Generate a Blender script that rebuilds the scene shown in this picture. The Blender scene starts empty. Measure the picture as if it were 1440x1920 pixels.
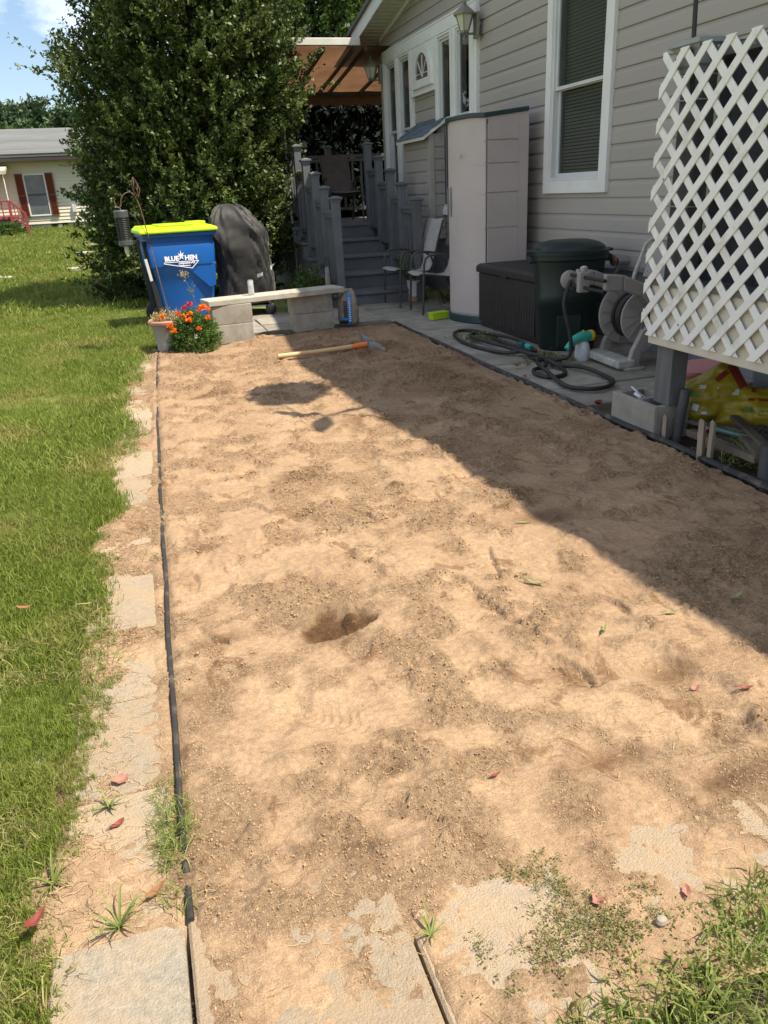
import bpy, bmesh, math, random
import numpy as np
from mathutils import Vector, Matrix, Euler

random.seed(11)
rng = np.random.default_rng(11)
SC = bpy.context.scene
COL = SC.collection
R = math.radians
PI = math.pi

# ------------------------------------------------------------------ camera
cam = bpy.data.cameras.new('camera')
cam.sensor_fit = 'HORIZONTAL'
cam.sensor_width = 36.0
cam.lens = 36.05
cam.clip_start = 0.05
cam.clip_end = 600
camo = bpy.data.objects.new('camera', cam)
COL.objects.link(camo)
camo.matrix_world = Matrix(((0.95348, 0.15761, -0.25697, 0.0),
                            (-0.29758, 0.35580, -0.88592, 0.0),
                            (-0.04820, 0.92118, 0.38614, 1.32),
                            (0, 0, 0, 1)))
SC.camera = camo

# ------------------------------------------------------------------ sky, sun, exposure
SUN = Vector((0.47, -0.34, 1.0)).normalized()
w = bpy.data.worlds.new('World')
SC.world = w
w.use_nodes = True
nt = w.node_tree
nt.nodes.clear()
wo = nt.nodes.new('ShaderNodeOutputWorld')
bg = nt.nodes.new('ShaderNodeBackground')
bg.inputs['Strength'].default_value = 0.090
sky = nt.nodes.new('ShaderNodeTexSky')
sky.sky_type = 'NISHITA'
sky.sun_disc = False
sky.sun_elevation = math.asin(SUN.z)
sky.sun_rotation = math.atan2(SUN.x, SUN.y)
sky.air_density = 1.0
sky.dust_density = 1.0
sky.ozone_density = 1.5
tc = nt.nodes.new('ShaderNodeTexCoord')
mp = nt.nodes.new('ShaderNodeMapping')
mp.inputs['Scale'].default_value = (1.0, 1.0, 2.2)
mp.inputs['Location'].default_value = (1.93, 0.75, 0.25)
nz = nt.nodes.new('ShaderNodeTexNoise')
nz.inputs['Scale'].default_value = 3.4
nz.inputs['Detail'].default_value = 7
nz.inputs['Roughness'].default_value = 0.58
rp = nt.nodes.new('ShaderNodeValToRGB')
rp.color_ramp.elements[0].position = 0.46
rp.color_ramp.elements[0].color = (0, 0, 0, 1)
rp.color_ramp.elements[1].position = 0.62
rp.color_ramp.elements[1].color = (0.8, 0.8, 0.8, 1)
mx = nt.nodes.new('ShaderNodeMix')
mx.data_type = 'RGBA'
mx.inputs[7].default_value = (10.6, 10.6, 10.8, 1)
nt.links.new(tc.outputs['Generated'], mp.inputs['Vector'])
nt.links.new(mp.outputs[0], nz.inputs['Vector'])
nt.links.new(nz.outputs['Fac'], rp.inputs[0])
nt.links.new(rp.outputs[0], mx.inputs[0])
nt.links.new(sky.outputs[0], mx.inputs[6])
nt.links.new(mx.outputs[2], bg.inputs['Color'])
nt.links.new(bg.outputs[0], wo.inputs['Surface'])

sl = bpy.data.lights.new('sun', 'SUN')
sl.energy = 4.3
sl.angle = R(0.55)
sl.color = (1.0, 0.90, 0.74)
slo = bpy.data.objects.new('sun', sl)
COL.objects.link(slo)
slo.location = (6, -4, 12)
slo.rotation_euler = SUN.to_track_quat('Z', 'Y').to_euler()

SC.view_settings.view_transform = 'Standard'
SC.view_settings.look = 'None'
SC.view_settings.exposure = 1.0
SC.view_settings.gamma = 1.0
SC.view_settings.use_curve_mapping = False
SC.cycles.use_denoising = True
SC.cycles.denoiser = 'OPENIMAGEDENOISE'
SC.cycles.denoising_input_passes = 'RGB_ALBEDO_NORMAL'
SC.cycles.denoising_prefilter = 'ACCURATE'
SC.cycles.max_bounces = 8
SC.cycles.diffuse_bounces = 4
SC.cycles.transparent_max_bounces = 12
SC.cycles.caustics_reflective = False
SC.cycles.caustics_refractive = False


# ------------------------------------------------------------------ helpers
def M(name, col, rough=0.6, col2=None, vs=6.0, bump=0.0, bs=60.0, metal=0.0, spec=0.4,
      stretch=(1, 1, 1), rnd=0.0, detail=5.0, pos=(0.35, 0.68), trans=0.0, coord='Object', dirt=None, sheen=0.0):
    m = bpy.data.materials.new(name)
    m.use_nodes = True
    n = m.node_tree.nodes
    L = m.node_tree.links
    b = n['Principled BSDF']
    b.inputs['Roughness'].default_value = rough
    b.inputs['Metallic'].default_value = metal
    b.inputs['Specular IOR Level'].default_value = spec
    b.inputs['Base Color'].default_value = (*col, 1)
    if sheen:
        b.inputs['Sheen Weight'].default_value = sheen
    t = n.new('ShaderNodeTexCoord')
    mpn = n.new('ShaderNodeMapping')
    mpn.inputs['Scale'].default_value = stretch
    L.new(t.outputs[coord], mpn.inputs['Vector'])
    vec = mpn.outputs[0]
    cur = None
    if rnd or col2:
        oi = n.new('ShaderNodeObjectInfo')
    if col2:
        add = n.new('ShaderNodeVectorMath')
        add.operation = 'ADD'
        cmb = n.new('ShaderNodeCombineXYZ')
        mul = n.new('ShaderNodeMath')
        mul.operation = 'MULTIPLY'
        mul.inputs[1].default_value = 37.0 if rnd else 0.0
        L.new(oi.outputs['Random'], mul.inputs[0])
        L.new(mul.outputs[0], cmb.inputs[0])
        L.new(vec, add.inputs[0])
        L.new(cmb.outputs[0], add.inputs[1])
        a = n.new('ShaderNodeTexNoise')
        a.inputs['Scale'].default_value = vs
        a.inputs['Detail'].default_value = detail
        a.inputs['Roughness'].default_value = 0.6
        L.new(add.outputs[0], a.inputs['Vector'])
        r = n.new('ShaderNodeValToRGB')
        r.color_ramp.elements[0].position = pos[0]
        r.color_ramp.elements[1].position = pos[1]
        r.color_ramp.elements[0].color = (*col, 1)
        r.color_ramp.elements[1].color = (*col2, 1)
        L.new(a.outputs['Fac'], r.inputs[0])
        cur = r.outputs[0]
    if dirt:
        dcol, dsc, d0, d1 = dirt
        a = n.new('ShaderNodeTexNoise')
        a.inputs['Scale'].default_value = dsc
        a.inputs['Detail'].default_value = 8
        a.inputs['Roughness'].default_value = 0.7
        L.new(t.outputs[coord], a.inputs['Vector'])
        r = n.new('ShaderNodeValToRGB')
        r.color_ramp.elements[0].position = d0
        r.color_ramp.elements[1].position = d1
        L.new(a.outputs['Fac'], r.inputs[0])
        x = n.new('ShaderNodeMix')
        x.data_type = 'RGBA'
        L.new(r.outputs[0], x.inputs[0])
        if cur:
            L.new(cur, x.inputs[6])
        else:
            x.inputs[6].default_value = (*col, 1)
        x.inputs[7].default_value = (*dcol, 1)
        cur = x.outputs[2]
    if rnd:
        hs = n.new('ShaderNodeHueSaturation')
        mr = n.new('ShaderNodeMapRange')
        mr.inputs[3].default_value = 1 - rnd
        mr.inputs[4].default_value = 1 + rnd
        L.new(oi.outputs['Random'], mr.inputs[0])
        L.new(mr.outputs[0], hs.inputs['Value'])
        if cur:
            L.new(cur, hs.inputs['Color'])
        else:
            hs.inputs['Color'].default_value = (*col, 1)
        cur = hs.outputs[0]
    if cur:
        L.new(cur, b.inputs['Base Color'])
    if bump:
        a = n.new('ShaderNodeTexNoise')
        a.inputs['Scale'].default_value = bs
        a.inputs['Detail'].default_value = 6
        a.inputs['Roughness'].default_value = 0.65
        L.new(vec, a.inputs['Vector'])
        bp = n.new('ShaderNodeBump')
        bp.inputs['Strength'].default_value = bump
        bp.inputs['Distance'].default_value = 0.01
        L.new(a.outputs['Fac'], bp.inputs['Height'])
        L.new(bp.outputs[0], b.inputs['Normal'])
    if trans:
        o = n['Material Output']
        tr = n.new('ShaderNodeBsdfTranslucent')
        if cur:
            L.new(cur, tr.inputs['Color'])
        else:
            tr.inputs['Color'].default_value = (*col, 1)
        ms = n.new('ShaderNodeMixShader')
        ms.inputs[0].default_value = trans
        L.new(b.outputs[0], ms.inputs[1])
        L.new(tr.outputs[0], ms.inputs[2])
        L.new(ms.outputs[0], o.inputs['Surface'])
    return m


def LEAF(name, c1, c2, trans=0.3, rough=0.5, loc_scale=0.0, c3=None, by_pos=False):
    """leaf / grass colour: varies from piece to piece (random per island or per instance)"""
    m = bpy.data.materials.new(name)
    m.use_nodes = True
    n = m.node_tree.nodes
    L = m.node_tree.links
    b = n['Principled BSDF']
    b.inputs['Roughness'].default_value = rough
    b.inputs['Specular IOR Level'].default_value = 0.35
    g = n.new('ShaderNodeNewGeometry')
    oi = n.new('ShaderNodeObjectInfo')
    ad = n.new('ShaderNodeMath')
    ad.operation = 'ADD'
    L.new(g.outputs['Random Per Island'], ad.inputs[0])
    L.new(oi.outputs['Random'], ad.inputs[1])
    fr = n.new('ShaderNodeMath')
    fr.operation = 'FRACT'
    L.new(ad.outputs[0], fr.inputs[0])
    r = n.new('ShaderNodeValToRGB')
    r.color_ramp.elements[0].color = (*c1, 1)
    r.color_ramp.elements[1].color = (*c2, 1)
    L.new(fr.outputs[0], r.inputs[0])
    cur = r.outputs[0]
    if c3:
        nzz = n.new('ShaderNodeTexNoise')
        nzz.inputs['Scale'].default_value = loc_scale
        nzz.inputs['Detail'].default_value = 4
        if by_pos:
            L.new(n.new('ShaderNodeTexCoord').outputs['Object'], nzz.inputs['Vector'])
        else:
            L.new(oi.outputs['Location'], nzz.inputs['Vector'])
        rr = n.new('ShaderNodeValToRGB')
        rr.color_ramp.elements[0].position = 0.50
        rr.color_ramp.elements[1].position = 0.72
        L.new(nzz.outputs['Fac'], rr.inputs[0])
        x = n.new('ShaderNodeMix')
        x.data_type = 'RGBA'
        L.new(rr.outputs[0], x.inputs[0])
        L.new(cur, x.inputs[6])
        x.inputs[7].default_value = (*c3, 1)
        cur = x.outputs[2]
    L.new(cur, b.inputs['Base Color'])
    tr = n.new('ShaderNodeBsdfTranslucent')
    L.new(cur, tr.inputs['Color'])
    ms = n.new('ShaderNodeMixShader')
    ms.inputs[0].default_value = trans
    L.new(b.outputs[0], ms.inputs[1])
    L.new(tr.outputs[0], ms.inputs[2])
    L.new(ms.outputs[0], n['Material Output'].inputs['Surface'])
    return m


def tag(o, label=None, cat=None, group=None, kind=None):
    if label:
        o['label'] = label
    if cat:
        o['category'] = cat
    if group:
        o['group'] = group
    if kind:
        o['kind'] = kind
    return o


def thing(name, label, cat, loc=(0, 0, 0), rz=0.0, group=None, kind=None):
    o = bpy.data.objects.new(name, None)
    o.empty_display_size = 0.1
    COL.objects.link(o)
    o.location = loc
    o.rotation_euler = (0, 0, rz)
    return tag(o, label, cat, group, kind)


def link(name, me, parent=None, mat=None, loc=None):
    o = bpy.data.objects.new(name, me)
    if mat and not me.materials:
        me.materials.append(mat)
    COL.objects.link(o)
    if parent:
        o.parent = parent
    if loc is not None:
        o.location = loc
    return o


def copy_tree(o, parent=None):
    c = o.copy()
    COL.objects.link(c)
    c.parent = parent
    for ch in list(o.children):
        copy_tree(ch, c)
    return c


class MB:
    def __init__(s):
        s.v = []
        s.f = []

    def add(s, v, f):
        k = len(s.v)
        s.v += [tuple(p) for p in v]
        s.f += [tuple(i + k for i in q) for q in f]
        return s

    def box(s, a, b):
        x0, y0, z0 = a
        x1, y1, z1 = b
        return s.add([(x0, y0, z0), (x1, y0, z0), (x1, y1, z0), (x0, y1, z0), (x0, y0, z1), (x1, y0, z1), (x1, y1, z1), (x0, y1, z1)],
                     [(0, 3, 2, 1), (4, 5, 6, 7), (0, 1, 5, 4), (1, 2, 6, 5), (2, 3, 7, 6), (3, 0, 4, 7)])

    def obox(s, c, size, rot=None):
        h = [q / 2 for q in size]
        m = rot or Matrix.Identity(3)
        vs = []
        for z in (-h[2], h[2]):
            for x, y in ((-h[0], -h[1]), (h[0], -h[1]), (h[0], h[1]), (-h[0], h[1])):
                vs.append(Vector(c) + m @ Vector((x, y, z)))
        return s.add(vs, [(0, 3, 2, 1), (4, 5, 6, 7), (0, 1, 5, 4), (1, 2, 6, 5), (2, 3, 7, 6), (3, 0, 4, 7)])

    def bar(s, p, q, wx, wz, up=(0, 0, 1)):
        p = Vector(p)
        q = Vector(q)
        d = (q - p)
        l = d.length
        d.normalize()
        u = Vector(up)
        sd = d.cross(u)
        if sd.length < 1e-4:
            sd = d.cross(Vector((1, 0, 0)))
        sd.normalize()
        u = sd.cross(d)
        m = Matrix((d, sd, u)).transposed()
        return s.obox((p + q) / 2, (l, wx, wz), m)

    def tube(s, pts, r, n=8, caps=True, closed=False):
        pts = [Vector(p) for p in pts]
        k = len(pts)
        rs = r if isinstance(r, (list, tuple)) else [r] * k
        base = len(s.v)
        prev = None
        for i, p in enumerate(pts):
            if closed:
                d = pts[(i + 1) % k] - pts[i - 1]
            else:
                d = pts[min(i + 1, k - 1)] - pts[max(i - 1, 0)]
            d.normalize()
            if prev is None:
                a = Vector((0, 0, 1)) if abs(d.z) < 0.9 else Vector((1, 0, 0))
                u = d.cross(a).normalized()
            else:
                u = (prev - d * prev.dot(d))
                u = u.normalized() if u.length > 1e-5 else d.orthogonal().normalized()
            prev = u
            w_ = d.cross(u)
            for j in range(n):
                t = 2 * PI * j / n
                s.v.append(tuple(p + (u * math.cos(t) + w_ * math.sin(t)) * rs[i]))
        for i in range(k if closed else k - 1):
            i2 = (i + 1) % k
            for j in range(n):
                s.f.append((base + i * n + j, base + i * n + (j + 1) % n, base + i2 * n + (j + 1) % n, base + i2 * n + j))
        if caps and not closed:
            s.f.append(tuple(base + j for j in range(n))[::-1])
            s.f.append(tuple(base + (k - 1) * n + j for j in range(n)))
        return s

    def loft(s, rings, caps=True, closed=True):
        base = len(s.v)
        n = len(rings[0])
        for rg in rings:
            s.v += [tuple(p) for p in rg]
        for i in range(len(rings) - 1):
            for j in range(n if closed else n - 1):
                s.f.append((base + i * n + j, base + i * n + (j + 1) % n, base + (i + 1) * n + (j + 1) % n, base + (i + 1) * n + j))
        if caps:
            s.f.append(tuple(base + j for j in range(n))[::-1])
            s.f.append(tuple(base + (len(rings) - 1) * n + j for j in range(n)))
        return s

    def lathe(s, prof, n=20, c=(0, 0, 0), sq=(1, 1), rot=0.0, caps=True):
        rings = []
        for r, z in prof:
            rings.append([(c[0] + r * sq[0] * math.cos(2 * PI * j / n + rot), c[1] + r * sq[1] * math.sin(2 * PI * j / n + rot), c[2] + z) for j in range(n)])
        return s.loft(rings, caps)

    def prism(s, poly, axis, d0, d1):
        def mk(p, d):
            if axis == 'x':
                return (d, p[0], p[1])
            if axis == 'y':
                return (p[0], d, p[1])
            return (p[0], p[1], d)
        return s.loft([[mk(p, d0) for p in poly], [mk(p, d1) for p in poly]])

    def xform(s, m):
        s.v = [tuple(m @ Vector(p)) for p in s.v]
        return s

    def mesh(s, name, smooth=False, angle=35):
        me = bpy.data.meshes.new(name)
        me.from_pydata(s.v, [], s.f)
        bm = bmesh.new()
        bm.from_mesh(me)
        bmesh.ops.recalc_face_normals(bm, faces=bm.faces)
        bm.to_mesh(me)
        bm.free()
        if smooth:
            me.polygons.foreach_set('use_smooth', [True] * len(me.polygons))
            me.set_sharp_from_angle(angle=R(angle))
        return me

    def build(s, name, mat, parent=None, smooth=False, bevel=0.0, seg=2, angle=35, world=False, subd=0):
        if world and parent:
            p = parent
            off = Vector((0, 0, 0))
            while p:
                off += p.location
                p = p.parent
            s.v = [tuple(Vector(q) - off) for q in s.v]
        me = s.mesh(name, smooth, angle)
        o = link(name, me, parent, mat)
        if bevel:
            md = o.modifiers.new('bevel', 'BEVEL')
            md.width = bevel
            md.segments = seg
            md.limit_method = 'ANGLE'
            md.angle_limit = R(40)
        if subd:
            md = o.modifiers.new('subd', 'SUBSURF')
            md.levels = subd
            md.render_levels = subd
        return o


def np_mesh(name, v, f, mat=None, smooth=False):
    """v (N,3) float, f (M,k) int -> mesh"""
    me = bpy.data.meshes.new(name)
    v = np.asarray(v, dtype=np.float32)
    f = np.asarray(f, dtype=np.int32)
    k = f.shape[1]
    me.vertices.add(len(v))
    me.vertices.foreach_set('co', v.ravel())
    me.loops.add(f.size)
    me.loops.foreach_set('vertex_index', f.ravel())
    me.polygons.add(len(f))
    me.polygons.foreach_set('loop_start', np.arange(0, f.size, k, dtype=np.int32))
    if smooth:
        me.polygons.foreach_set('use_smooth', np.ones(len(f), dtype=bool))
    me.update(calc_edges=True)
    me.validate()
    if mat:
        me.materials.append(mat)
    return me


def _h(ix, iy, seed):
    n = (ix * 374761393 + iy * 668265263 + seed * 1442695041) & 0xffffffff
    n = ((n ^ (n >> 13)) * 1274126177) & 0xffffffff
    return ((n ^ (n >> 16)) & 0xffff) / 65535.0


def vn(x, y, sc, seed=0):
    x = np.asarray(x, float) * sc
    y = np.asarray(y, float) * sc
    ix = np.floor(x).astype(np.int64)
    iy = np.floor(y).astype(np.int64)
    fx = x - ix
    fy = y - iy
    fx = fx * fx * (3 - 2 * fx)
    fy = fy * fy * (3 - 2 * fy)
    a = _h(ix, iy, seed)
    b = _h(ix + 1, iy, seed)
    c = _h(ix, iy + 1, seed)
    d = _h(ix + 1, iy + 1, seed)
    return (a + (b - a) * fx) * (1 - fy) + (c + (d - c) * fx) * fy - 0.5


def fbm(x, y, sc, oct=4, seed=0, g=0.5):
    r = 0
    amp = 1.0
    for i in range(oct):
        r = r + amp * vn(x + 17.3 * i, y - 9.1 * i, sc * 2.03 ** i, seed + i)
        amp *= g
    return r


def sstep(a, b, x):
    t = np.clip((x - a) / (b - a), 0, 1)
    return t * t * (3 - 2 * t)


def scatter(name, protos, pts, rot, scl, idx=None):
    """one 'stuff' object: small meshes instanced on points by geometry nodes"""
    pts = np.asarray(pts, np.float32)
    n = len(pts)
    me = bpy.data.meshes.new(name)
    me.vertices.add(n)
    me.vertices.foreach_set('co', pts.ravel())
    a = me.attributes.new('rot', 'FLOAT_VECTOR', 'POINT')
    a.data.foreach_set('vector', np.asarray(rot, np.float32).ravel())
    a = me.attributes.new('scl', 'FLOAT', 'POINT')
    a.data.foreach_set('value', np.asarray(scl, np.float32).ravel())
    a = me.attributes.new('pick', 'INT', 'POINT')
    if idx is None:
        idx = rng.integers(0, len(protos), n)
    a.data.foreach_set('value', np.asarray(idx, np.int32).ravel())
    c = bpy.data.collections.new(name + '_pieces')
    for i, pm in enumerate(protos):
        c.objects.link(bpy.data.objects.new('%s_piece_%02d' % (name, i), pm))
    o = link(name, me)
    ng = bpy.data.node_groups.new(name, 'GeometryNodeTree')
    ng.interface.new_socket(name='Geometry', in_out='INPUT', socket_type='NodeSocketGeometry')
    ng.interface.new_socket(name='Geometry', in_out='OUTPUT', socket_type='NodeSocketGeometry')
    gi = ng.nodes.new('NodeGroupInput')
    go = ng.nodes.new('NodeGroupOutput')
    ip = ng.nodes.new('GeometryNodeInstanceOnPoints')
    ci = ng.nodes.new('GeometryNodeCollectionInfo')
    ci.inputs['Collection'].default_value = c
    ci.inputs['Separate Children'].default_value = True
    ci.inputs['Reset Children'].default_value = True
    ip.inputs['Pick Instance'].default_value = True

    def attr(nm, ty):
        q = ng.nodes.new('GeometryNodeInputNamedAttribute')
        q.data_type = ty
        q.inputs['Name'].default_value = nm
        return q.outputs[0]
    e2r = ng.nodes.new('FunctionNodeEulerToRotation')
    ng.links.new(attr('rot', 'FLOAT_VECTOR'), e2r.inputs[0])
    ng.links.new(e2r.outputs[0], ip.inputs['Rotation'])
    ng.links.new(attr('scl', 'FLOAT'), ip.inputs['Scale'])
    ng.links.new(attr('pick', 'INT'), ip.inputs['Instance Index'])
    ng.links.new(gi.outputs[0], ip.inputs['Points'])
    ng.links.new(ci.outputs[0], ip.inputs['Instance'])
    ng.links.new(ip.outputs[0], go.inputs[0])
    md = o.modifiers.new('scatter', 'NODES')
    md.node_group = ng
    return o


def text_part(s, size, mat, parent, loc, rot, name='lettering', shear=0.0, bold=0.0, depth=0.0015):
    cu = bpy.data.curves.new(name, 'FONT')
    cu.body = s
    cu.size = size
    cu.shear = shear
    cu.offset = bold
    cu.extrude = depth
    cu.align_x = 'CENTER'
    cu.align_y = 'CENTER'
    cu.resolution_u = 2
    o = bpy.data.objects.new(name, cu)
    COL.objects.link(o)
    dg = bpy.context.evaluated_depsgraph_get()
    me = bpy.data.meshes.new_from_object(o.evaluated_get(dg))
    bpy.data.objects.remove(o)
    me.name = name
    t = link(name, me, parent, mat)
    t.location = loc
    t.rotation_euler = rot
    return t


def leaves_mesh(name, S, D, tl, per, ll, lw, mat, spread=0.9, up=0.25, stems=False, droop=0.0):
    """twigs (start S, direction D) carrying folded four-point leaves"""
    n = len(S)
    t = rng.random((n, per)) ** 0.8
    L = tl * (0.6 + 0.8 * rng.random((n, 1)))
    P = S[:, None, :] + D[:, None, :] * (L * t)[:, :, None]
    P[:, :, 2] -= droop * (L * t) ** 2
    P += rng.normal(0, 0.25 * ll, P.shape)
    d = D[:, None, :] * 0.6 + rng.normal(0, spread, (n, per, 3))
    d[:, :, 2] += up
    d /= np.linalg.norm(d, axis=2, keepdims=True) + 1e-9
    nn = rng.normal(0, 0.55, (n, per, 3))
    nn[:, :, 2] += 0.9
    sd = np.cross(d, nn)
    sd /= np.linalg.norm(sd, axis=2, keepdims=True) + 1e-9
    k = (0.5 + 0.95 * rng.random((n, per, 1)))
    up_ = np.cross(sd, d)
    A = P
    Bv = P + d * ll * k * 0.5 + sd * lw * k * 0.5 + up_ * lw * 0.25
    Cv = P + d * ll * k
    Dv = P + d * ll * k * 0.5 - sd * lw * k * 0.5 + up_ * lw * 0.25
    V = np.stack([A, Bv, Cv, Dv], axis=2).reshape(-1, 3)
    N = n * per
    F = np.arange(N * 4).reshape(N, 4)
    return np_mesh(name, V, F, mat)


# ------------------------------------------------------------------ materials
m_dirtclod = M('soil_clod', (0.43, 0.295, 0.175), 0.95, (0.28, 0.18, 0.105), 3, rnd=0.22, spec=0.1)
m_straw = LEAF('dry_straw', (0.50, 0.37, 0.21), (0.24, 0.16, 0.08), 0.1, 0.8)
m_grass = LEAF('lawn_grass', (0.14, 0.205, 0.026), (0.245, 0.29, 0.055), 0.38, 0.55, 1.6, (0.34, 0.31, 0.10))
m_grass2 = LEAF('edge_grass', (0.16, 0.22, 0.045), (0.30, 0.33, 0.105), 0.35, 0.55)
m_drygrass = LEAF('dry_grass', (0.30, 0.26, 0.10), (0.42, 0.36, 0.17), 0.25, 0.7)
m_weed = LEAF('creeping_weed', (0.16, 0.18, 0.06), (0.30, 0.28, 0.12), 0.3, 0.5)
m_conc = M('concrete_paver', (0.40, 0.355, 0.285), 0.92, (0.275, 0.245, 0.195), 55, 0.9, 190, rnd=0.08, spec=0.2, detail=9,
           dirt=((0.47, 0.335, 0.205), 4.2, 0.30, 0.68))
m_conc2 = M('clean_paver', (0.43, 0.385, 0.31), 0.92, (0.28, 0.25, 0.20), 60, 0.9, 190, rnd=0.08, spec=0.2, detail=9,
           dirt=((0.50, 0.37, 0.235), 5.0, 0.38, 0.70))
m_patio = M('patio_paver', (0.33, 0.305, 0.255), 0.92, (0.22, 0.20, 0.165), 6, 0.5, 150, rnd=0.14, spec=0.2,
            dirt=((0.16, 0.135, 0.09), 2.3, 0.52, 0.72))
m_joint = M('joint_soil', (0.12, 0.09, 0.06), 0.95, (0.07, 0.06, 0.035), 20, 0.6, 120)
m_block = M('concrete_block', (0.40, 0.37, 0.32), 0.95, (0.31, 0.285, 0.24), 9, 0.9, 140, rnd=0.08, spec=0.15,
            dirt=((0.17, 0.16, 0.09), 4.0, 0.55, 0.75))
m_edging = M('black_edging', (0.03, 0.029, 0.029), 0.55, (0.14, 0.115, 0.09), 11, 0.4, 90, pos=(0.52, 0.72))
m_siding = M('vinyl_siding', (0.375, 0.343, 0.307), 0.55, (0.345, 0.315, 0.28), 1.5, 0.06, 220, stretch=(1, 0.12, 4), rnd=0.035,
             dirt=((0.29, 0.27, 0.245), 2.2, 0.56, 0.8))
m_white = M('white_trim', (0.78, 0.78, 0.76), 0.45, (0.69, 0.69, 0.66), 3, 0.05, 80, dirt=((0.5, 0.48, 0.43), 6, 0.62, 0.85))
m_soffit = M('soffit', (0.62, 0.60, 0.54), 0.6, (0.56, 0.53, 0.47), 3)
m_shingle = M('asphalt_shingle', (0.12, 0.125, 0.13), 0.95, (0.2, 0.2, 0.2), 40, 0.5, 200, rnd=0.2)
m_bshingle = M('blue_grey_shingle', (0.09, 0.12, 0.16), 0.9, (0.15, 0.18, 0.22), 30, 0.5, 200, rnd=0.25)
m_found = M('grey_skirting', (0.24, 0.25, 0.27), 0.8, (0.19, 0.195, 0.2), 4, 0.2, 60)
m_dark = M('dark_room', (0.03, 0.032, 0.035), 0.9)
m_blind = M('window_blind', (0.46, 0.47, 0.44), 0.6)
m_vinyl = M('sash_vinyl', (0.62, 0.63, 0.62), 0.45, (0.55, 0.56, 0.55), 4)
m_stair = M('grey_stair_paint', (0.135, 0.143, 0.152), 0.6, (0.105, 0.11, 0.118), 5, 0.12, 70, rnd=0.08, dirt=((0.2, 0.18, 0.155), 5, 0.58, 0.8))
m_post = M('grey_deck_post', (0.14, 0.145, 0.145), 0.7, (0.10, 0.10, 0.10), 5, 0.25, 60, stretch=(3, 3, 0.4))
m_capp = M('post_cap_paint', (0.30, 0.32, 0.31), 0.5, (0.25, 0.27, 0.26), 6)
m_rim = M('cream_rim_board', (0.60, 0.56, 0.47), 0.65, (0.52, 0.475, 0.385), 3, 0.1, 60, stretch=(1, 0.3, 2), dirt=((0.35, 0.33, 0.22), 7, 0.6, 0.8))
m_latt = M('lattice_vinyl', (0.80, 0.80, 0.78), 0.55, (0.72, 0.72, 0.69), 5, 0.1, 120, rnd=0.03, dirt=((0.42, 0.41, 0.29), 6, 0.53, 0.80))
m_screen = M('dark_screen_fabric', (0.045, 0.05, 0.06), 0.9, (0.065, 0.07, 0.085), 2, 0.2, 200, stretch=(1, 6, 0.3))
m_lock = M('locker_plastic', (0.47, 0.41, 0.385), 0.5, (0.42, 0.365, 0.345), 2.0, 0.1, 160, dirt=((0.36, 0.33, 0.31), 3, 0.58, 0.85))
m_lockg = M('locker_green', (0.02, 0.045, 0.05), 0.45)
m_box = M('deck_box_brown', (0.032, 0.025, 0.024), 0.5, (0.022, 0.018, 0.017), 8, 0.35, 30, stretch=(8, 8, 0.3))
m_can = M('trash_can_green', (0.006, 0.0155, 0.014), 0.42, (0.009, 0.02, 0.018), 5, 0.1, 120)
m_reel = M('reel_taupe', (0.33, 0.305, 0.285), 0.5, (0.28, 0.255, 0.24), 4, 0.08, 80)
m_reel2 = M('reel_dark', (0.17, 0.155, 0.15), 0.55)
m_reelw = M('reel_pale', (0.5, 0.49, 0.46), 0.5, (0.3, 0.31, 0.24), 14)
m_hose = M('black_hose', (0.013, 0.013, 0.014), 0.5, (0.035, 0.032, 0.029), 12, 0.2, 120)
m_teal = M('teal_plastic', (0.05, 0.40, 0.33), 0.4)
m_teald = M('teal_dark', (0.02, 0.16, 0.15), 0.4)
m_yel = M('yellow_plastic', (0.75, 0.52, 0.02), 0.4)
m_bottle = M('white_bottle', (0.68, 0.72, 0.74), 0.35, (0.5, 0.52, 0.55), 30)
m_brass = M('rusty_brass', (0.28, 0.13, 0.08), 0.6, (0.15, 0.08, 0.05), 30, 0.4, 120)
m_metal = M('galvanised', (0.45, 0.46, 0.46), 0.35, metal=0.8)
m_lime = M('lime_plastic', (0.42, 0.62, 0.02), 0.4, (0.36, 0.54, 0.03), 8)
m_blue = M('bin_blue', (0.006, 0.085, 0.33), 0.38, (0.009, 0.10, 0.36), 3, 0.06, 90, dirt=((0.06, 0.13, 0.28), 3, 0.6, 0.85))
m_limelid = M('bin_lime_lid', (0.50, 0.80, 0.012), 0.4, (0.46, 0.73, 0.02), 4)
m_print = M('white_print', (0.85, 0.87, 0.88), 0.5)
m_black = M('black_plastic', (0.02, 0.02, 0.021), 0.5)
m_cover = M('grill_cover_cloth', (0.014, 0.013, 0.0125), 0.58, (0.02, 0.0185, 0.0175), 4, 0.25, 200, sheen=0.15)
m_strap = M('pale_strap', (0.55, 0.55, 0.54), 0.5)
m_terr = M('faded_pot', (0.31, 0.29, 0.25), 0.85, (0.23, 0.215, 0.185), 8, 0.2, 60, dirt=((0.25, 0.24, 0.17), 6, 0.52, 0.75))
m_terr2 = M('pot_rim', (0.46, 0.24, 0.17), 0.85, (0.38, 0.2, 0.14), 8)
m_pottingsoil = M('potting_soil', (0.30, 0.19, 0.10), 0.95, (0.15, 0.09, 0.05), 30, 0.8, 90)
m_marleaf = LEAF('marigold_leaf', (0.05, 0.11, 0.018), (0.13, 0.22, 0.04), 0.3, 0.5)
m_orange = LEAF('marigold_petal', (0.85, 0.13, 0.006), (0.92, 0.26, 0.01), 0.2, 0.6)
m_red = LEAF('red_petal', (0.65, 0.02, 0.02), (0.75, 0.06, 0.04), 0.2, 0.6)
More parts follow.
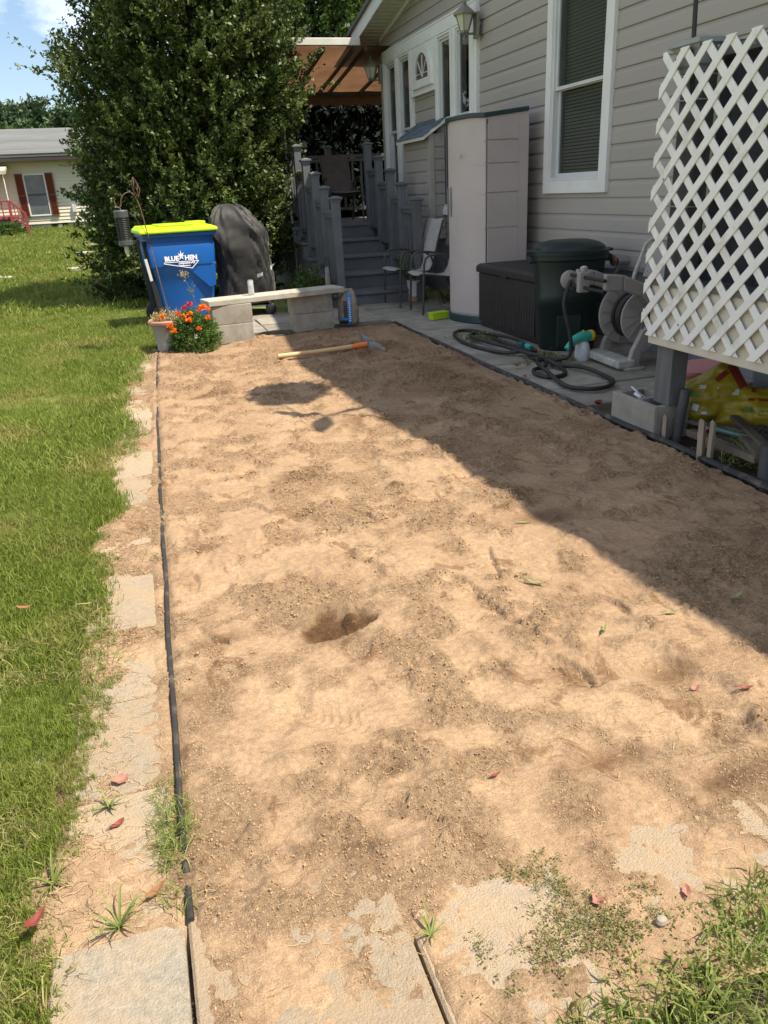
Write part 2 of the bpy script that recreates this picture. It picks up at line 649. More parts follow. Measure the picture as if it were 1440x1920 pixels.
m_holly = LEAF('holly_leaf', (0.035, 0.066, 0.017), (0.11, 0.15, 0.037), 0.22, 0.5, 2.2, (0.15, 0.185, 0.05), True)
m_hedge = LEAF('shade_hedge_leaf', (0.005, 0.009, 0.005), (0.010, 0.018, 0.009), 0.03, 0.8)  # near-black leaf colour holds the deep shade behind the porch
m_pine = LEAF('far_tree_leaf', (0.045, 0.085, 0.04), (0.085, 0.135, 0.055), 0.2, 0.5)
m_oak = LEAF('tree_leaf', (0.05, 0.10, 0.022), (0.11, 0.17, 0.035), 0.3, 0.4)
m_plum = LEAF('plum_leaf', (0.035, 0.02, 0.03), (0.07, 0.04, 0.05), 0.2, 0.35)
m_bark = M('bark', (0.14, 0.115, 0.09), 0.95, (0.08, 0.065, 0.05), 8, 0.8, 40, stretch=(3, 3, 0.5))
m_twig = M('twig', (0.16, 0.12, 0.08), 0.9)
m_awn = M('awning_canvas', (0.175, 0.094, 0.05), 0.8, (0.10, 0.052, 0.028), 1.6, 0.1, 150, trans=0.55, dirt=((0.09, 0.05, 0.03), 1.4, 0.55, 0.72))
m_valance = M('valance_canvas', (0.17, 0.10, 0.06), 0.85, (0.12, 0.075, 0.05), 5)
m_alu = M('white_aluminium', (0.72, 0.70, 0.66), 0.4, (0.6, 0.57, 0.5), 5)
m_rafter = M('dark_rafter', (0.06, 0.045, 0.04), 0.6)
m_chairm = M('bronze_tube', (0.055, 0.048, 0.042), 0.4, (0.075, 0.065, 0.055), 12, metal=0.3)
m_sling = M('grey_sling', (0.40, 0.385, 0.36), 0.8, (0.34, 0.325, 0.30), 10, 0.3, 300)
m_sling2 = M('brown_sling', (0.15, 0.13, 0.115), 0.8, (0.11, 0.095, 0.085), 10, 0.3, 300)
m_wpot = M('white_pot', (0.66, 0.66, 0.65), 0.5)
m_handle = M('wood_handle', (0.62, 0.42, 0.21), 0.5, (0.50, 0.32, 0.15), 4, 0.1, 60, stretch=(1, 8, 8))
m_hoered = M('orange_collar', (0.75, 0.17, 0.03), 0.45)
m_steel = M('worn_steel', (0.26, 0.27, 0.27), 0.45, (0.17, 0.15, 0.13), 12, metal=0.6)
m_bag = M('yellow_bag', (0.34, 0.26, 0.014), 0.34, (0.27, 0.20, 0.015), 5, 0.5, 12)
m_bagred = M('bag_red', (0.20, 0.03, 0.02), 0.35)
m_baggreen = M('bag_green', (0.04, 0.25, 0.06), 0.35)
m_bagpale = M('bag_pale', (0.5, 0.56, 0.42), 0.35)
m_soilbag = M('soil_bag_tan', (0.34, 0.285, 0.205), 0.45, (0.25, 0.20, 0.14), 8, 0.7, 40, stretch=(1, 1, 5))
m_soilblue = M('soil_bag_blue', (0.02, 0.20, 0.50), 0.4)
m_soilblack = M('soil_bag_black', (0.03, 0.032, 0.04), 0.4)
m_soilgrey = M('soil_bag_grey', (0.22, 0.23, 0.245), 0.4)
m_pink = M('pink_plastic', (0.55, 0.24, 0.25), 0.45)
m_pinkr = M('pink_ribbon', (0.85, 0.09, 0.28), 0.5)
m_scrap = M('scrap_wood', (0.16, 0.13, 0.095), 0.9, (0.075, 0.065, 0.048), 5, 0.5, 40, stretch=(1, 1, 1), rnd=0.3)
m_stake = M('wood_stake', (0.33, 0.27, 0.20), 0.85, (0.22, 0.18, 0.13), 8, stretch=(4, 4, 0.6))
m_pipe = M('grey_pipe', (0.055, 0.058, 0.06), 0.6, (0.08, 0.08, 0.08), 10)
m_zap = M('zapper_grey', (0.065, 0.078, 0.078), 0.5)
m_zapd = M('zapper_cage', (0.02, 0.021, 0.022), 0.5)
m_glass = M('lamp_glass', (0.52, 0.51, 0.42), 0.35)
m_lant = M('lantern_metal', (0.24, 0.23, 0.19), 0.5, (0.18, 0.17, 0.14), 14)
m_iron = M('rusty_iron', (0.10, 0.07, 0.05), 0.7, (0.2, 0.11, 0.06), 30)
m_canm = M('can_print', (0.72, 0.74, 0.74), 0.3, (0.4, 0.45, 0.45), 26, metal=0.3)
m_cream = M('cream_siding', (0.66, 0.63, 0.50), 0.6, (0.60, 0.575, 0.45), 2)
m_shut = M('brown_shutter', (0.17, 0.05, 0.028), 0.65, (0.14, 0.043, 0.025), 6)
m_redp = M('red_paint', (0.30, 0.05, 0.045), 0.7, (0.24, 0.045, 0.04), 6)
m_roofg = M('grey_roof', (0.105, 0.112, 0.112), 0.95, (0.15, 0.155, 0.15), 26, 0.5, 60, rnd=0.14)
m_rleaf = M('red_leaf', (0.23, 0.05, 0.035), 0.6, (0.14, 0.035, 0.022), 60)
m_pleaf = M('pink_leaf', (0.36, 0.17, 0.13), 0.7, (0.26, 0.11, 0.075), 60)
m_gleaf = M('green_leaf', (0.13, 0.17, 0.055), 0.6, (0.26, 0.27, 0.10), 40)
m_bleaf = M('brown_leaf', (0.26, 0.11, 0.05), 0.8, (0.18, 0.08, 0.04), 20)
m_stone = M('pale_stone', (0.50, 0.46, 0.38), 0.9, (0.38, 0.34, 0.27), 12, 0.4, 60)


def glass_mat(name, tint=(0.75, 0.8, 0.8), ior=1.5):
    m = bpy.data.materials.new(name)
    m.use_nodes = True
    n = m.node_tree.nodes
    L = m.node_tree.links
    n.remove(n['Principled BSDF'])
    t = n.new('ShaderNodeBsdfTransparent')
    t.inputs[0].default_value = (*tint, 1)
    g = n.new('ShaderNodeBsdfGlossy')
    g.inputs['Roughness'].default_value = 0.02
    lw = n.new('ShaderNodeLayerWeight')
    lw.inputs['Blend'].default_value = 0.5
    pw = n.new('ShaderNodeMath')
    pw.operation = 'POWER'
    pw.inputs[1].default_value = 5.0
    L.new(lw.outputs['Facing'], pw.inputs[0])
    fr = n.new('ShaderNodeMath')
    fr.operation = 'MULTIPLY_ADD'
    fr.inputs[1].default_value = ior - 1
    fr.inputs[2].default_value = 0.03
    L.new(pw.outputs[0], fr.inputs[0])
    ms = n.new('ShaderNodeMixShader')
    L.new(fr.outputs[0], ms.inputs[0])
    L.new(t.outputs[0], ms.inputs[1])
    L.new(g.outputs[0], ms.inputs[2])
    L.new(ms.outputs[0], n['Material Output'].inputs['Surface'])
    return m


m_pane = glass_mat('window_glass', (0.70, 0.72, 0.71), 1.6)


def dirt_mat():
    m = bpy.data.materials.new('sandy_soil')
    m.use_nodes = True
    n = m.node_tree.nodes
    L = m.node_tree.links
    b = n['Principled BSDF']
    b.inputs['Roughness'].default_value = 0.95
    b.inputs['Specular IOR Level'].default_value = 0.12
    t = n.new('ShaderNodeTexCoord')

    def noise(sc, det, ro=0.6, st=(1, 1, 1), dist=0.0):
        mpn = n.new('ShaderNodeMapping')
        mpn.inputs['Scale'].default_value = st
        L.new(t.outputs['Object'], mpn.inputs[0])
        a = n.new('ShaderNodeTexNoise')
        a.inputs['Scale'].default_value = sc
        a.inputs['Detail'].default_value = det
        a.inputs['Roughness'].default_value = ro
        a.inputs['Distortion'].default_value = dist
        L.new(mpn.outputs[0], a.inputs[0])
        return a.outputs['Fac']

    def ramp(f, p0, p1, c0, c1):
        r = n.new('ShaderNodeValToRGB')
        r.color_ramp.elements[0].position = p0
        r.color_ramp.elements[1].position = p1
        r.color_ramp.elements[0].color = (*c0, 1)
        r.color_ramp.elements[1].color = (*c1, 1)
        L.new(f, r.inputs[0])
        return r.outputs[0]

    def mix(f, a, bcol, mode='MIX'):
        x = n.new('ShaderNodeMix')
        x.data_type = 'RGBA'
        x.blend_type = mode
        if isinstance(f, float):
            x.inputs[0].default_value = f
        else:
            L.new(f, x.inputs[0])
        L.new(a, x.inputs[6])
        if isinstance(bcol, tuple):
            x.inputs[7].default_value = (*bcol, 1)
        else:
            L.new(bcol, x.inputs[7])
        return x.outputs[2]
    base = ramp(noise(3.1, 9, 0.76), 0.36, 0.64, (0.355, 0.238, 0.148), (0.475, 0.335, 0.21))
    damp = ramp(noise(6.5, 9, 0.66, (1, 0.62, 1), 0.9), 0.585, 0.625, (0, 0, 0), (0.85, 0.85, 0.85))
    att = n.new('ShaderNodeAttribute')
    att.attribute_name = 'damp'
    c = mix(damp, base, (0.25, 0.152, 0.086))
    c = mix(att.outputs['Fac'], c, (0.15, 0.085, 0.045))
    fine = ramp(noise(55, 7, 0.8), 0.36, 0.60, (0.62, 0.60, 0.575), (1.14, 1.14, 1.14))
    ratt = n.new('ShaderNodeAttribute')
    ratt.attribute_name = 'rough'
    c = mix(ratt.outputs['Fac'], c, fine, 'MULTIPLY')
    gran = ramp(noise(300, 3, 0.85), 0.36, 0.60, (0.74, 0.73, 0.72), (1.10, 1.10, 1.10))
    c = mix(1.0, c, gran, 'MULTIPLY')
    # rake and straw streaks lying across the bed
    st = ramp(noise(38, 5, 0.7, (0.35, 2.2, 1), 1.2), 0.60, 0.70, (0, 0, 0), (0.55, 0.55, 0.55))
    c = mix(st, c, (0.55, 0.41, 0.25))
    L.new(c, b.inputs['Base Color'])
    h1 = noise(45, 6, 0.7)
    h2 = noise(210, 4, 0.75)
    h3 = noise(30, 5, 0.7, (0.4, 2.0, 1), 1.0)
    ad = n.new('ShaderNodeMath')
    ad.operation = 'MULTIPLY_ADD'
    ad.inputs[1].default_value = 0.6
    L.new(h2, ad.inputs[0])
    L.new(h1, ad.inputs[2])
    ad2 = n.new('ShaderNodeMath')
    ad2.operation = 'MULTIPLY_ADD'
    ad2.inputs[1].default_value = 0.5
    L.new(h3, ad2.inputs[0])
    L.new(ad.outputs[0], ad2.inputs[2])
    bp = n.new('ShaderNodeBump')
    bp.inputs['Strength'].default_value = 1.0
    bp.inputs['Distance'].default_value = 0.016
    L.new(ratt.outputs['Fac'], bp.inputs['Strength'])
    L.new(ad2.outputs[0], bp.inputs['Height'])
    L.new(bp.outputs[0], b.inputs['Normal'])
    return m


m_dirt = dirt_mat()
m_ground = M('lawn_soil', (0.12, 0.155, 0.04), 0.95, (0.22, 0.22, 0.085), 2.2, 0.8, 60, detail=8,
             dirt=((0.14, 0.19, 0.03), 9, 0.4, 0.7), coord='Object')


# ================================================================== SETTING
def rise(y):
    return 0.7 * np.clip((np.asarray(y, float) - 12.5) / 14.5, 0, 1.25)


# ---- ground sheet
xs = np.concatenate([np.linspace(-160, -12, 14), np.linspace(-8, 12, 41), np.linspace(16, 160, 14)])
ys = np.concatenate([np.linspace(-40, 0, 8), np.linspace(1, 34, 67), np.linspace(40, 420, 16)])
gx, gy = np.meshgrid(xs, ys)
gz = rise(gy) - np.where((gx > -0.3) & (gx < 3.9) & (gy < 8.1), 0.13, 0.05)
gz += np.where(gy > 9, 0.03 * fbm(gx, gy, 0.35, 3, 5), 0.0) * np.where(gx < 0.5, 1, 0)
lawn = np.clip((-0.42 - gx) / 0.1, 0, 1)
gz = gz + 0.05 * np.maximum(lawn, (gy > 9.5) * 1.0)
V = np.stack([gx, gy, gz], -1).reshape(-1, 3)
nx_, ny_ = len(xs), len(ys)
ii = np.arange(nx_ * ny_).reshape(ny_, nx_)
F = np.stack([ii[:-1, :-1], ii[:-1, 1:], ii[1:, 1:], ii[1:, :-1]], -1).reshape(-1, 4)
tag(link('ground', np_mesh('ground', V, F, m_ground, True)), kind='structure')

# ---- garden bed: dry sandy soil, raked and trodden
EX = [(-0.10, 0.9), (-0.10, 1.17), (-0.10, 1.53), (-0.09, 2.28), (-0.07, 3.19), (-0.05, 4.08), (0.0, 6.0), (0.07, 7.66), (0.08, 7.9)]


def edge_x(y):
    return np.interp(y, [p[1] for p in EX], [p[0] for p in EX])


def grass_x(y):
    y = np.asarray(y, float)
    b = np.interp(y, [0.5, 1.23, 1.6, 2.0, 2.5, 3.2, 4.2, 5.9, 7.6, 7.9],
                  [-0.37, -0.36, -0.35, -0.33, -0.33, -0.30, -0.26, -0.22, -0.09, -0.02])
    return b + 0.07 * vn(y * 0 + 3.3, y, 3.1, 8) + 0.05 * vn(y * 0 + 1.3, y, 9, 9)


def front_y(x):
    return 1.185 + 0.0 * np.asarray(x, float)


DX = 0.0072
xs = np.arange(-0.50, 2.66, DX)
ys = [0.72]
while ys[-1] < 8.02:
    ys.append(ys[-1] + max(0.0058, 0.0043 * ys[-1]))
ys = np.array(ys)
X, Y = np.meshgrid(xs, ys)
FOOT = []
for i in range(26):
    FOOT.append((rng.uniform(0.1, 2.3), rng.uniform(1.6, 6.8), rng.uniform(0, PI), rng.uniform(0.7, 1.0)))
FOOT += [(1.0, 1.66, 0.5, 1.0), (0.97, 2.12, 0.45, 1.0), (1.01, 2.5, 0.3, 1.0), (1.3, 1.53, 0.6, 1.0), (1.22, 1.28, 1.9, 0.9), (0.7, 1.5, 0.2, 1.0)]


def rough_at(X, Y):
    return np.clip(vn(X, Y, 3.0, 45) * 1.5 + vn(X, Y, 8.0, 46) * 1.9 + vn(X, Y, 19, 47) * 1.5 + 0.66, 0.24, 1.25)


def bed_z(X, Y):
    z = 0.016 * fbm(X, Y, 1.6, 3, 21) + 0.017 * fbm(X, Y, 5.5, 3, 31, 0.55)
    rg = 1 - np.abs(fbm(X, Y, 9.0, 3, 41)) * 2.2
    z += 0.010 * np.clip(rg, 0, 1) ** 2 * np.clip(vn(X, Y, 2.1, 44) * 2 + 0.55, 0, 1)
    rough = rough_at(X, Y)
    crust = sstep(-0.02, 0.07, fbm(X, Y, 12, 4, 52, 0.62)) * np.clip(rough - 0.35, 0, 1)
    z += 0.010 * crust
    z += rough * (0.020 * np.abs(fbm(X, Y, 24, 3, 51)) + 0.012 * fbm(X, Y, 58, 2, 61))
    # trowelled flat smears
    fl = sstep(0.12, 0.26, vn(X, Y, 3.3, 71) + 0.35 * vn(X, Y, 9, 72))
    z = z * (1 - 0.75 * fl) - 0.006 * fl
    for fx, fy, a, s in FOOT:
        u = (X - fx) * math.cos(a) + (Y - fy) * math.sin(a)
        v = -(X - fx) * math.sin(a) + (Y - fy) * math.cos(a)
        q = (u / (0.055 * s)) ** 2 + (v / (0.14 * s)) ** 2
        inside = np.exp(-q ** 2)
        tread = 0.010 * np.tanh(3 * np.sin(v * 230 + 5 * np.cos(u * 40))) * inside * (vn(X, Y, 9, 78) + 0.5)
        rim = np.exp(-((np.sqrt(q) - 1.15) / 0.16) ** 2)
        z += -0.010 * inside + tread * 0.5 + 0.006 * rim * (0.4 + vn(X, Y, 14, 77))
    return z


Z = bed_z(X, Y)
hx, hy = 0.455, 2.13
a = R(16)
u = (X - hx) * math.cos(a) + (Y - hy) * math.sin(a)
v = -(X - hx) * math.sin(a) + (Y - hy) * math.cos(a)
wob = 0.25 * vn(X, Y, 14, 90)
q = np.sqrt((u / 0.135) ** 2 + (np.where(v < 0, v / 0.035, v / 0.13)) ** 2) + wob
hole = np.where(v < 0, 1 - sstep(0.75, 1.05, q), np.clip((1.0 - q) * 1.7, 0, 1))
Z -= (0.042 + 0.06 * fbm(X, Y, 24, 3, 91)) * hole
# small slumps and scrapes seen in the bed
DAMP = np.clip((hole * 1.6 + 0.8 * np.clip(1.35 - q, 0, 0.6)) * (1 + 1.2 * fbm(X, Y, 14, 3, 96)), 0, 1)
for (px, py, rx, ry, am) in [(0.08, 2.22, 0.07, 0.05, 0.010), (0.0, 1.93, 0.08, 0.05, 0.012), (1.03, 1.64, 0.09, 0.06, 0.014), (1.29, 1.55, 0.10, 0.06, 0.014),
                              (0.93, 1.30, 0.12, 0.04, 0.014), (0.41, 1.45, 0.04, 0.02, 0.010), (1.12, 1.13, 0.16, 0.05, 0.006), (0.30, 1.24, 0.06, 0.02, 0.012), (1.25, 4.4, 0.3, 0.15, 0.0),
                              (0.98, 2.5, 0.06, 0.10, 0.010), (1.5, 2.7, 0.2, 0.08, 0.006), (0.6, 3.6, 0.15, 0.1, 0.008), (0.35, 5.6, 0.2, 0.12, 0.008), (1.6, 6.9, 0.5, 0.3, 0.0)]:
    g = np.exp(-((X - px) / rx) ** 2 - ((Y - py) / ry) ** 2)
    brk = np.clip(0.9 + 2.2 * fbm(X, Y, 9, 3, 95), 0, 1.3)
    Z -= am * g
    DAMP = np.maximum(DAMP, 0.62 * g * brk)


def scrape(pts, depth, wid):
    """a boot-edge or tool cut: one steep side, one soft side with a crumbly lip"""
    global Z
    P = np.array(pts)
    best = np.full(X.shape, 9.0)
    side = np.zeros(X.shape)
    for (ax, ay), (bx, by) in zip(P[:-1], P[1:]):
        m_ = (np.abs(X - (ax + bx) / 2) < 0.25) & (np.abs(Y - (ay + by) / 2) < 0.25)
        dx, dy = bx - ax, by - ay
        t_ = np.clip(((X - ax) * dx + (Y - ay) * dy) / (dx * dx + dy * dy), 0, 1)
        d_ = np.hypot(X - ax - t_ * dx, Y - ay - t_ * dy)
        sd = np.sign((X - ax) * dy - (Y - ay) * dx)
        up_ = m_ & (d_ < best)
        best = np.where(up_, d_, best)
        side = np.where(up_, sd, side)
    best = best * (1 + 0.8 * vn(X, Y, 40, 131))
    Z = Z - depth * np.exp(-(best / wid) ** 2) * (0.6 + 0.6 * vn(X, Y, 18, 133)) - np.where(side > 0, depth * 0.5 * np.exp(-(best / (wid * 5)) ** 2), -depth * 0.45 * np.exp(-((best - wid * 1.6) / (wid * 1.2)) ** 2))


for pts_ in ([(1.14, 2.48), (1.12, 2.42), (1.11, 2.36), (1.08, 2.26)], [(0.94, 2.29), (0.96, 2.25), (0.965, 2.19)], [(0.95, 2.17), (0.98, 2.08), (0.97, 2.0)], [(0.99, 1.93), (1.02, 1.86), (1.03, 1.82)],
             [(1.03, 1.71), (1.06, 1.66), (1.06, 1.60)], [(0.35, 1.31), (0.42, 1.28), (0.45, 1.25)], [(0.02, 2.3), (0.05, 2.24), (0.09, 2.19)], [(1.33, 2.02), (1.36, 1.95), (1.36, 1.88)],
             [(1.55, 2.14), (1.6, 2.05), (1.62, 1.97)], [(0.75, 3.1), (0.8, 3.0), (0.8, 2.9)], [(0.3, 3.4), (0.36, 3.33), (0.4, 3.22)], [(1.2, 1.38), (1.27, 1.34), (1.33, 1.28)], [(0.02, 2.72), (0.04, 2.66), (0.03, 2.6)], [(0.03, 3.15), (0.06, 3.1), (0.06, 3.03)],
             [(0.62, 1.42), (0.68, 1.41), (0.72, 1.38)], [(0.2, 1.75), (0.25, 1.73), (0.30, 1.735)], [(0.55, 2.62), (0.62, 2.60), (0.66, 2.55)]):
    scrape(pts_, 0.016, 0.007)
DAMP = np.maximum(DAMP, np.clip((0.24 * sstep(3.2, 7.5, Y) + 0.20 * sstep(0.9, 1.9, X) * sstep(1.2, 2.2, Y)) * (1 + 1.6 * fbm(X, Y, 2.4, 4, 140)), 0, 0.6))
# bed spills thinly over the slabs at the left and the front
ex = edge_x(Y)
thin = 0.016 * vn(X, Y, 3.0, 101) + 0.010 * vn(X, Y, 7.0, 102) + 0.007 * fbm(X, Y, 22, 3, 111, 0.75)
wl = sstep(0.0, 0.05, ex - X)
Z = Z * (1 - wl) + (thin - 0.0110 + 0.010 * np.exp(-((ex - X) / 0.05) ** 2)) * wl
wf = sstep(-0.02, 0.10, front_y(X) - Y)
bare = np.maximum(1 - sstep(-0.13, -0.09, X), np.exp(-((X - 0.46) / 0.13) ** 2 - ((Y - 0.98) / 0.13) ** 2))
bare = bare - 0.55 * np.exp(-((X - 1.05) / 0.22) ** 2 - ((Y - 1.05) / 0.16) ** 2)
joint = 2.4 * np.exp(-((X + 0.110) / 0.009) ** 2) + 3.0 * np.exp(-((X - 0.304) / 0.008) ** 2) * (1 - sstep(0.98, 1.02, Y))
Z = Z * (1 - wf) + (thin - 0.0066 - 0.0040 * (1 - sstep(0.55, 0.8, X)) + 0.012 * sstep(1.04, 1.20, Y) * (X > -0.1) - 0.010 * bare - 0.012 * joint) * wf
ridge = np.exp(-((Y - front_y(X) - 0.02) / 0.03) ** 2) * sstep(0.0, 0.3, X)
Z += 0.015 * ridge * (0.7 + vn(X, Y, 6, 120))
# right paving and lawn: the soil dips under them
Z -= 0.07 * sstep(2.50, 2.56, X)
Z -= 0.012 * sstep(2.2, 2.5, X)
Z -= 0.06 * sstep(0.03, 0.12, grass_x(Y) - X)
Z -= 0.05 * sstep(7.82, 7.96, Y - 0.05 * X)
Z += 0.010
Z -= 0.013 * np.exp(-((X - ex) / 0.016) ** 2)
V = np.stack([X, Y, Z], -1).reshape(-1, 3)
ii = np.arange(X.size).reshape(X.shape)
F = np.stack([ii[:-1, :-1], ii[:-1, 1:], ii[1:, 1:], ii[1:, :-1]], -1).reshape(-1, 4)
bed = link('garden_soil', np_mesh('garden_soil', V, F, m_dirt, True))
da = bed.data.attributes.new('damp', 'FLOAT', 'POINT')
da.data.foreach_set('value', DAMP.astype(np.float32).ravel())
da = bed.data.attributes.new('rough', 'FLOAT', 'POINT')
da.data.foreach_set('value', np.clip(rough_at(X, Y) * 0.42 + 0.52, 0, 1).astype(np.float32).ravel())
tag(bed, kind='structure')
BX0, BY = xs[0], ys
BZ = Z


def soil_z(x, y):
    i = np.clip(np.searchsorted(ys, y), 0, len(ys) - 1)
    j = np.clip(((np.asarray(x) - BX0) / DX).astype(int), 0, BZ.shape[1] - 1)
    return BZ[i, j]


# ---- pavers
def slab_mesh(w, l, h, bev=0.006):
    mb = MB()
    b = bev
    mb.loft([[(0, 0, -h), (w, 0, -h), (w, l, -h), (0, l, -h)], [(0, 0, -b), (w, 0, -b), (w, l, -b), (0, l, -b)],
             [(b, b, 0), (w - b, b, 0), (w - b, l - b, 0), (b, l - b, 0)]])
    return mb.mesh('paver')


border = MB().box((-0.38, 0.5, -0.09), (2.6, 1.2, -0.045)).box((-0.38, 1.2, -0.091), (-0.08, 7.8, -0.046)).build('paver_border', m_joint)
tag(border, kind='structure')
pm = slab_mesh(0.235, 0.395, 0.05)
y = 1.195
k = 0
while y < 7.5:
    o = link('paver', pm, border, m_conc, (-0.355 + (0.0 if y < 3 else min(0.2, (y - 3) * 0.045)) * 1.0 + random.uniform(-.004, .004), y, 0.002 + random.uniform(-.004, .003)))
    o.rotation_euler = (random.uniform(-.01, .01), random.uniform(-.01, .01), random.uniform(-.015, .015))
    y += 0.402
pm2 = slab_mesh(0.405, 0.45, 0.05)
for i in range(6):
    x0 = -0.105 + i * 0.413
    o = link('paver', pm2, border, m_conc, (x0, 0.735, 0.003 + random.uniform(-.003, .003)))
    o.rotation_euler = (random.uniform(-.006, .006), random.uniform(-.006, .006), random.uniform(-.006, .006))
o = link('paver', slab_mesh(0.245, 0.44, 0.05), border, m_conc2, (-0.36, 0.745, 0.006))

pb = MB().box((0.28, 7.95, -0.10), (2.62, 9.62, -0.047)).box((2.56, 2.3, -0.101), (3.95, 9.62, -0.048)).box((2.2, 9.62, -0.10), (3.95, 10.6, -0.05)).build('patio', m_joint)
tag(pb, kind='structure')
pp = slab_mesh(0.443, 0.443, 0.05)
for i in range(9):
    for j in range(16):
        x0 = 2.58 - 0.45 * 5 + i * 0.45
        y0 = 2.85 + j * 0.45
        if x0 > 3.75 or y0 > 9.4:
            continue
        if x0 < 2.5 and y0 < 7.99:
            continue
        if x0 < 0.3:
            continue
        if y0 < 3.8:
            continue
        o = link('paver', pp, pb, m_patio, (x0 + random.uniform(-.003, .003), y0 + (0.03 if x0 < 2.5 else 0) + random.uniform(-.003, .003), random.uniform(-.006, .004)))
        o.rotation_euler = (random.uniform(-.012, .012), random.uniform(-.012, .012), random.uniform(-.012, .012))


# ---- black edging round the bed
def edging(name, pts, label, r=0.013, wave=0.010, seed=0):
    P = []
    for i in range(len(pts) - 1):
        a = Vector(pts[i])
        b = Vector(pts[i + 1])
        k = max(2, int((b - a).length / 0.05))
        for j in range(k):
            P.append(a.lerp(b, j / k))
    P.append(Vector(pts[-1]))
    Q = [(p.x + 0.008 * vn(p.y, p.x, 2.2, seed), p.y + 0.006 * vn(p.x, p.y, 2.0, seed + 3), p.z + wave * 2 * fbm(p.y + p.x, p.x, 2.3, 2, seed + 1)) for p in P]
    mb = MB()
    mb.tube(Q, r, 8)
    n0 = len(Q)
    t = thing(name, label, 'edging', tuple(pts[0]))
    mb.build('bead', m_edging, t, True, world=True)
    st = MB()
    for i in range(n0 - 1):
        a = Vector(Q[i])
        b = Vector(Q[i + 1])
        st.bar(a - Vector((0, 0, 0.045)), b - Vector((0, 0, 0.045)), 0.004, 0.07)
    st.build('buried_strip', m_edging, t, world=True)
    return t


edging('lawn_edging', [(x, y, 0.0070 + 0.008 * max(0, 1.7 - y)) for x, y in EX[1:]], 'thin black edging between lawn slabs and bare soil', 0.0074, 0.008, 4)
edging('lawn_edging', [(2.555, 8.0, 0.0), (2.53, 6.9, 0.0), (2.53, 5.2, -0.004), (2.54, 4.2, 0.0), (2.55, 3.6, 0.0), (2.56, 3.1, 0.0), (2.53, 2.5, 0.0), (2.5, 2.1, -0.01)],
       'black edging along the paving under the house side of the bed', 0.019, 0.010, 14)
edging('lawn_edging', [(0.62, 7.66, 0.004), (1.2, 7.83, 0.002), (1.9, 7.92, 0.002), (2.55, 8.0, 0.002)], 'black edging across the far end of the bed by the bench', 0.013, 0.008, 24)


# ================================================================== HOUSE
XW = 3.92
house = thing('house', 'long house clad in taupe vinyl siding with white window trim', 'house', (3.92, 4.0, 0))
HO = Vector((3.92, 4.0, 0))


def hpart(name, mat, mb, parent=None, **kw):
    return mb.build(name, mat, parent or house, world=True, **kw)


# siding courses
E_ = 0.1355
prof = [(0.012, 0.0), (-0.016, 0.0), (-0.0165, 0.012), (-0.013, 0.092), (-0.004, 0.128), (-0.001, 0.1385), (0.012, 0.1385)]
sb = MB().prism(prof, 'y', 0, 1).mesh('siding_board')
openings = [(8.85, 10.10, 1.0, 3.13), (10.97, 12.20, 1.0, 3.13), (10.09, 10.98, 2.46, 3.13), (6.19, 7.24, 1.23, 3.02)]
RIDGE_Y, RIDGE_Z, PITCH = 4.55, 4.788, 0.186


def rake_z(y):      # underside of the rake soffit
    return RIDGE_Z - PITCH * abs(y - RIDGE_Y)


z0 = 0.628
while z0 < RIDGE_Z - 0.1:
    half = (RIDGE_Z - z0 - 0.03) / PITCH
    segs = [(max(-2.4, RIDGE_Y - half), min(12.35, RIDGE_Y + half))]
    for (a, b, c, d) in openings:
        if z0 + 0.125 > c and z0 < d - 0.01:
            ns = []
            for (s, e) in segs:
                if e <= a or s >= b:
                    ns.append((s, e))
                else:
                    if s < a:
                        ns.append((s, a))
                    if e > b:
                        ns.append((b, e))
            segs = ns
    for (a, b, c, d) in openings:
        if z0 < c - 0.004 < z0 + 0.125:
            o = link('siding_board', sb, house, m_siding, (0.0005, a - 4.0, z0))
            o.scale = (1, b - a, (c - z0) / E_)
        if z0 < d < z0 + 0.125 and d > 3.1:
            o = link('siding_board', sb, house, m_siding, (0.0005, a - 4.0, d + 0.008))
            o.scale = (1, b - a, (z0 + E_ - d - 0.006) / E_)
    # a long run is lapped from two lengths of board
    out = []
    for (s, e) in segs:
        if e - s > 6.5:
            mid = s + (e - s) * random.uniform(0.35, 0.6)
            out += [(s, mid), (mid, e)]
        else:
            out.append((s, e))
    for (s, e) in out:
        o = link('siding_board', sb, house, m_siding, (0 + random.uniform(0, .0012), s - 4.0, z0))
        o.scale = (1, e - s, 1)
    z0 += E_

hpart('wall_core', m_dark, MB().prism([(-2.3, 0.1), (12.3, 0.1), (12.3, 3.25), (RIDGE_Y, 4.6), (-2.3, 3.25)], 'x', 4.14, 13.8))
hpart('wall_end', m_siding, MB().box((3.93, 12.30, 0.6), (13.8, 12.36, 3.3)))
hpart('corner_trim', m_siding, MB().box((3.885, 12.24, 0.62), (3.985, 12.375, 3.30)), bevel=0.004)
hpart('skirting', m_found, MB().box((3.945, -2.4, -0.05), (4.0, 12.3, 0.64)))
hpart('starter_ledge', m_found, MB().box((3.895, -2.4, 0.600), (3.95, 12.3, 0.626)))
YS = (-2.75, RIDGE_Y, 12.62)
XR = 3.54
hpart('soffit', m_soffit, MB().loft([[(XR + .02, y, rake_z(y)), (3.95, y, rake_z(y)), (3.95, y, rake_z(y) + .015), (XR + .02, y, rake_z(y) + .015)] for y in YS]))
hpart('rake_fascia', m_white, MB().loft([[(XR, y, rake_z(y) - .025), (XR + .025, y, rake_z(y) - .025), (XR + .025, y, rake_z(y) + .155), (XR, y, rake_z(y) + .155)] for y in YS]), bevel=0.004)
hpart('eave_fascia', m_white, MB().box((XR + .026, 12.621, rake_z(12.62) - .03), (13.9, 12.65, rake_z(12.62) + .15)), bevel=0.004)
sv = MB()
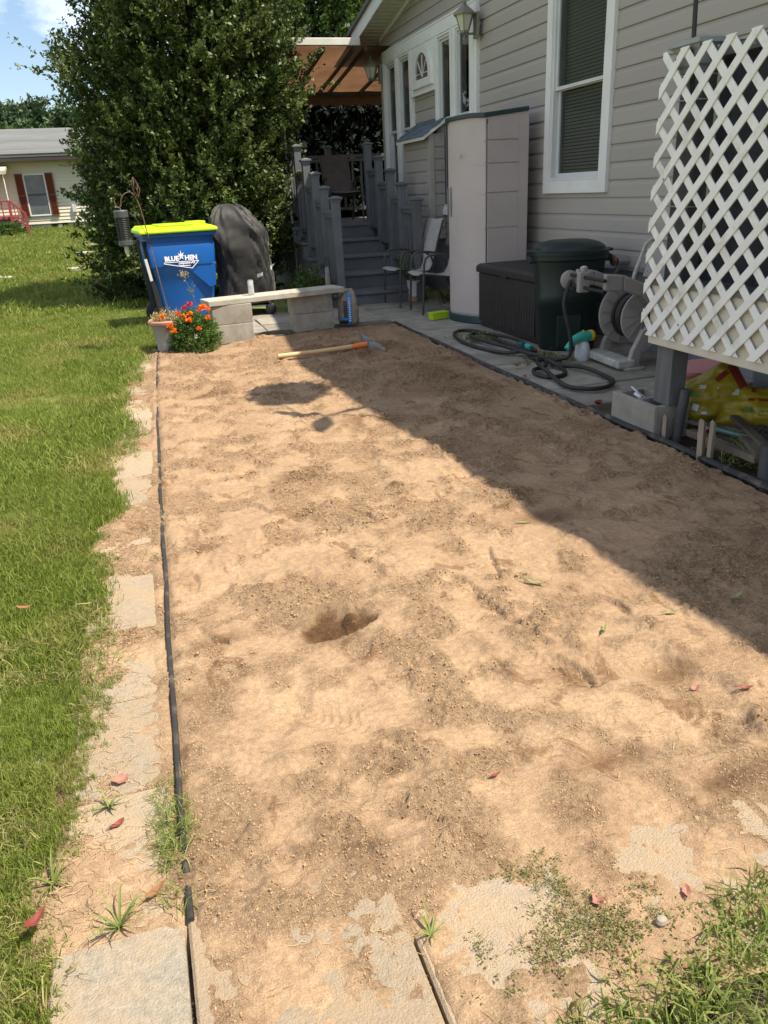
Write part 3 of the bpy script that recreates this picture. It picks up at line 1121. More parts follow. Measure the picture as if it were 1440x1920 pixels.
for i in range(64):
    y = 12.55 - i * 0.115
    sv.box((XR + .03, y - 0.005, rake_z(y) - .006), (3.90, y + 0.005, rake_z(y) + .002))
hpart('soffit_ribs', m_soffit, sv)
hpart('rake_trim', m_white, MB().loft([[(3.885, y, rake_z(y) - .045), (3.915, y, rake_z(y) - .045), (3.915, y, rake_z(y) + .004), (3.885, y, rake_z(y) + .004)] for y in (-2.4, RIDGE_Y, 12.37)]))
hpart('roof', m_shingle, MB().loft([[(XR - .04, y, rake_z(y) + .158), (14.0, y, rake_z(y) + .158), (14.0, y, rake_z(y) + .20), (XR - .04, y, rake_z(y) + .20)] for y in (-2.85, RIDGE_Y, 12.72)]))


def frame_bars(mb, y0, y1, z0, z1, wd, x0, x1):
    mb.box((x0, y0, z0), (x1, y1, z0 + wd))
    mb.box((x0, y0, z1 - wd), (x1, y1, z1))
    mb.box((x0, y0, z0 + wd), (x1, y0 + wd, z1 - wd))
    mb.box((x0, y1 - wd, z0 + wd), (x1, y1, z1 - wd))
    return mb


def window(y0, y1, z0, z1, split, casing=0.10, blinds=True, label=None):
    """casing is the outer white trim; inside it a vinyl frame, two sashes and panes"""
    wn = MB()
    c = casing
    X0, X1 = 3.868, 3.925
    # mitred casing
    O = [(y0, z0), (y1, z0), (y1, z1), (y0, z1)]
    I = [(y0 + c, z0 + c), (y1 - c, z0 + c), (y1 - c, z1 - c), (y0 + c, z1 - c)]
    for i in range(4):
        j = (i + 1) % 4
        wn.loft([[(X1, *O[i]), (X0 + .006, *O[i]), (X0, *I[i]), (X1, *I[i])], [(X1, *O[j]), (X0 + .006, *O[j]), (X0, *I[j]), (X1, *I[j])]])
    wob = wn.build('window', m_white, house, world=True)
    if label:
        wob['label'] = label
    sub_window(wob, y0 + c, y1 - c, z0 + c, z1 - c, split, blinds)
    return wob


def sub_window(par, y0, y1, z0, z1, split, blinds=True):
    hp = lambda name, mat, mb: mb.build(name, mat, par, world=True)
    f = frame_bars(MB(), y0 + .001, y1 - .001, z0 + .001, z1 - .001, 0.03, 3.885, 4.0)
    hp('frame', m_vinyl, f)
    up = frame_bars(MB(), y0 + .031, y1 - .031, split - 0.012, z1 - .031, 0.028, 3.905, 3.935)
    hp('sash', m_vinyl, up)
    lo = frame_bars(MB(), y0 + .031, y1 - .031, z0 + .031, split + 0.014, 0.034, 3.937, 3.965)
    hp('sash', m_vinyl, lo)
    hp('pane', m_pane, MB().box((3.918, y0 + .05, split), (3.922, y1 - .05, z1 - .05)))
    hp('pane', m_pane, MB().box((3.949, y0 + .055, z0 + .055), (3.953, y1 - .055, split)))
    if blinds:
        b = MB()
        z = z0 + 0.05
        while z < z1 - 0.05:
            b.obox((3.995, (y0 + y1) / 2, z), (0.024, y1 - y0 - 0.08, 0.0016), Matrix.Rotation(R(62), 3, 'Y'))
            z += 0.0285
        ob = hp('blind', m_blind, b)
        ob['kind'] = 'stuff'


window(6.17, 7.26, 1.21, 3.06, 2.085, 0.105, True, 'tall double-hung window with closed blinds in white casing')

# the window group: white surround with four narrow windows and an arched light
tr = MB()
tr.box((3.866, 8.83, 2.99), (3.925, 12.21, 3.145))
for (a, b) in ((12.11, 12.21), (11.53, 11.65), (10.97, 11.06), (10.03, 10.10), (9.47, 9.60), (8.83, 9.02)):
    tr.box((3.8665, a, 1.055), (3.9255, b, 2.989))
tr.box((3.862, 10.97, 0.985), (3.925, 12.21, 1.054))
tr.box((3.862, 8.83, 0.985), (3.925, 10.10, 1.054))
hpart('window_surround', m_white, tr, bevel=0.004)
tr = MB()
for (a, b) in ((12.16, 12.21), (11.585, 11.60), (9.53, 9.545), (8.90, 8.915)):
    tr.box((3.858, a - .003, 1.06), (3.8655, b - .02, 2.985))
tr.box((3.858, 8.84, 3.12), (3.8655, 12.2, 3.14))
hpart('trim_bead', m_white, tr, bevel=0.002)
for (a, b) in ((11.65, 12.11), (11.06, 11.53), (9.60, 10.03), (9.02, 9.47)):
    wob = frame_bars(MB(), a, b, 1.056, 2.988, 0.022, 3.872, 3.93).build('window', m_white, house, world=True)
    sub_window(wob, a + .022, b - .022, 1.078, 2.966, 2.085, False)
    MB().box((4.06, a + .03, 1.1), (4.07, b - .03, 2.95)).build('curtain', M('grey_curtain', (0.16, 0.17, 0.17), 0.8, (0.1, 0.11, 0.11), 5, stretch=(1, 14, 0.4)), wob, world=True)
# arched light in its panel
hpart('arch_panel', m_white, MB().box((3.872, 10.102, 2.452), (3.925, 10.968, 2.988)))
hpart('panel_sill', m_white, MB().box((3.852, 10.09, 2.43), (3.925, 10.98, 2.452)))


def arch(r, zs, zb, yc, n=20):
    return [(yc - r, zb), (yc + r, zb)] + [(yc + r * math.cos(PI * i / n), zs + r * math.sin(PI * i / n)) for i in range(n + 1)]


yc = 10.52
af = MB()
o1 = arch(0.325, 2.655, 2.535, yc)
o2 = arch(0.235, 2.655, 2.60, yc)
af.loft([[(3.872, *p) for p in o1], [(3.845, *p) for p in o1], [(3.845, *p) for p in o2], [(3.905, *p) for p in o2]], caps=False)
aw = hpart('arched_window', m_white, af, smooth=False)
MB().box((3.835, yc - 0.36, 2.505), (3.875, yc + 0.36, 2.536)).build('sill', m_white, aw, world=True)
pn = MB()
pn.prism([(p[0], p[1]) for p in o2], 'x', 3.8655, 3.8685)
m_archglass = M('dark_arch_glass', (0.05, 0.065, 0.075), 0.06, spec=0.6)
pn.build('pane', m_archglass, aw, world=True)
mu = MB()
for ang in (45, 90, 135):
    mu.bar((3.861, yc, 2.62), (3.861, yc + 0.225 * math.cos(R(ang)), 2.655 + 0.22 * math.sin(R(ang))), 0.008, 0.014, (1, 0, 0))
mu.bar((3.861, yc - 0.23, 2.66), (3.861, yc + 0.23, 2.66), 0.008, 0.012, (1, 0, 0))
mu.build('muntin', m_white, aw, world=True)

# ---- small clad chase with its own shingled roof
ch = thing('wall_chase', 'narrow siding-clad chase with a small blue-grey shingled roof beside the stairs', 'chase', (3.81, 10.35, 0.7))
MB().box((3.715, 9.90, 0.70), (3.90, 10.85, 1.93)).build('core', m_siding, ch, world=True)
MB().box((3.688, 9.872, 0.69), (3.76, 9.96, 1.93)).build('corner_trim', m_siding, ch, world=True, bevel=0.004)
MB().box((3.688, 10.80, 0.69), (3.76, 10.86, 1.93)).build('corner_trim', m_siding, ch, world=True, bevel=0.004)
sbc = MB().prism([(p[0], p[1]) for p in prof], 'y', 0, 1).mesh('siding_board')
sbd = MB().prism([(p[0], p[1]) for p in prof], 'x', 0, 1)
sbd = MB().loft([[(0, q[0], q[1]) for q in prof], [(1, q[0], q[1]) for q in prof]]).mesh('siding_board')
for i in range(9):
    z = 0.70 + i * E_
    o = link('siding_board', sbc, ch, m_siding, (3.714 - 3.81, 9.96 - 10.35, z - 0.7))
    o.scale = (1, 0.84, 1)
    o = link('siding_board', sbd, ch, m_siding, (3.76 - 3.81, 9.90 - 10.35, z - 0.7))
    o.scale = (0.14, 1, 1)
MB().prism([(3.60, 1.90), (3.90, 2.09), (3.90, 2.05), (3.60, 1.86)], 'y', 9.83, 10.90).build('roof', m_white, ch, world=True)
sh = MB().box((0, 0, 0), (0.105, 0.172, 0.008)).mesh('shingle')
sl_a = math.atan2(0.19, 0.30)
for r in range(4):
    for c in range(6):
        o = link('shingle', sh, ch, m_bshingle, (3.585 + r * 0.078 - 3.81, 9.815 + c * 0.18 + (0.03 if r % 2 else 0) - 10.35, 1.897 + r * 0.0505 - 0.7))
        o.rotation_euler = (0, -sl_a + 0.04, 0)


# ---- wall lanterns
def lantern(loc, label):
    t = thing('wall_lantern', label, 'lantern', loc, 0, 'wall lanterns')
    MB().box((-0.03, -0.055, -0.14), (0.0, 0.055, 0.10)).build('back_plate', m_lant, t, bevel=0.006)
    MB().tube([(-0.02, 0, -0.09), (-0.10, 0, -0.10), (-0.15, 0, -0.09)], 0.012, 8).build('arm', m_lant, t, True)
    c = (-0.15, 0, 0)
    MB().lathe([(0.03, -0.105), (0.052, -0.09), (0.052, -0.07)], 6, c).build('base_ring', m_lant, t)
    MB().lathe([(0.048, -0.07), (0.098, 0.075)], 6, c).build('glass', m_glass, t)
    fr = MB()
    for i in range(6):
        a_ = 2 * PI * i / 6
        fr.bar((c[0] + 0.05 * math.cos(a_), 0.05 * math.sin(a_), -0.07), (c[0] + 0.101 * math.cos(a_), 0.101 * math.sin(a_), 0.075), 0.008, 0.008)
    fr.build('ribs', m_lant, t)
    cp = MB().lathe([(0.125, 0.07), (0.128, 0.085), (0.05, 0.145), (0.025, 0.165)], 6, c).build('cap', m_lant, t)
    MB().lathe([(0.012, 0.16), (0.022, 0.175), (0.018, 0.195), (0.006, 0.215)], 10, c).build('finial', m_lant, cp, True)
    return t


lantern((3.862, 8.78, 2.90), 'olive hexagonal wall lantern at the near end of the window surround')
lantern((3.862, 12.27, 2.90), 'olive hexagonal wall lantern at the house corner under the awning')

# ================================================================== STAIRS AND PORCH
st = thing('porch_stairs', 'grey painted wooden stairs with stepped railings up to the porch', 'stairs', (2.85, 9.5, 0))
for k in range(5):
    yk = 9.50 + 0.48 * k
    zk = 0.155 + 0.183 * k
    if k < 4:
        MB().box((2.20, yk, zk - 0.032), (3.52, yk + 0.245, zk)).build('tread', m_stair, st, world=True, bevel=0.006)
        MB().box((2.20, yk + 0.252, zk - 0.033), (3.52, yk + 0.497, zk - 0.001)).build('tread', m_stair, st, world=True, bevel=0.006)
    MB().box((2.24, yk + 0.03, zk - 0.185 if k else 0.0), (3.48, yk + 0.055, zk - 0.038)).build('riser', m_stair, st, world=True)
    for sx in (2.24, 3.455):
        MB().box((sx - 0.015, yk + 0.06, 0.0), (sx + 0.02, yk + 0.52, zk - 0.036)).build('stringer', m_stair, st, world=True)
PY = [9.47, 10.02, 10.47, 10.97, 11.48]
PZ = [1.28, 1.40, 1.575, 1.755, 1.95]
PB = [0.0, 0.155, 0.338, 0.521, 0.70]


def post(parent, x, y, zb, zt, wd=0.095, mat=m_stair, world=True):
    p = MB().box((x - wd / 2, y - wd / 2, zb), (x + wd / 2, y + wd / 2, zt - 0.07)).build('post', mat, parent, world=world, bevel=0.004)
    h = wd / 2
    cpp = MB()
    cpp.loft([[(x + sx * q, y + sy * q, z) for sx, sy in ((-1, -1), (1, -1), (1, 1), (-1, 1))] for q, z in
              ((h + .004, zt - .075), (h + .008, zt - .045), (h + .022, zt - .035), (h + .022, zt - .018), (h * .3, zt))])
    cpp.build('cap', mat, p, world=world)
    return p


for sx in (2.35, 3.36):
    for k in range(5):
        post(st, sx, PY[k], PB[k], PZ[k] - (0.06 if (k == 0 and sx > 3) else 0))
    for k in range(4):
        zt = PZ[k] - 0.16
        r_ = MB().box((sx - 0.042, PY[k] + 0.049, zt - 0.038), (sx + 0.042, PY[k + 1] - 0.049, zt))
        r_.box((sx - 0.028, PY[k] + 0.049, zt - 0.085), (sx + 0.028, PY[k + 1] - 0.049, zt - 0.0385))
        r_.build('rail', m_stair, st, world=True, bevel=0.004)
        zb = PB[k + 1] + 0.12
        MB().box((sx - 0.028, PY[k] + 0.049, zb), (sx + 0.028, PY[k + 1] - 0.049, zb + 0.06)).build('rail', m_stair, st, world=True, bevel=0.004)
        for j in range(3):
            y = PY[k] + (PY[k + 1] - PY[k]) * (j + 1) / 4
            MB().box((sx - 0.016, y - 0.016, zb + 0.06), (sx + 0.016, y + 0.016, zt - 0.0855)).build('baluster', m_stair, st, world=True)

po = thing('porch', 'grey porch deck with railing under the awning', 'porch', (3.3, 12.8, 0))
for i in range(20):
    y = 11.43 + i * 0.145
    MB().box((2.18, y, 0.855), (3.88 if y < 12.3 else 4.75, y + 0.139, 0.888)).build('deck_board', m_stair, po, world=True)
MB().box((2.2, 11.46, 0.0), (2.24, 14.3, 0.853)).build('skirt', m_stair, po, world=True)
MB().box((2.25, 14.26, 0.0), (4.72, 14.3, 0.853)).build('skirt', m_stair, po, world=True)
for x in (2.32, 3.45, 4.62):
    post(po, x, 14.2, 0.889, 2.06)
for z in (1.02, 1.80, 1.862):
    MB().box((2.37, 14.17, z), (3.40, 14.23, z + 0.05)).build('rail', m_stair, po, world=True)
    MB().box((3.50, 14.17, z), (4.57, 14.23, z + 0.05)).build('rail', m_stair, po, world=True)
for i in range(14):
    x = 2.45 + i * 0.158
    if abs(x - 3.45) > 0.07:
        MB().box((x - .016, 14.185, 1.07), (x + .016, 14.215, 1.80)).build('baluster', m_stair, po, world=True)
for y in (12.6, 13.4):
    post(po, 2.32, y, 0.889, 2.0)
for (a, b) in ((11.53, 12.55), (12.65, 13.35), (13.45, 14.15)):
    for z in (1.02, 1.80):
        MB().box((2.29, a, z), (2.35, b, z + 0.05)).build('rail', m_stair, po, world=True)
    k = 5
    for j in range(k):
        y = a + (b - a) * (j + .5) / k
        MB().box((2.304, y - .016, 1.07), (2.336, y + .016, 1.80)).build('baluster', m_stair, po, world=True)

# ---- awning
awn = thing('awning', 'brown canvas patio awning on a white beam over the porch', 'awning', (3.4, 12.0, 3.2))
AY0, AY1, AZ0, AZ1, AX0, AX1 = 11.95, 14.35, 3.20, 2.90, 2.30, 4.9
fb = MB()
ny = 10
nxs = 24
rings = []
for j in range(ny + 1):
    t = j / ny
    y = AY0 + (AY1 - AY0) * t
    rings.append([(AX0 + (AX1 - AX0) * i / nxs, y, AZ0 + (AZ1 - AZ0) * t - 0.03 * math.sin(PI * t) - 0.012 * abs(math.sin(PI * i / 6))) for i in range(nxs + 1)])
fb.loft(rings, caps=False, closed=False)
fb.build('canvas', m_awn, awn, True, world=True)
MB().box((2.26, 11.87, 3.185), (3.455, 11.93, 3.275)).build('front_beam', m_alu, awn, world=True, bevel=0.006)
for x in (2.32, 2.95, 3.38, 3.55, 4.1, 4.7):
    MB().bar((x, 11.95, 3.155), (x, 14.33, 2.85), 0.035, 0.05).build('rafter', m_rafter, awn, world=True)
va = MB()
n = 60
top = [(2.3 + 2.6 * i / n, 2.90) for i in range(n + 1)]
bot = [(2.3 + 2.6 * i / n, 2.70 - 0.03 * abs(math.sin(PI * i / 5))) for i in range(n + 1)]
va.prism(top + bot[::-1], 'y', 14.352, 14.358)
va.build('valance', m_valance, awn, world=True)
MB().box((2.26, 14.30, 2.83), (4.9, 14.345, 2.88)).build('rear_beam', m_rafter, awn, world=True)
MB().tube([(2.285, 11.9, 3.19), (2.285, 11.9, 0.85)], 0.016, 8).build('pole', m_alu, awn, True, world=True)
MB().tube([(2.29, 14.3, 2.85), (2.29, 14.3, 0.88)], 0.016, 8).build('pole', m_alu, awn, True, world=True)


# ================================================================== PATIO CHAIRS
def patio_chair(label, loc, rz, sling, group='patio sling chairs'):
    t = thing('patio_chair', label, 'chair', loc, rz, group)
    # local: seat front faces -x
    for s in (-1, 1):
        y = s * 0.255
        MB().tube([(0.0, y, 0), (0.015, y, 0.30), (0.025, y, 0.53), (0.045, y, 0.60), (0.09, y, 0.632), (0.2, y, 0.635), (0.34, y, 0.615), (0.42, y, 0.56), (0.455, y, 0.46), (0.45, y, 0.36)], 0.0135, 8).build('arm_leg', m_chairm, t, True)
        MB().tube([(0.43, y, 0.41), (0.50, y, 0.22), (0.585, y, 0.0)], 0.0135, 8).build('rear_leg', m_chairm, t, True)
        yy = s * 0.225
        MB().tube([(-0.02, yy, 0.43), (0.1, yy, 0.425), (0.33, yy, 0.385), (0.41, yy, 0.395), (0.455, yy, 0.46), (0.53, yy, 0.74), (0.60, yy, 0.96)], 0.012, 8).build('sling_rail', m_chairm, t, True)
    MB().tube([(0.02, -0.255, 0.40), (0.02, 0.255, 0.40)], 0.010, 8).build('cross_bar', m_chairm, t, True)
    MB().tube([(0.45, -0.255, 0.36), (0.45, 0.255, 0.36)], 0.010, 8).build('cross_bar', m_chairm, t, True)
    P = [(-0.03, 0.425), (0.02, 0.438), (0.1, 0.430), (0.2, 0.40), (0.33, 0.378), (0.41, 0.39), (0.455, 0.455), (0.49, 0.60), (0.53, 0.745), (0.605, 0.972)]
    rg = []
    for x, z in P:
        rg.append([(x, -0.222, z), (x, 0, z - 0.012), (x, 0.222, z)])
    mb = MB()
    th = 0.006
    ring = []
    for (x, z) in P:
        ring.append([(x, -0.222, z), (x, 0, z - 0.014), (x, 0.222, z), (x, 0.222, z + th), (x, 0, z - 0.014 + th), (x, -0.222, z + th)])
    mb.loft(ring)
    mb.build('sling', sling, t, True, angle=50)
    return t


patio_chair('sling patio chair with brown arms nearer the stairs', (2.94, 9.28, 0.0), R(4), m_sling)
patio_chair('sling patio chair half hidden behind the tall locker', (3.0, 8.56, 0.0), R(-3), m_sling)
patio_chair('dim brown sling chair up on the porch', (3.28, 12.45, 0.888), R(92), m_sling2)

# ================================================================== LOCKER
lk = thing('storage_locker', 'tall beige plastic storage locker with wavy dark green lid', 'locker', (3.45, 7.85, 0))


def front(tt):      # bowed front between near corner and far corner
    q_ = 2 * tt - 1
    y = 7.87 + (0.51 if q_ < 0 else 0.42) * q_
    x = 3.315 - 0.175 * (1 - abs(q_) ** (2.0 if q_ < 0 else 1.15)) + (0.05 * q_ if q_ > 0 else 0)
    return (x, y)


NF = 22
fr = [front(i / NF) for i in range(NF + 1)]
foot = [(3.76, 7.36)] + fr + [(3.76, 8.29)]


def lid_z(x):
    return 1.885 + 0.030 * math.sin((x - 3.16) * 9.5 + 1.2) * (1 if x < 3.5 else 1) + 0.05 * max(0, (x - 3.35)) / 0.4


inn = [(x + 0.012 if x < 3.7 else x, y) for x, y in foot]
b = MB()
b.loft([[(x, y, 0.07) for x, y in inn], [(x, y, lid_z(x)) for x, y in inn]])
b.build('body', m_lock, lk, world=True, smooth=True, angle=30)


def door(i0, i1):
    out = fr[i0:i1 + 1]
    inner = [(x + 0.03, y) for x, y in out]
    poly = out + inner[::-1]
    return MB().loft([[(x, y, 0.085) for x, y in poly], [(x, y, lid_z(x) - 0.004) for x, y in poly]])


d1 = door(0, 10).build('door', m_lock, lk, world=True, smooth=True, bevel=0.006, angle=30)
d2 = door(12, 22).build('door', m_lock, lk, world=True, smooth=True, bevel=0.006, angle=30)
cs = MB()
poly = [(x + 0.006, y) for x, y in fr[10:13]] + [(x + 0.03, y) for x, y in fr[10:13]][::-1]
cs.loft([[(x, y, 0.085) for x, y in poly], [(x, y, 1.86) for x, y in poly]])
cs.build('centre_strip', m_lock, lk, world=True)
hd = MB()
hd.lathe([(0.0, -0.15), (0.014, -0.13), (0.02, 0), (0.014, 0.13), (0.0, 0.15)], 10, (fr[10][0] + 0.002, fr[10][1] - 0.015, 1.17), (0.5, 1.2))
hd.build('handle', M('locker_handle', (0.16, 0.15, 0.15), 0.5), d1, world=True, smooth=True)
hd = MB()
hd.lathe([(0.0, -0.15), (0.014, -0.13), (0.02, 0), (0.014, 0.13), (0.0, 0.15)], 10, (fr[12][0] + 0.002, fr[12][1] + 0.015, 1.17), (0.5, 1.2))
hd.build('handle', bpy.data.materials['locker_handle'], d2, world=True, smooth=True)
out = [(x - 0.02 if x < 3.6 else x, (y - 0.015 if y < 7.8 else y + 0.015)) for x, y in foot]
b = MB()
b.loft([[(x, y, lid_z(x) - 0.012) for x, y in out], [(x, y, lid_z(x) + 0.028) for x, y in out]])
b.build('lid', m_lockg, lk, world=True, bevel=0.008)
b = MB()
b.loft([[(x - .015 if x < 3.6 else x, y - (.015 if y < 7.5 else 0), 0.0) for x, y in foot], [(x - .008 if x < 3.6 else x, y - (.008 if y < 7.5 else 0), 0.07) for x, y in foot]])
b.build('base', m_lockg, lk, world=True, bevel=0.01)
for z in (1.70, 1.50, 1.24, 0.92, 0.56):
    g = MB()
    pts = fr[0:3]
    g.loft([[(pts[0][0] - .004, pts[0][1] - .003, z - .008), (pts[0][0] - .004, pts[0][1] - .003, z + .006), (pts[0][0] + .02, pts[0][1], z + .006), (pts[0][0] + .02, pts[0][1], z - .008)]]
           + [[(x - .004, y, z - .008), (x - .004, y, z + .006), (x + .02, y, z + .006), (x + .02, y, z - .008)] for x, y in pts[1:]])
    g.build('groove_ridge', m_lock, d1, world=True)
zb_ = [0.085, 0.56, 0.92, 1.24, 1.50, 1.70, 1.845]
for i in range(6):
    MB().box((3.335, 7.349, zb_[i] + (0.006 if i else 0)), (3.66, 7.361, zb_[i + 1] - 0.006)).build('side_panel', m_lock, lk, world=True, bevel=0.003)
MB().box((3.6605, 7.3492, 0.085), (3.762, 7.361, 1.87)).build('side_panel', m_lock, lk, world=True, bevel=0.003)
lx, ly = fr[6]
ring = MB()
ring.tube([(lx - 0.004 + 0.10 * 0.0, ly + 0.062 * math.cos(2 * PI * i / 18), 1.585 + 0.022 * math.sin(2 * PI * i / 18)) for i in range(18)], 0.0022, 5, closed=True)
ring.xform(Matrix.Translation((lx, ly, 0)) @ Matrix.Rotation(R(-20), 4, 'Z') @ Matrix.Translation((-lx, -ly, 0)))
ring.build('logo_oval', m_lock, d1, world=True)
text_part('Rubbermaid', 0.022, m_lock, d1, (lx - 0.006 - 3.45, ly - 7.85, 1.585), (R(90), 0, R(-90 - 20)), 'lettering', 0.1)

# ================================================================== DECK BOX
db = thing('deck_box', 'dark brown lidded deck box between locker and trash can', 'deck box', (3.5, 6.75, 0))
b = MB().loft([[(3.245, 6.10, 0), (3.80, 6.10, 0), (3.80, 7.30, 0), (3.245, 7.30, 0)], [(3.225, 6.08, 0.52), (3.82, 6.08, 0.52), (3.82, 7.32, 0.52), (3.225, 7.32, 0.52)]])
b.build('body', m_box, db, world=True, bevel=0.012)
for i in range(24):
    y = 6.13 + i * 0.0495
    MB().box((3.226, y, 0.06), (3.236, y + 0.04, 0.49)).build('rib', m_box, db, world=True, bevel=0.003, seg=1)
b = MB().loft([[(3.205, 6.06, 0.525), (3.84, 6.06, 0.525), (3.84, 7.34, 0.525), (3.205, 7.34, 0.525)], [(3.205, 6.06, 0.585), (3.84, 6.06, 0.585), (3.84, 7.34, 0.585), (3.205, 7.34, 0.585)],
               [(3.23, 6.09, 0.605), (3.82, 6.09, 0.605), (3.82, 7.31, 0.605), (3.23, 7.31, 0.605)]])
b.build('lid', m_box, db, world=True, bevel=0.012)
MB().box((3.198, 6.64, 0.515), (3.21, 6.76, 0.55)).build('latch', m_black, db, world=True, bevel=0.005)


# ================================================================== GREEN TRASH CAN
def sup(cx, cy, rx, ry, z, n=40, e=3.2):
    pts = []
    for j in range(n):
        t = 2 * PI * j / n
        c, s_ = math.cos(t), math.sin(t)
        pts.append((cx + rx * math.copysign(abs(c) ** (2 / e), c), cy + ry * math.copysign(abs(s_) ** (2 / e), s_), z))
    return pts


tcn = thing('trash_can', 'dark green lidded trash can standing by the deck box', 'trash can', (3.42, 5.92, 0))
rings = []
for z, r in ((0.0, 0.225), (0.02, 0.232), (0.34, 0.247), (0.37, 0.268), (0.46, 0.272), (0.49, 0.262), (0.72, 0.285), (0.73, 0.30), (0.765, 0.30)):
    ring = sup(0, 0, r, r * 0.96, z)
    if 0.3 < z < 0.5:
        ring = [(x, y, zz + 0.10 * x - 0.08 * y) for x, y, zz in ring]
    rings.append(ring)
MB().loft(rings).build('body', m_can, tcn, True, angle=40)
MB().box((-0.11, -0.243, 0.03), (0.09, -0.225, 0.30)).build('moulded_panel', m_can, tcn, bevel=0.012)
rings = []
for z, r in ((0.767, 0.312), (0.795, 0.312), (0.80, 0.288), (0.825, 0.275), (0.85, 0.235), (0.868, 0.16), (0.875, 0.06)):
    rings.append(sup(0, 0, r, r * 0.96, z, 40, 2.8))
MB().loft(rings).build('lid', m_can, tcn, True, angle=30)
for s in (-1, 1):
    h = MB().box((s * 0.30 - 0.035, -0.09, 0.70), (s * 0.30 + 0.035, 0.09, 0.755))
    h.build('handle', m_can, tcn, bevel=0.012)
    MB().box((s * 0.315 - 0.03, -0.06, 0.775), (s * 0.315 + 0.03, 0.06, 0.797)).build('lid_latch', m_can, tcn, bevel=0.008)
for s in (-1, 1):
    MB().lathe([(0.075, -0.02), (0.08, -0.01), (0.08, 0.01), (0.075, 0.02)], 20).xform(Matrix.Translation((0.20 * s, 0.235, 0.08)) @ Matrix.Rotation(R(90), 4, 'Y')).build('wheel', m_black, tcn, True)
tcn.rotation_euler = (0, 0, R(-22))

# ================================================================== HOSE REEL
hr = thing('hose_reel', 'taupe plastic hose reel cart behind the lattice', 'hose reel', (3.44, 5.12, 0), R(-4))
# local: drum axis along y; near side frame at y=-.24
for s, yy in ((-1, -0.23), (1, 0.20)):
    f = MB()
    C = [(-0.30, 0.64), (-0.16, 0.63), (0.0, 0.57), (0.12, 0.47), (0.20, 0.36)]
    for i in range(len(C) - 1):
        (x0, z0_), (x1, z1_) = C[i], C[i + 1]
        wd0 = 0.12 - 0.010 * i
        wd1 = 0.12 - 0.010 * (i + 1)
        f.prism([(x0, z0_ + wd0 / 2), (x0, z0_ - wd0 / 2), (x1, z1_ - wd1 / 2), (x1, z1_ + wd1 / 2)], 'y', yy - 0.025 + .0008 * i, yy + 0.025 - .0008 * i)
    f.build('side_arm', m_reel, hr, bevel=0.012)
    g = MB()
    C = [(0.20, 0.40), (0.06, 0.27), (-0.01, 0.14), (-0.04, 0.02)]
    for i in range(3):
        (x0, z0_), (x1, z1_) = C[i], C[i + 1]
        g.prism([(x0 + 0.035, z0_), (x0 - 0.035, z0_ + .02), (x1 - 0.04, z1_), (x1 + 0.05, z1_ - .01)], 'y', yy - 0.024 - .0007 * i, yy + 0.024 + .0007 * i)
    g.build('leg', m_reel, hr, bevel=0.01)
    g = MB()
    g.bar((0.02, yy, 0.14), (0.26, yy, 0.27), 0.044, 0.05)
    g.build('leg_brace', m_reel, hr, bevel=0.01)
    MB().box((-0.11, yy - 0.045, 0.0), (0.05, yy + 0.045, 0.022)).build('foot', m_reelw, hr, bevel=0.006)
    d = MB()
    rr = 0.235 if s > 0 else 0.20
    prof_ = [(0.035, -0.012), (0.05, -0.016), (rr - 0.06, -0.010), (rr - 0.02, -0.016), (rr, -0.008), (rr, 0.010), (rr - 0.02, 0.014), (0.035, 0.012)]
    d.lathe(prof_, 36)
    d.xform(Matrix.Translation((0.10, yy * 0.62, 0.36)) @ Matrix.Rotation(R(90), 4, 'X'))
    dd = d.build('drum_disc', m_reel, hr, True)
    rb = MB()
    for i in range(14):
        a_ = 2 * PI * i / 14
        rb.bar((0.10 + 0.05 * math.cos(a_), yy * 0.62 - s * 0.0 - 0.018, 0.36 + 0.05 * math.sin(a_)), (0.10 + (rr - .01) * math.cos(a_ + .35), yy * 0.62 - 0.018, 0.36 + (rr - .01) * math.sin(a_ + .35)), 0.012, 0.006, (0, 1, 0))
    rb.build('disc_ribs', m_reel, dd)
    MB().lathe([(0.045, -0.03), (0.04, 0.03)], 18).xform(Matrix.Translation((0.10, yy * 0.62 - 0.02, 0.36)) @ Matrix.Rotation(R(90), 4, 'X')).build('hub', m_black, dd, True)
hs = MB()
for k in range(4):
    hs.tube([(0.10 + (0.15 + 0.01 * (k % 2)) * math.cos(2 * PI * i / 24), -0.085 + 0.045 * k, 0.36 + (0.15 + 0.01 * (k % 2)) * math.sin(2 * PI * i / 24)) for i in range(24)], 0.017, 8, closed=True)
hs.build('wound_hose', m_hose, hr, True)
MB().bar((-0.10, -0.27, 0.05), (-0.10, 0.24, 0.05), 0.14, 0.06).build('base_tray', m_reelw, hr, bevel=0.012)
gd = MB()
gd.tube([(-0.33, -0.30, 0.66), (-0.33, 0.22, 0.66)], 0.013, 8)
gd.tube([(-0.33, -0.30, 0.585), (-0.33, 0.22, 0.585)], 0.013, 8)
gd.build('guide_rods', m_black, hr, True)
MB().box((-0.375, 0.0, 0.55), (-0.285, 0.05, 0.70)).build('hose_guide', m_reel, hr, bevel=0.012)
MB().lathe([(0.018, 0.70), (0.028, 0.715), (0.028, 0.728), (0.012, 0.738)], 14, (-0.33, 0.025, 0)).build('guide_knob', m_reelw, hr, True)
MB().lathe([(0.055, -0.022), (0.07, -0.012), (0.07, 0.012), (0.055, 0.022)], 20).xform(Matrix.Translation((-0.33, 0.25, 0.62)) @ Matrix.Rotation(R(90), 4, 'X')).build('guide_end', m_reel, hr, True)
ph = MB()
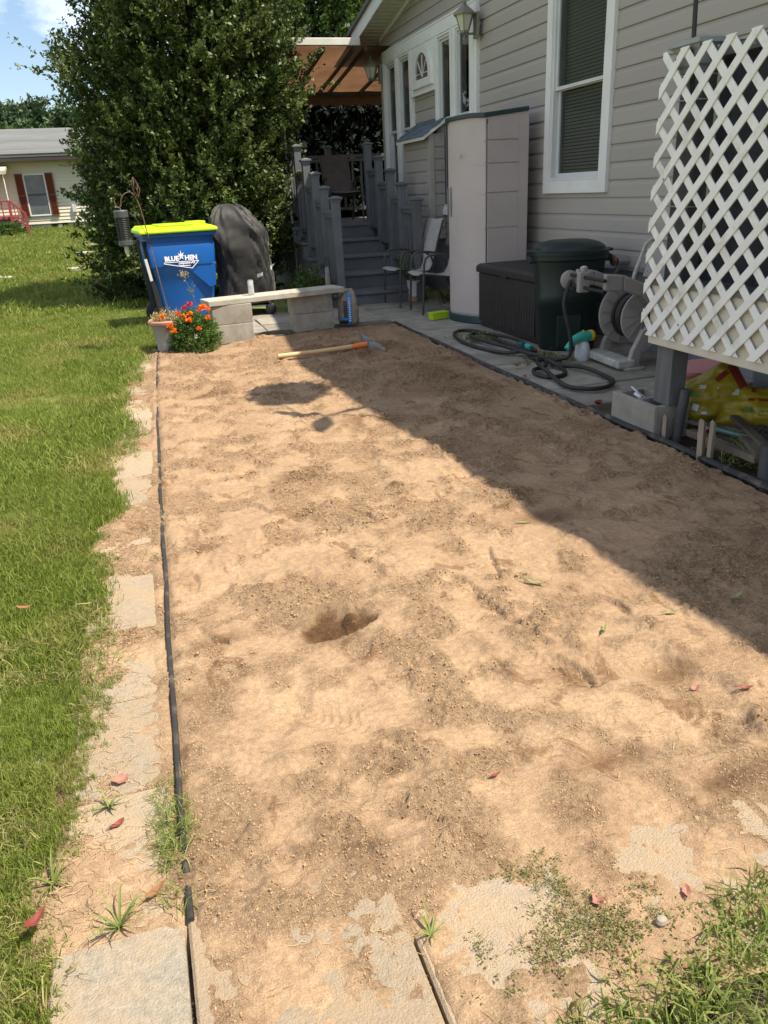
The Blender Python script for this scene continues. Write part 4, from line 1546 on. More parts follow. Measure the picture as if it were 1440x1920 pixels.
ph.tube([(0.16, 0.24, 0.40), (0.22, 0.26, 0.62), (0.30, 0.26, 0.84), (0.36, 0.25, 0.88), (0.37, 0.0, 0.88), (0.36, -0.25, 0.88), (0.30, -0.26, 0.80), (0.2, -0.25, 0.44)], 0.016, 8)
ph.build('push_handle', m_reelw, hr, True)
MB().obox((0.30, 0.0, 0.72), (0.012, 0.42, 0.24), Matrix.Rotation(R(18), 3, 'Y')).build('backboard', m_reel, hr, bevel=0.01)


# ---- garden hose on the slabs
def smooth_path(pts, k=8, closed=False):
    P = [Vector(p) for p in pts]
    n = len(P)
    out = []
    rg = range(n) if closed else range(n - 1)
    for i in rg:
        p0 = P[(i - 1) % n] if closed or i > 0 else P[0]
        p1 = P[i]
        p2 = P[(i + 1) % n]
        p3 = P[(i + 2) % n] if closed or i + 2 < n else P[-1]
        for j in range(k):
            t = j / k
            out.append(0.5 * ((2 * p1) + (p2 - p0) * t + (2 * p0 - 5 * p1 + 4 * p2 - p3) * t * t + (3 * p1 - p0 - 3 * p2 + p3) * t ** 3))
    if not closed:
        out.append(P[-1])
    return out


ho = thing('garden_hose', 'black garden hose looped across the slabs in front of the trash can', 'hose', (2.9, 5.5, 0))
HZ = 0.022
pts = [(3.12, 5.36, 0.62), (3.06, 5.34, 0.45), (3.10, 5.30, 0.22), (3.10, 5.30, 0.06), (2.98, 5.42, HZ), (2.92, 5.55, HZ), (3.0, 5.9, HZ), (2.98, 6.25, HZ), (3.03, 6.62, HZ), (3.02, 6.95, HZ), (2.90, 7.02, HZ), (2.78, 6.88, HZ),
       (2.70, 6.5, HZ), (2.72, 6.15, HZ), (2.80, 5.85, HZ), (2.92, 5.72, 0.045), (3.05, 5.75, HZ), (3.08, 6.1, 0.05), (3.05, 6.45, 0.05), (2.93, 6.66, 0.05), (2.83, 6.6, 0.045), (2.84, 6.3, 0.04), (2.86, 5.95, 0.05), (2.90, 5.62, 0.05), (2.93, 5.40, 0.05),
       (2.85, 5.22, HZ), (2.72, 5.15, HZ), (2.67, 5.0, HZ), (2.72, 4.88, HZ), (2.85, 4.92, HZ), (2.93, 5.12, HZ), (2.90, 5.30, 0.05), (2.80, 5.25, 0.05), (2.72, 4.95, 0.05), (2.68, 4.62, HZ), (2.76, 4.46, HZ), (2.90, 4.45, HZ), (3.02, 4.56, HZ), (3.06, 4.72, HZ), (3.02, 4.95, 0.045), (2.95, 5.2, HZ), (2.97, 5.38, HZ)]
MB().tube(smooth_path(pts, 7), 0.0155, 10).build('tube', m_hose, ho, True, world=True)
MB().tube([(3.075, 6.02, 0.035), (3.085, 6.10, 0.035), (3.09, 6.14, 0.035)], 0.022, 10).build('connector', m_teald, ho, True, world=True)
MB().tube([(3.06, 5.86, 0.035), (3.068, 5.95, 0.035)], 0.024, 10).build('connector', m_teal, ho, True, world=True)

# ---- sprayer
sp = thing('hose_sprayer', 'teal and yellow garden sprayer on a white bottle beside the trash can', 'sprayer', (3.25, 5.36, 0), R(12))
MB().lathe([(0.052, 0), (0.058, 0.01), (0.058, 0.10), (0.05, 0.13), (0.036, 0.15)], 20).build('bottle', m_bottle, sp, True)
MB().tube([(0.06, 0, 0.185), (-0.02, 0, 0.185), (-0.08, 0, 0.175), (-0.13, 0, 0.135), (-0.155, 0, 0.105)], [0.04, 0.042, 0.032, 0.026, 0.03], 12).build('nozzle', m_teal, sp, True)
MB().lathe([(0.036, 0.148), (0.042, 0.16), (0.042, 0.18)], 16).build('collar', m_teal, sp, True)
MB().tube([(0.062, 0, 0.185), (0.09, 0, 0.185)], 0.043, 14).build('yellow_ring', m_yel, sp, True)
MB().bar((-0.03, 0, 0.15), (-0.085, 0, 0.13), 0.014, 0.01).build('trigger', m_yel, sp)
MB().lathe([(0.008, 0.22), (0.01, 0.235)], 8).build('button', m_yel, sp)

# ---- spigot
sg = thing('wall_spigot', 'rusty outdoor spigot on the siding above the hose reel', 'spigot', (3.90, 5.80, 0.66))
MB().tube([(0.0, 0, 0.02), (-0.10, 0.0, 0.02)], [0.034, 0.03], 10).build('pipe', m_metal, sg, True)
MB().lathe([(0.03, -0.02), (0.045, -0.01), (0.045, 0.01), (0.03, 0.02)], 8).xform(Matrix.Translation((-0.13, 0.01, 0.03)) @ Matrix.Rotation(R(80), 4, 'Y')).build('handle_wheel', m_brass, sg)
MB().tube([(-0.07, 0, 0.0), (-0.09, 0.03, -0.06), (-0.11, 0.06, -0.10)], [0.02, 0.022, 0.02], 8).build('spout', m_metal, sg, True)
MB().lathe([(0.035, -0.025), (0.055, -0.01), (0.05, 0.015), (0.03, 0.03)], 9).xform(Matrix.Translation((-0.13, 0.09, -0.125)) @ Matrix.Rotation(R(60), 4, 'X')).build('splitter', m_brass, sg)

# ---- lime box
lb = thing('lime_tray', 'small lime green plastic trough on the slabs in front of the locker', 'trough', (3.02, 7.92, 0.004), R(14))
MB().loft([[(-0.10, -0.04, 0), (0.10, -0.04, 0), (0.10, 0.04, 0), (-0.10, 0.04, 0)], [(-0.105, -0.045, 0.075), (0.105, -0.045, 0.075), (0.105, 0.045, 0.075), (-0.105, 0.045, 0.075)]]).build('body', m_lime, lb, bevel=0.008)
MB().box((-0.11, -0.05, 0.068), (0.11, 0.05, 0.08)).build('rim', m_lime, lb, bevel=0.004)

# ================================================================== DECK AT THE RIGHT WITH LATTICE
dk = thing('side_deck', 'raised side deck with cream rim board and dark privacy screen', 'deck', (3.2, 2.6, 0))
MB().box((2.585, 1.2, 0.485), (2.622, 3.605, 0.79)).build('rim_board', m_rim, dk, world=True, bevel=0.004)
MB().box((2.622, 3.57, 0.485), (3.88, 3.606, 0.788)).build('rim_board', m_rim, dk, world=True)
for i in range(16):
    y = 1.2 + i * 0.15
    MB().box((2.57, y, 0.792), (3.88, y + 0.144, 0.82)).build('deck_board', m_post, dk, world=True)
p1 = MB().box((2.625, 3.435, 0.165), (2.725, 3.57, 1.80)).build('post', m_post, dk, world=True, bevel=0.004)
cp = MB()
cx, cy = 2.675, 3.50
cp.loft([[(cx + sx * q, cy + sy * q * 1.05, z) for sx, sy in ((-1, -1), (1, -1), (1, 1), (-1, 1))] for q, z in
         ((0.062, 1.755), (0.066, 1.775), (0.076, 1.785), (0.078, 1.84), (0.095, 1.86), (0.108, 1.866), (0.108, 1.885), (0.02, 1.91))])
cp.build('post_cap', m_capp, dk, world=True)
MB().box((2.63, 1.3, 0.0), (2.72, 1.4, 1.8)).build('post', m_post, dk, world=True)
MB().box((2.70, 2.62, 0.0), (2.79, 2.71, 0.485)).build('post', m_post, dk, world=True)
MB().box((2.66, 1.41, 1.80), (2.72, 3.43, 1.84)).build('rail', m_post, dk, world=True)
sc = MB()
n = 60
rg1 = []
for i in range(n + 1):
    y = 3.432 - 2.02 * i / n
    x = 2.735 + 0.010 * math.sin(i * 1.3) + 0.006 * math.sin(i * 3.1)
    rg1.append((x, y))
sc.loft([[(x, y, 0.82) for x, y in rg1], [(x, y, 1.862 - 0.002 * (i % 3)) for i, (x, y) in enumerate(rg1)]], caps=False, closed=False)
sc.build('privacy_screen', m_screen, dk, world=True, smooth=True)
sc = MB()
sc.box((2.74, 3.585, 0.82), (3.86, 3.60, 1.86))
sc.build('privacy_screen', m_screen, dk, world=True)
MB().bar((2.655, 3.335, 1.75), (2.655, 3.33, 1.0), 0.018, 0.008, (1, 0, 0)).build('batten', M('pale_batten', (0.45, 0.42, 0.34), 0.7), dk, world=True)
zt = MB()
for z in (1.745, 1.64, 1.17):
    zt.tube([(2.615, 3.425, z), (2.615, 3.58, z + .004), (2.735, 3.58, z), (2.735, 3.425, z - .003)], 0.0035, 5, closed=True)
zt.build('wire_tie', m_strap, dk, world=True)

# lattice
lt = thing('lattice_panel', 'weathered white diamond lattice panel fixed to the side deck', 'lattice', (2.56, 2.8, 0.53))
LY0, LY1, LZ0, LZ1 = 1.55, 3.645, 0.53, 1.858


def clip(poly, f):
    out = []
    for i in range(len(poly)):
        a_, b_ = poly[i], poly[(i + 1) % len(poly)]
        fa, fb = f(a_), f(b_)
        if fa >= 0:
            out.append(a_)
        if (fa >= 0) != (fb >= 0):
            t = fa / (fa - fb)
            out.append((a_[0] + (b_[0] - a_[0]) * t, a_[1] + (b_[1] - a_[1]) * t))
    return out


pitch = 0.1525
for s, xo in ((-1, 2.563), (1, 2.5705)):
    for k in range(-16, 30):
        c = k * pitch + (0.0045 if s > 0 else 0.044)
        hw = 0.0275
        # band |(y-LY0) - s*(z-LZ0) - c| < hw
        L_ = 4
        if s > 0:
            poly = [(LY0 + c - hw - L_, LZ0 - L_), (LY0 + c + hw - L_, LZ0 - L_), (LY0 + c + hw + L_, LZ0 + L_), (LY0 + c - hw + L_, LZ0 + L_)]
        else:
            poly = [(LY0 + c - hw + L_, LZ0 - L_), (LY0 + c + hw + L_, LZ0 - L_), (LY0 + c + hw - L_, LZ0 + L_), (LY0 + c - hw - L_, LZ0 + L_)]
        for f in (lambda p: p[0] - LY0, lambda p: LY1 - p[0], lambda p: p[1] - LZ0, lambda p: LZ1 - p[1]):
            if poly:
                poly = clip(poly, f)
        if len(poly) < 3:
            continue
        ar = 0.5 * abs(sum(poly[i][0] * poly[(i + 1) % len(poly)][1] - poly[(i + 1) % len(poly)][0] * poly[i][1] for i in range(len(poly))))
        if ar < 0.002:
            continue
        MB().prism(poly, 'x', xo - 0.0036, xo + 0.0036).build('slat', m_latt, lt, world=True, bevel=0.0012, seg=1)

for (yy, zz4) in ((3.535, 1.815), (3.24, 1.825), (3.62, 0.86), (3.02, 1.80), (3.33, 0.62), (2.95, 0.66), (3.55, 1.30)):
    MB().lathe([(0.006, 0.0), (0.0045, 0.003)], 8).xform(Matrix.Translation((2.5595, yy, zz4)) @ Matrix.Rotation(R(-90), 4, 'Y')).build('screw', m_steel, lt, world=True)

# ---- deck post pole; its unseen arm, basket and spinner are added to cast shadows
hp = thing('hook_pole', 'black iron pole rising from the deck post cap', 'pole', (2.60, 3.49, 1.7))
MB().tube(smooth_path([(2.605, 3.445, 1.60), (2.60, 3.475, 1.95), (2.60, 3.50, 2.6), (2.60, 3.52, 3.55), (2.59, 3.62, 3.70), (2.57, 3.75, 3.74), (2.52, 4.05, 3.72), (2.50, 4.22, 3.66)], 6), 0.0105, 8).build('shaft', m_black, hp, True, world=True)
bk = thing('shadow_basket', 'unseen planted basket added on the pole arm to cast a shadow', 'basket', (2.50, 4.22, 3.325))  # made-up basket out of view, placed for its shadow on the bed
MB().lathe([(0.07, -0.08), (0.13, 0.0), (0.145, 0.06), (0.135, 0.065)], 18).build('bowl', m_pottingsoil, bk, True)
bw = MB()
for i in range(3):
    a_ = 2 * PI * i / 3
    bw.tube([(0.14 * math.cos(a_), 0.14 * math.sin(a_), 0.06), (0, 0, 0.335)], 0.003, 4)
bw.build('wires', m_black, bk)
S = rng.normal(0, 1, (90, 3))
S /= np.linalg.norm(S, axis=1, keepdims=True)
D = S.copy()
D[:, 2] = np.abs(D[:, 2]) * 0.4
S = S * np.array([0.16, 0.14, 0.05]) + np.array([0, 0, 0.07])
link('foliage', leaves_mesh('foliage', S, D, 0.13, 34, 0.055, 0.035, m_marleaf), bk)
wb = thing('shadow_spinner', 'unseen dark wind spinner added on the pole to cast a shadow', 'wind spinner', (2.60, 3.515, 3.40))  # made-up blades out of view, throwing the second shadow on the soil
for a_ in (20, 140, 250):
    bl = MB()
    c, s_ = math.cos(R(a_)), math.sin(R(a_))
    bl.loft([[(0.02 * c - 0.01 * s_, 0.02 * s_ + 0.01 * c, 0.0), (0.02 * c + 0.01 * s_, 0.02 * s_ - 0.01 * c, 0.012)],
             [(0.16 * c - 0.045 * s_, 0.16 * s_ + 0.045 * c, -0.02), (0.16 * c + 0.045 * s_, 0.16 * s_ - 0.045 * c, 0.03)],
             [(0.30 * c - 0.02 * s_, 0.30 * s_ + 0.02 * c, 0.0), (0.30 * c + 0.02 * s_, 0.30 * s_ - 0.02 * c, 0.02)]], caps=False, closed=False)
    bl.v = [(1.25 * q[0], 1.25 * q[1], 1.4 * q[2]) for q in bl.v]
    bl.build('blade', m_black, wb)

# ---- cinder block under the post
cb = thing('cinder_block', 'hollow grey cinder block carrying the deck post', 'block', (2.66, 3.65, 0))
def hollow(mb, x0, x1, y0, y1, z0, z1, wall, cells):
    mb.box((x0, y0, z0), (x0 + wall, y1, z1))
    mb.box((x1 - wall, y0, z0), (x1, y1, z1))
    L_ = (y1 - y0)
    for i in range(cells + 1):
        yy = y0 + (L_ - wall) * i / cells
        mb.box((x0 + wall, yy, z0 + .0005), (x1 - wall, yy + wall, z1 - 0.002 * (i % 2) - .001))
    mb.box((x0 + wall, y0 + wall, z0), (x1 - wall, y1 - wall, z0 + 0.03))
    return mb
hollow(MB(), 2.555, 2.78, 3.45, 3.86, -0.03, 0.165, 0.032, 2).build('shell', m_block, cb, world=True, bevel=0.005)
tb = thing('wrapper', 'crumpled white wrapper stuffed in the cinder block', 'wrapper', (2.66, 3.74, 0.15))
MB().obox((0, 0, 0.0), (0.07, 0.05, 0.02), Euler((0.4, 0.3, 0.5)).to_matrix()).obox((0.02, 0.06, 0.01), (0.012, 0.10, 0.01), Euler((0.5, 0, 0.3)).to_matrix()).build('paper', m_bottle, tb, bevel=0.006)


# ---- potting mix bags
def pillow(L, W_, H, nx=40, ny=28, seed=1, sag=0.0, crease=0.018):
    v, f = [], []
    for side in (1, -1):
        for j in range(ny + 1):
            for i in range(nx + 1):
                uu = i / nx * 2 - 1
                vv = j / ny * 2 - 1
                e = max(0.0, (1 - abs(uu) ** 3.2)) ** 0.5 * max(0.0, (1 - abs(vv) ** 2.6)) ** 0.5
                x = uu * L / 2 * (1 - 0.05 * (1 - abs(vv)))
                y = vv * W_ / 2 * (1 - 0.06 * (1 - abs(uu)))
                cr = crease * float(fbm(np.array(x * 1.3 + seed), np.array(y * 2.2 + side), 7.0, 3, seed)) * (e > 0.05)
                rdg = max(0.0, 1 - 5.0 * abs(float(fbm(np.array(x * 1.1 + seed * 3.7), np.array(y * 1.6 + x), 6.0, 2, seed + 5))))
                z = side * H / 2 * e * (1.0 if side > 0 else 0.7) + cr + 0.014 * rdg * (e > 0.05)
                v.append((x, y, z))
    n1 = (nx + 1) * (ny + 1)
    for s_ in range(2):
        for j in range(ny):
            for i in range(nx):
                q = (s_ * n1 + j * (nx + 1) + i, s_ * n1 + j * (nx + 1) + i + 1, s_ * n1 + (j + 1) * (nx + 1) + i + 1, s_ * n1 + (j + 1) * (nx + 1) + i)
                f.append(q if s_ == 0 else q[::-1])
    mb = MB()
    mb.add(v, f)
    return mb


def decal(par, mat, name, cx, cy, w_, h_, H, L, W_, rot=0.0, off=0.004, n=8):
    """a flat print following the bulge of the bag top"""
    mb = MB()
    rg = []
    c, s_ = math.cos(rot), math.sin(rot)
    for i in range(n + 1):
        row = []
        for j in range(n // 2 + 1):
            a_ = (i / n - .5) * w_
            b_ = (j / (n // 2) - .5) * h_
            x = cx + a_ * c - b_ * s_
            y = cy + a_ * s_ + b_ * c
            uu = min(0.98, abs(2 * x / L))
            vv = min(0.98, abs(2 * y / W_))
            e = (1 - uu ** 3.2) ** 0.5 * (1 - vv ** 2.6) ** 0.5
            row.append((x, y, H / 2 * e + off + 0.006))
        rg.append(row)
    mb.loft(rg, caps=False, closed=False)
    return mb.build(name, mat, par, True)


def face_rot(nrm, hint):
    z = Vector(nrm).normalized()
    x = Vector(hint)
    x = (x - z * z.dot(x)).normalized()
    y = z.cross(x)
    return Matrix((x, y, z)).transposed().to_euler()


b1 = thing('potting_bag', 'yellow potting mix bag slumped upright beside the deck post', 'bag', (2.945, 3.50, 0.175))
b1.rotation_euler = face_rot((-0.66, -0.66, 0.36), (0.60, -0.50, 0.55))
BL_, BW_, BH_ = 0.40, 0.27, 0.15
pillow(BL_, BW_, BH_, seed=3, crease=0.03).build('sack', m_bag, b1, True, angle=80)
decal(b1, m_bagpale, 'print', -0.06, 0.075, 0.15, 0.022, BH_, BL_, BW_, -0.55)
decal(b1, m_baggreen, 'print', -0.05, 0.025, 0.10, 0.018, BH_, BL_, BW_, -0.55)
decal(b1, m_bagred, 'print', 0.10, 0.05, 0.075, 0.03, BH_, BL_, BW_, 0.25)
decal(b1, m_bagpale, 'print', 0.045, 0.005, 0.022, 0.022, BH_, BL_, BW_, 0.0)
decal(b1, m_bottle, 'print', -0.095, -0.035, 0.035, 0.035, BH_, BL_, BW_, -0.9)
decal(b1, m_bottle, 'print', -0.07, -0.085, 0.03, 0.015, BH_, BL_, BW_, -0.5)
decal(b1, m_bagred, 'print', 0.165, 0.0, 0.04, 0.17, BH_, BL_, BW_, 0.0)
b2 = thing('potting_bag', 'yellow potting mix bag lying on its side under the deck with script lettering', 'bag', (3.13, 3.25, 0.13))
b2.rotation_euler = face_rot((-0.60, -0.50, 0.60), (0.62, -0.78, 0.04))
BL_, BW_, BH_ = 0.52, 0.25, 0.15
pillow(BL_, BW_, BH_, seed=8, crease=0.03).build('sack', m_bag, b2, True, angle=80)
decal(b2, m_bagred, 'print', 0.0, 0.015, 0.20, 0.016, BH_, BL_, BW_, 0.03)
decal(b2, m_bagred, 'print', -0.11, 0.075, 0.07, 0.035, BH_, BL_, BW_, 0.0)
decal(b2, m_bagpale, 'print', -0.17, 0.055, 0.035, 0.04, BH_, BL_, BW_, 0.0)
text_part('Potting Mix', 0.05, m_baggreen, b2, (0.0, -0.045, 0.082), (R(0), 0, R(180)), 'lettering', 0.25)
pk = thing('pink_tub', 'dusty pink plastic tub under the deck behind the yellow bags', 'tub', (3.12, 3.80, 0), R(20))
MB().lathe([(0.10, 0.0), (0.14, 0.24), (0.155, 0.245), (0.155, 0.265), (0.135, 0.265)], 22, sq=(1.5, 1)).build('body', m_pink, pk, True)
pk2 = thing('pink_scoop', 'small pink plastic scoop behind the cinder block', 'scoop', (2.72, 3.98, 0), R(40))
MB().tube([(-0.11, 0, 0.05), (-0.02, 0, 0.075), (0.06, 0, 0.07), (0.12, 0, 0.06)], [0.035, 0.045, 0.04, 0.018], 10).build('body', m_pink, pk2, True)
gp = thing('grey_tote', 'pale grey tote under the deck', 'tote', (3.45, 3.2, 0))
MB().loft([[(-0.2, -0.3, 0), (0.2, -0.3, 0), (0.2, 0.3, 0), (-0.2, 0.3, 0)], [(-0.23, -0.33, 0.36), (0.23, -0.33, 0.36), (0.23, 0.33, 0.36), (-0.23, 0.33, 0.36)]]).build('body', m_soilgrey, gp, bevel=0.02)
MB().box((-0.25, -0.35, 0.36), (0.25, 0.35, 0.40)).build('lid', m_soilgrey, gp, bevel=0.012)

# ---- pipe stubs, stakes and scrap timber
t = thing('pipe_stub', 'grey pipe stub standing beside the cinder block', 'pipe', (2.66, 3.39, 0))
MB().tube([(0, 0.0, -0.05), (0.012, -0.03, 0.27)], 0.026, 14).build('pipe', m_pipe, t, True)
t = thing('pipe_stub', 'grey pipe stub at the right edge beyond the stakes', 'pipe', (2.60, 2.67, 0))
MB().tube([(0, 0, -0.05), (0.0, 0.0, 0.17)], 0.03, 14).build('pipe', m_pipe, t, True)
for (x, y, h, rr, lab) in ((2.595, 3.40, 0.125, 0.011, 'short wooden stake close to the cinder block'), (2.555, 3.055, 0.19, 0.014, 'weathered wooden stake left of the split pale one'), (2.57, 3.005, 0.20, 0.011, 'split pale wooden stake at the bed edge')):
    t = thing('stake', lab, 'stake', (x, y, 0), random.uniform(0, 1), 'stakes at the bed edge')
    MB().loft([[(-rr, -rr, -0.06), (rr, -rr, -0.06), (rr, rr, -0.06), (-rr, rr, -0.06)], [(-rr, -rr, h * .5), (rr * 1.2, -rr, h * .5), (rr, rr, h * .5), (-rr * .8, rr, h * .5)], [(-rr * .8, -rr, h), (rr, -rr, h - .01), (rr, rr, h + .006), (-rr, rr * .8, h)]]).build('shaft', m_stake, t)
    t.rotation_euler = (random.uniform(-.08, .08), random.uniform(-.10, .06), random.uniform(0, 1))
SCR = [((2.70, 3.33, 0.04), (2.66, 2.78, 0.06), 0.05, 0.035, 'long weathered plank by the pink ribbon'), ((2.86, 3.12, 0.06), (2.64, 2.74, 0.09), 0.06, 0.03, 'split plank with a broken end near the pipe'),
       ((2.95, 3.55, 0.05), (3.10, 2.9, 0.05), 0.09, 0.03, 'dark wide board deep under the deck'), ((2.80, 3.50, 0.05), (2.95, 2.95, 0.06), 0.03, 0.03, 'thin stick lying behind the stakes'),
       ((2.75, 3.28, 0.03), (2.98, 2.86, 0.035), 0.05, 0.025, 'broken board lying flat behind the stakes'), ((2.95, 3.3, 0.10), (2.75, 2.85, 0.10), 0.045, 0.02, 'loose slat crossing over the scrap pile'),
       ((3.2, 3.2, 0.03), (2.8, 2.7, 0.05), 0.12, 0.03, 'broad dark board at the back of the scrap pile'),
       ((2.72, 3.36, 0.09), (2.90, 3.02, 0.03), 0.028, 0.02, 'narrow broken lath leaning by the pipe stub'), ((2.66, 3.18, 0.02), (2.80, 2.70, 0.03), 0.035, 0.02, 'short rotten lath half buried behind the stakes'),
       ((2.98, 3.12, 0.09), (2.70, 2.95, 0.055), 0.03, 0.018, 'crosswise splintered lath on the scrap pile')]
for p_, q_, wd, th, lab in SCR:
    c = (Vector(p_) + Vector(q_)) / 2
    t = thing('scrap_board', lab, 'board', tuple(c), 0, 'scrap timber under the deck')
    mb = MB()
    mb.bar(p_, q_, wd, th)
    mb.build('plank', m_scrap, t, world=True, bevel=0.003)
t = thing('teal_rod', 'faded teal plastic rod lying in the scrap pile', 'rod', (2.78, 3.15, 0.06))
MB().tube([(2.74, 3.42, 0.07), (2.84, 2.95, 0.075)], 0.010, 8).build('rod', M('faded_teal', (0.10, 0.22, 0.18), 0.6), t, True, world=True)
t = thing('ribbon', 'bright pink marking ribbon tied on the long plank', 'ribbon', (2.675, 3.20, 0.06))
MB().obox((0, 0.0, 0.03), (0.004, 0.03, 0.05), Euler((0.5, 0.2, 0.3)).to_matrix()).obox((-0.01, 0.015, -0.005), (0.004, 0.05, 0.022), Euler((0.9, 0.1, -0.3)).to_matrix()).obox((0.0, -0.01, 0.01), (0.01, 0.025, 0.02)).build('strip', m_pinkr, t)

# ================================================================== BENCH OF SLAB AND BLOCKS
BL = [((0.60, 7.72, 0.0), (0.40, 0.20, 0.182), 'lower left concrete block of the slab bench by the marigolds'),
      ((0.615, 7.725, 0.184), (0.39, 0.20, 0.18), 'upper left concrete block of the slab bench by the marigolds'),
      ((1.46, 8.00, 0.0), (0.42, 0.20, 0.182), 'lower right mossy concrete block of the slab bench by the soil bag'),
      ((1.45, 7.995, 0.184), (0.43, 0.20, 0.18), 'upper right concrete block of the slab bench by the soil bag')]
for (x, y, z), (w_, d_, h_), lab in BL:
    t = thing('concrete_block', lab, 'block', (x + w_ / 2, y + d_ / 2, z), R(5), 'bench blocks')
    mb = MB()
    hx_, hy_ = w_ / 2, d_ / 2
    mb.box((-hx_, -hy_, 0), (hx_, hy_, h_))
    mb.build('block', m_block, t, bevel=0.006)
t = thing('bench_slab', 'long pale concrete slab lying across the blocks as a bench', 'slab', (1.28, 7.97, 0.366), R(11))
MB().box((-0.72, -0.15, 0), (0.72, 0.15, 0.052)).build('slab', M('pale_slab', (0.47, 0.435, 0.37), 0.92, (0.37, 0.34, 0.285), 9, 0.7, 150, spec=0.2, dirt=((0.30, 0.28, 0.21), 5, 0.55, 0.8)), t, bevel=0.006)

dc = thing('drink_can', 'slim white drink can standing on the bench slab', 'can', (1.05, 7.93, 0.419))
MB().lathe([(0.024, 0), (0.0285, 0.008), (0.0285, 0.128), (0.024, 0.142)], 20).build('body', m_canm, dc, True)
MB().lathe([(0.0245, 0.1405), (0.0255, 0.146), (0.022, 0.146), (0.021, 0.142)], 20).build('top_rim', m_metal, dc, True)

# ---- soil bag with blue stripe
sbg = thing('soil_bag', 'half-empty tan soil bag with a blue stripe at the end of the bench', 'bag', (2.085, 8.16, 0.0), R(-12))


def bag_ring(z, rx, ry, tw=0.0, k=0.0):
    pts = []
    for j in range(32):
        t_ = 2 * PI * j / 32
        c, s_ = math.cos(t_), math.sin(t_)
        wv = 1 + 0.035 * math.sin(t_ * 5 + z * 60) + 0.03 * math.sin(z * 130 + t_)
        x = rx * math.copysign(abs(c) ** 0.75, c) * wv
        y = ry * math.copysign(abs(s_) ** 0.75, s_) * wv
        pts.append((x + k, y, z))
    return pts


rings = [bag_ring(z, rx, ry, 0, k) for z, rx, ry, k in ((0, 0.085, 0.06, 0), (0.02, 0.105, 0.075, 0), (0.06, 0.112, 0.08, 0), (0.09, 0.108, 0.078, 0), (0.12, 0.112, 0.08, 0), (0.155, 0.107, 0.077, 0), (0.19, 0.110, 0.076, 0), (0.225, 0.104, 0.072, 0), (0.26, 0.10, 0.065, 0), (0.30, 0.085, 0.045, 0.0), (0.345, 0.06, 0.022, 0.012), (0.375, 0.035, 0.008, 0.02))]
MB().loft(rings).build('sack', m_soilbag, sbg, True, angle=70)


def bag_strip(x0, x1, z0_, z1_, off, mat, name):
    mb = MB()
    rg = []
    for i in range(9):
        z = z0_ + (z1_ - z0_) * i / 8
        row = []
        for j in range(4):
            x = x0 + (x1 - x0) * j / 3
            ry = np.interp(z, [0, 0.06, 0.225, 0.30, 0.36], [0.066, 0.087, 0.080, 0.055, 0.022])
            row.append((x, -ry * (1 - min(0.9, abs(x) / 0.14) ** 3) - off, z))
        rg.append(row)
    mb.loft(rg, caps=False, closed=False)
    return mb.build(name, mat, sbg, True)


stp = bag_strip(-0.008, 0.035, 0.015, 0.34, 0.006, m_soilblue, 'blue_stripe')
bag_strip(-0.092, -0.008, 0.02, 0.06, 0.006, m_soilblack, 'black_print')
bag_strip(-0.092, -0.015, 0.062, 0.085, 0.006, m_soilblue, 'blue_print')
bag_strip(-0.05, -0.01, 0.09, 0.26, 0.006, m_soilblack, 'black_print')
for i in range(11):
    z = 0.05 + i * 0.0225
    ry = float(np.interp(z, [0, 0.06, 0.225, 0.30, 0.36], [0.066, 0.087, 0.080, 0.055, 0.022]))
    mb = MB()
    mb.box((0.003 + 0.003 * (i % 3), -ry - 0.011, z), (0.026 - 0.004 * (i % 2), -ry - 0.0085, z + 0.006))
    mb.box((0.004 + 0.006 * (i % 2), -ry - 0.011, z + 0.0062), (0.012 + 0.006 * (i % 2), -ry - 0.0085, z + 0.015))
    mb.build('print_mark', m_print, stp)
fl = MB()
fl.loft([[(0.03, -0.018, 0.372), (0.03, 0.012, 0.376)], [(-0.06, -0.055, 0.33), (-0.05, 0.0, 0.345)], [(-0.13, -0.075, 0.25), (-0.10, -0.03, 0.27)], [(-0.15, -0.075, 0.235), (-0.125, -0.04, 0.25)]], caps=False, closed=False)
fl.build('top_flap', m_soilgrey, sbg, True)

# ================================================================== BLUE BIN
bn = thing('wheeled_bin', 'blue wheeled rubbish cart with lime green lid behind the bench', 'bin', (0.47, 9.45, 0.0), R(6))
# local: x across, front face -y
rings = []
for z, x0, x1, y0, y1 in ((0.03, -0.27, 0.29, -0.24, 0.30), (0.42, -0.315, 0.325, -0.285, 0.33), (0.63, -0.345, 0.345, -0.31, 0.34), (0.66, -0.36, 0.36, -0.33, 0.35), (0.86, -0.372, 0.372, -0.335, 0.36), (0.90, -0.365, 0.365, -0.318, 0.36), (0.965, -0.378, 0.378, -0.325, 0.37)):
    c = 0.06
    rings.append([(x0 + c, y0, z), (x1 - c, y0, z), (x1 - c * .3, y0 + c * .3, z), (x1, y0 + c, z), (x1, y1, z), (x0, y1, z), (x0, y0 + c, z), (x0 + c * .3, y0 + c * .3, z)])
body = MB().loft(rings).build('body', m_blue, bn, smooth=True, bevel=0.008, angle=28)
MB().box((-0.40, -0.352, 0.955), (0.40, 0.38, 1.0)).build('rim', m_blue, bn, bevel=0.012)
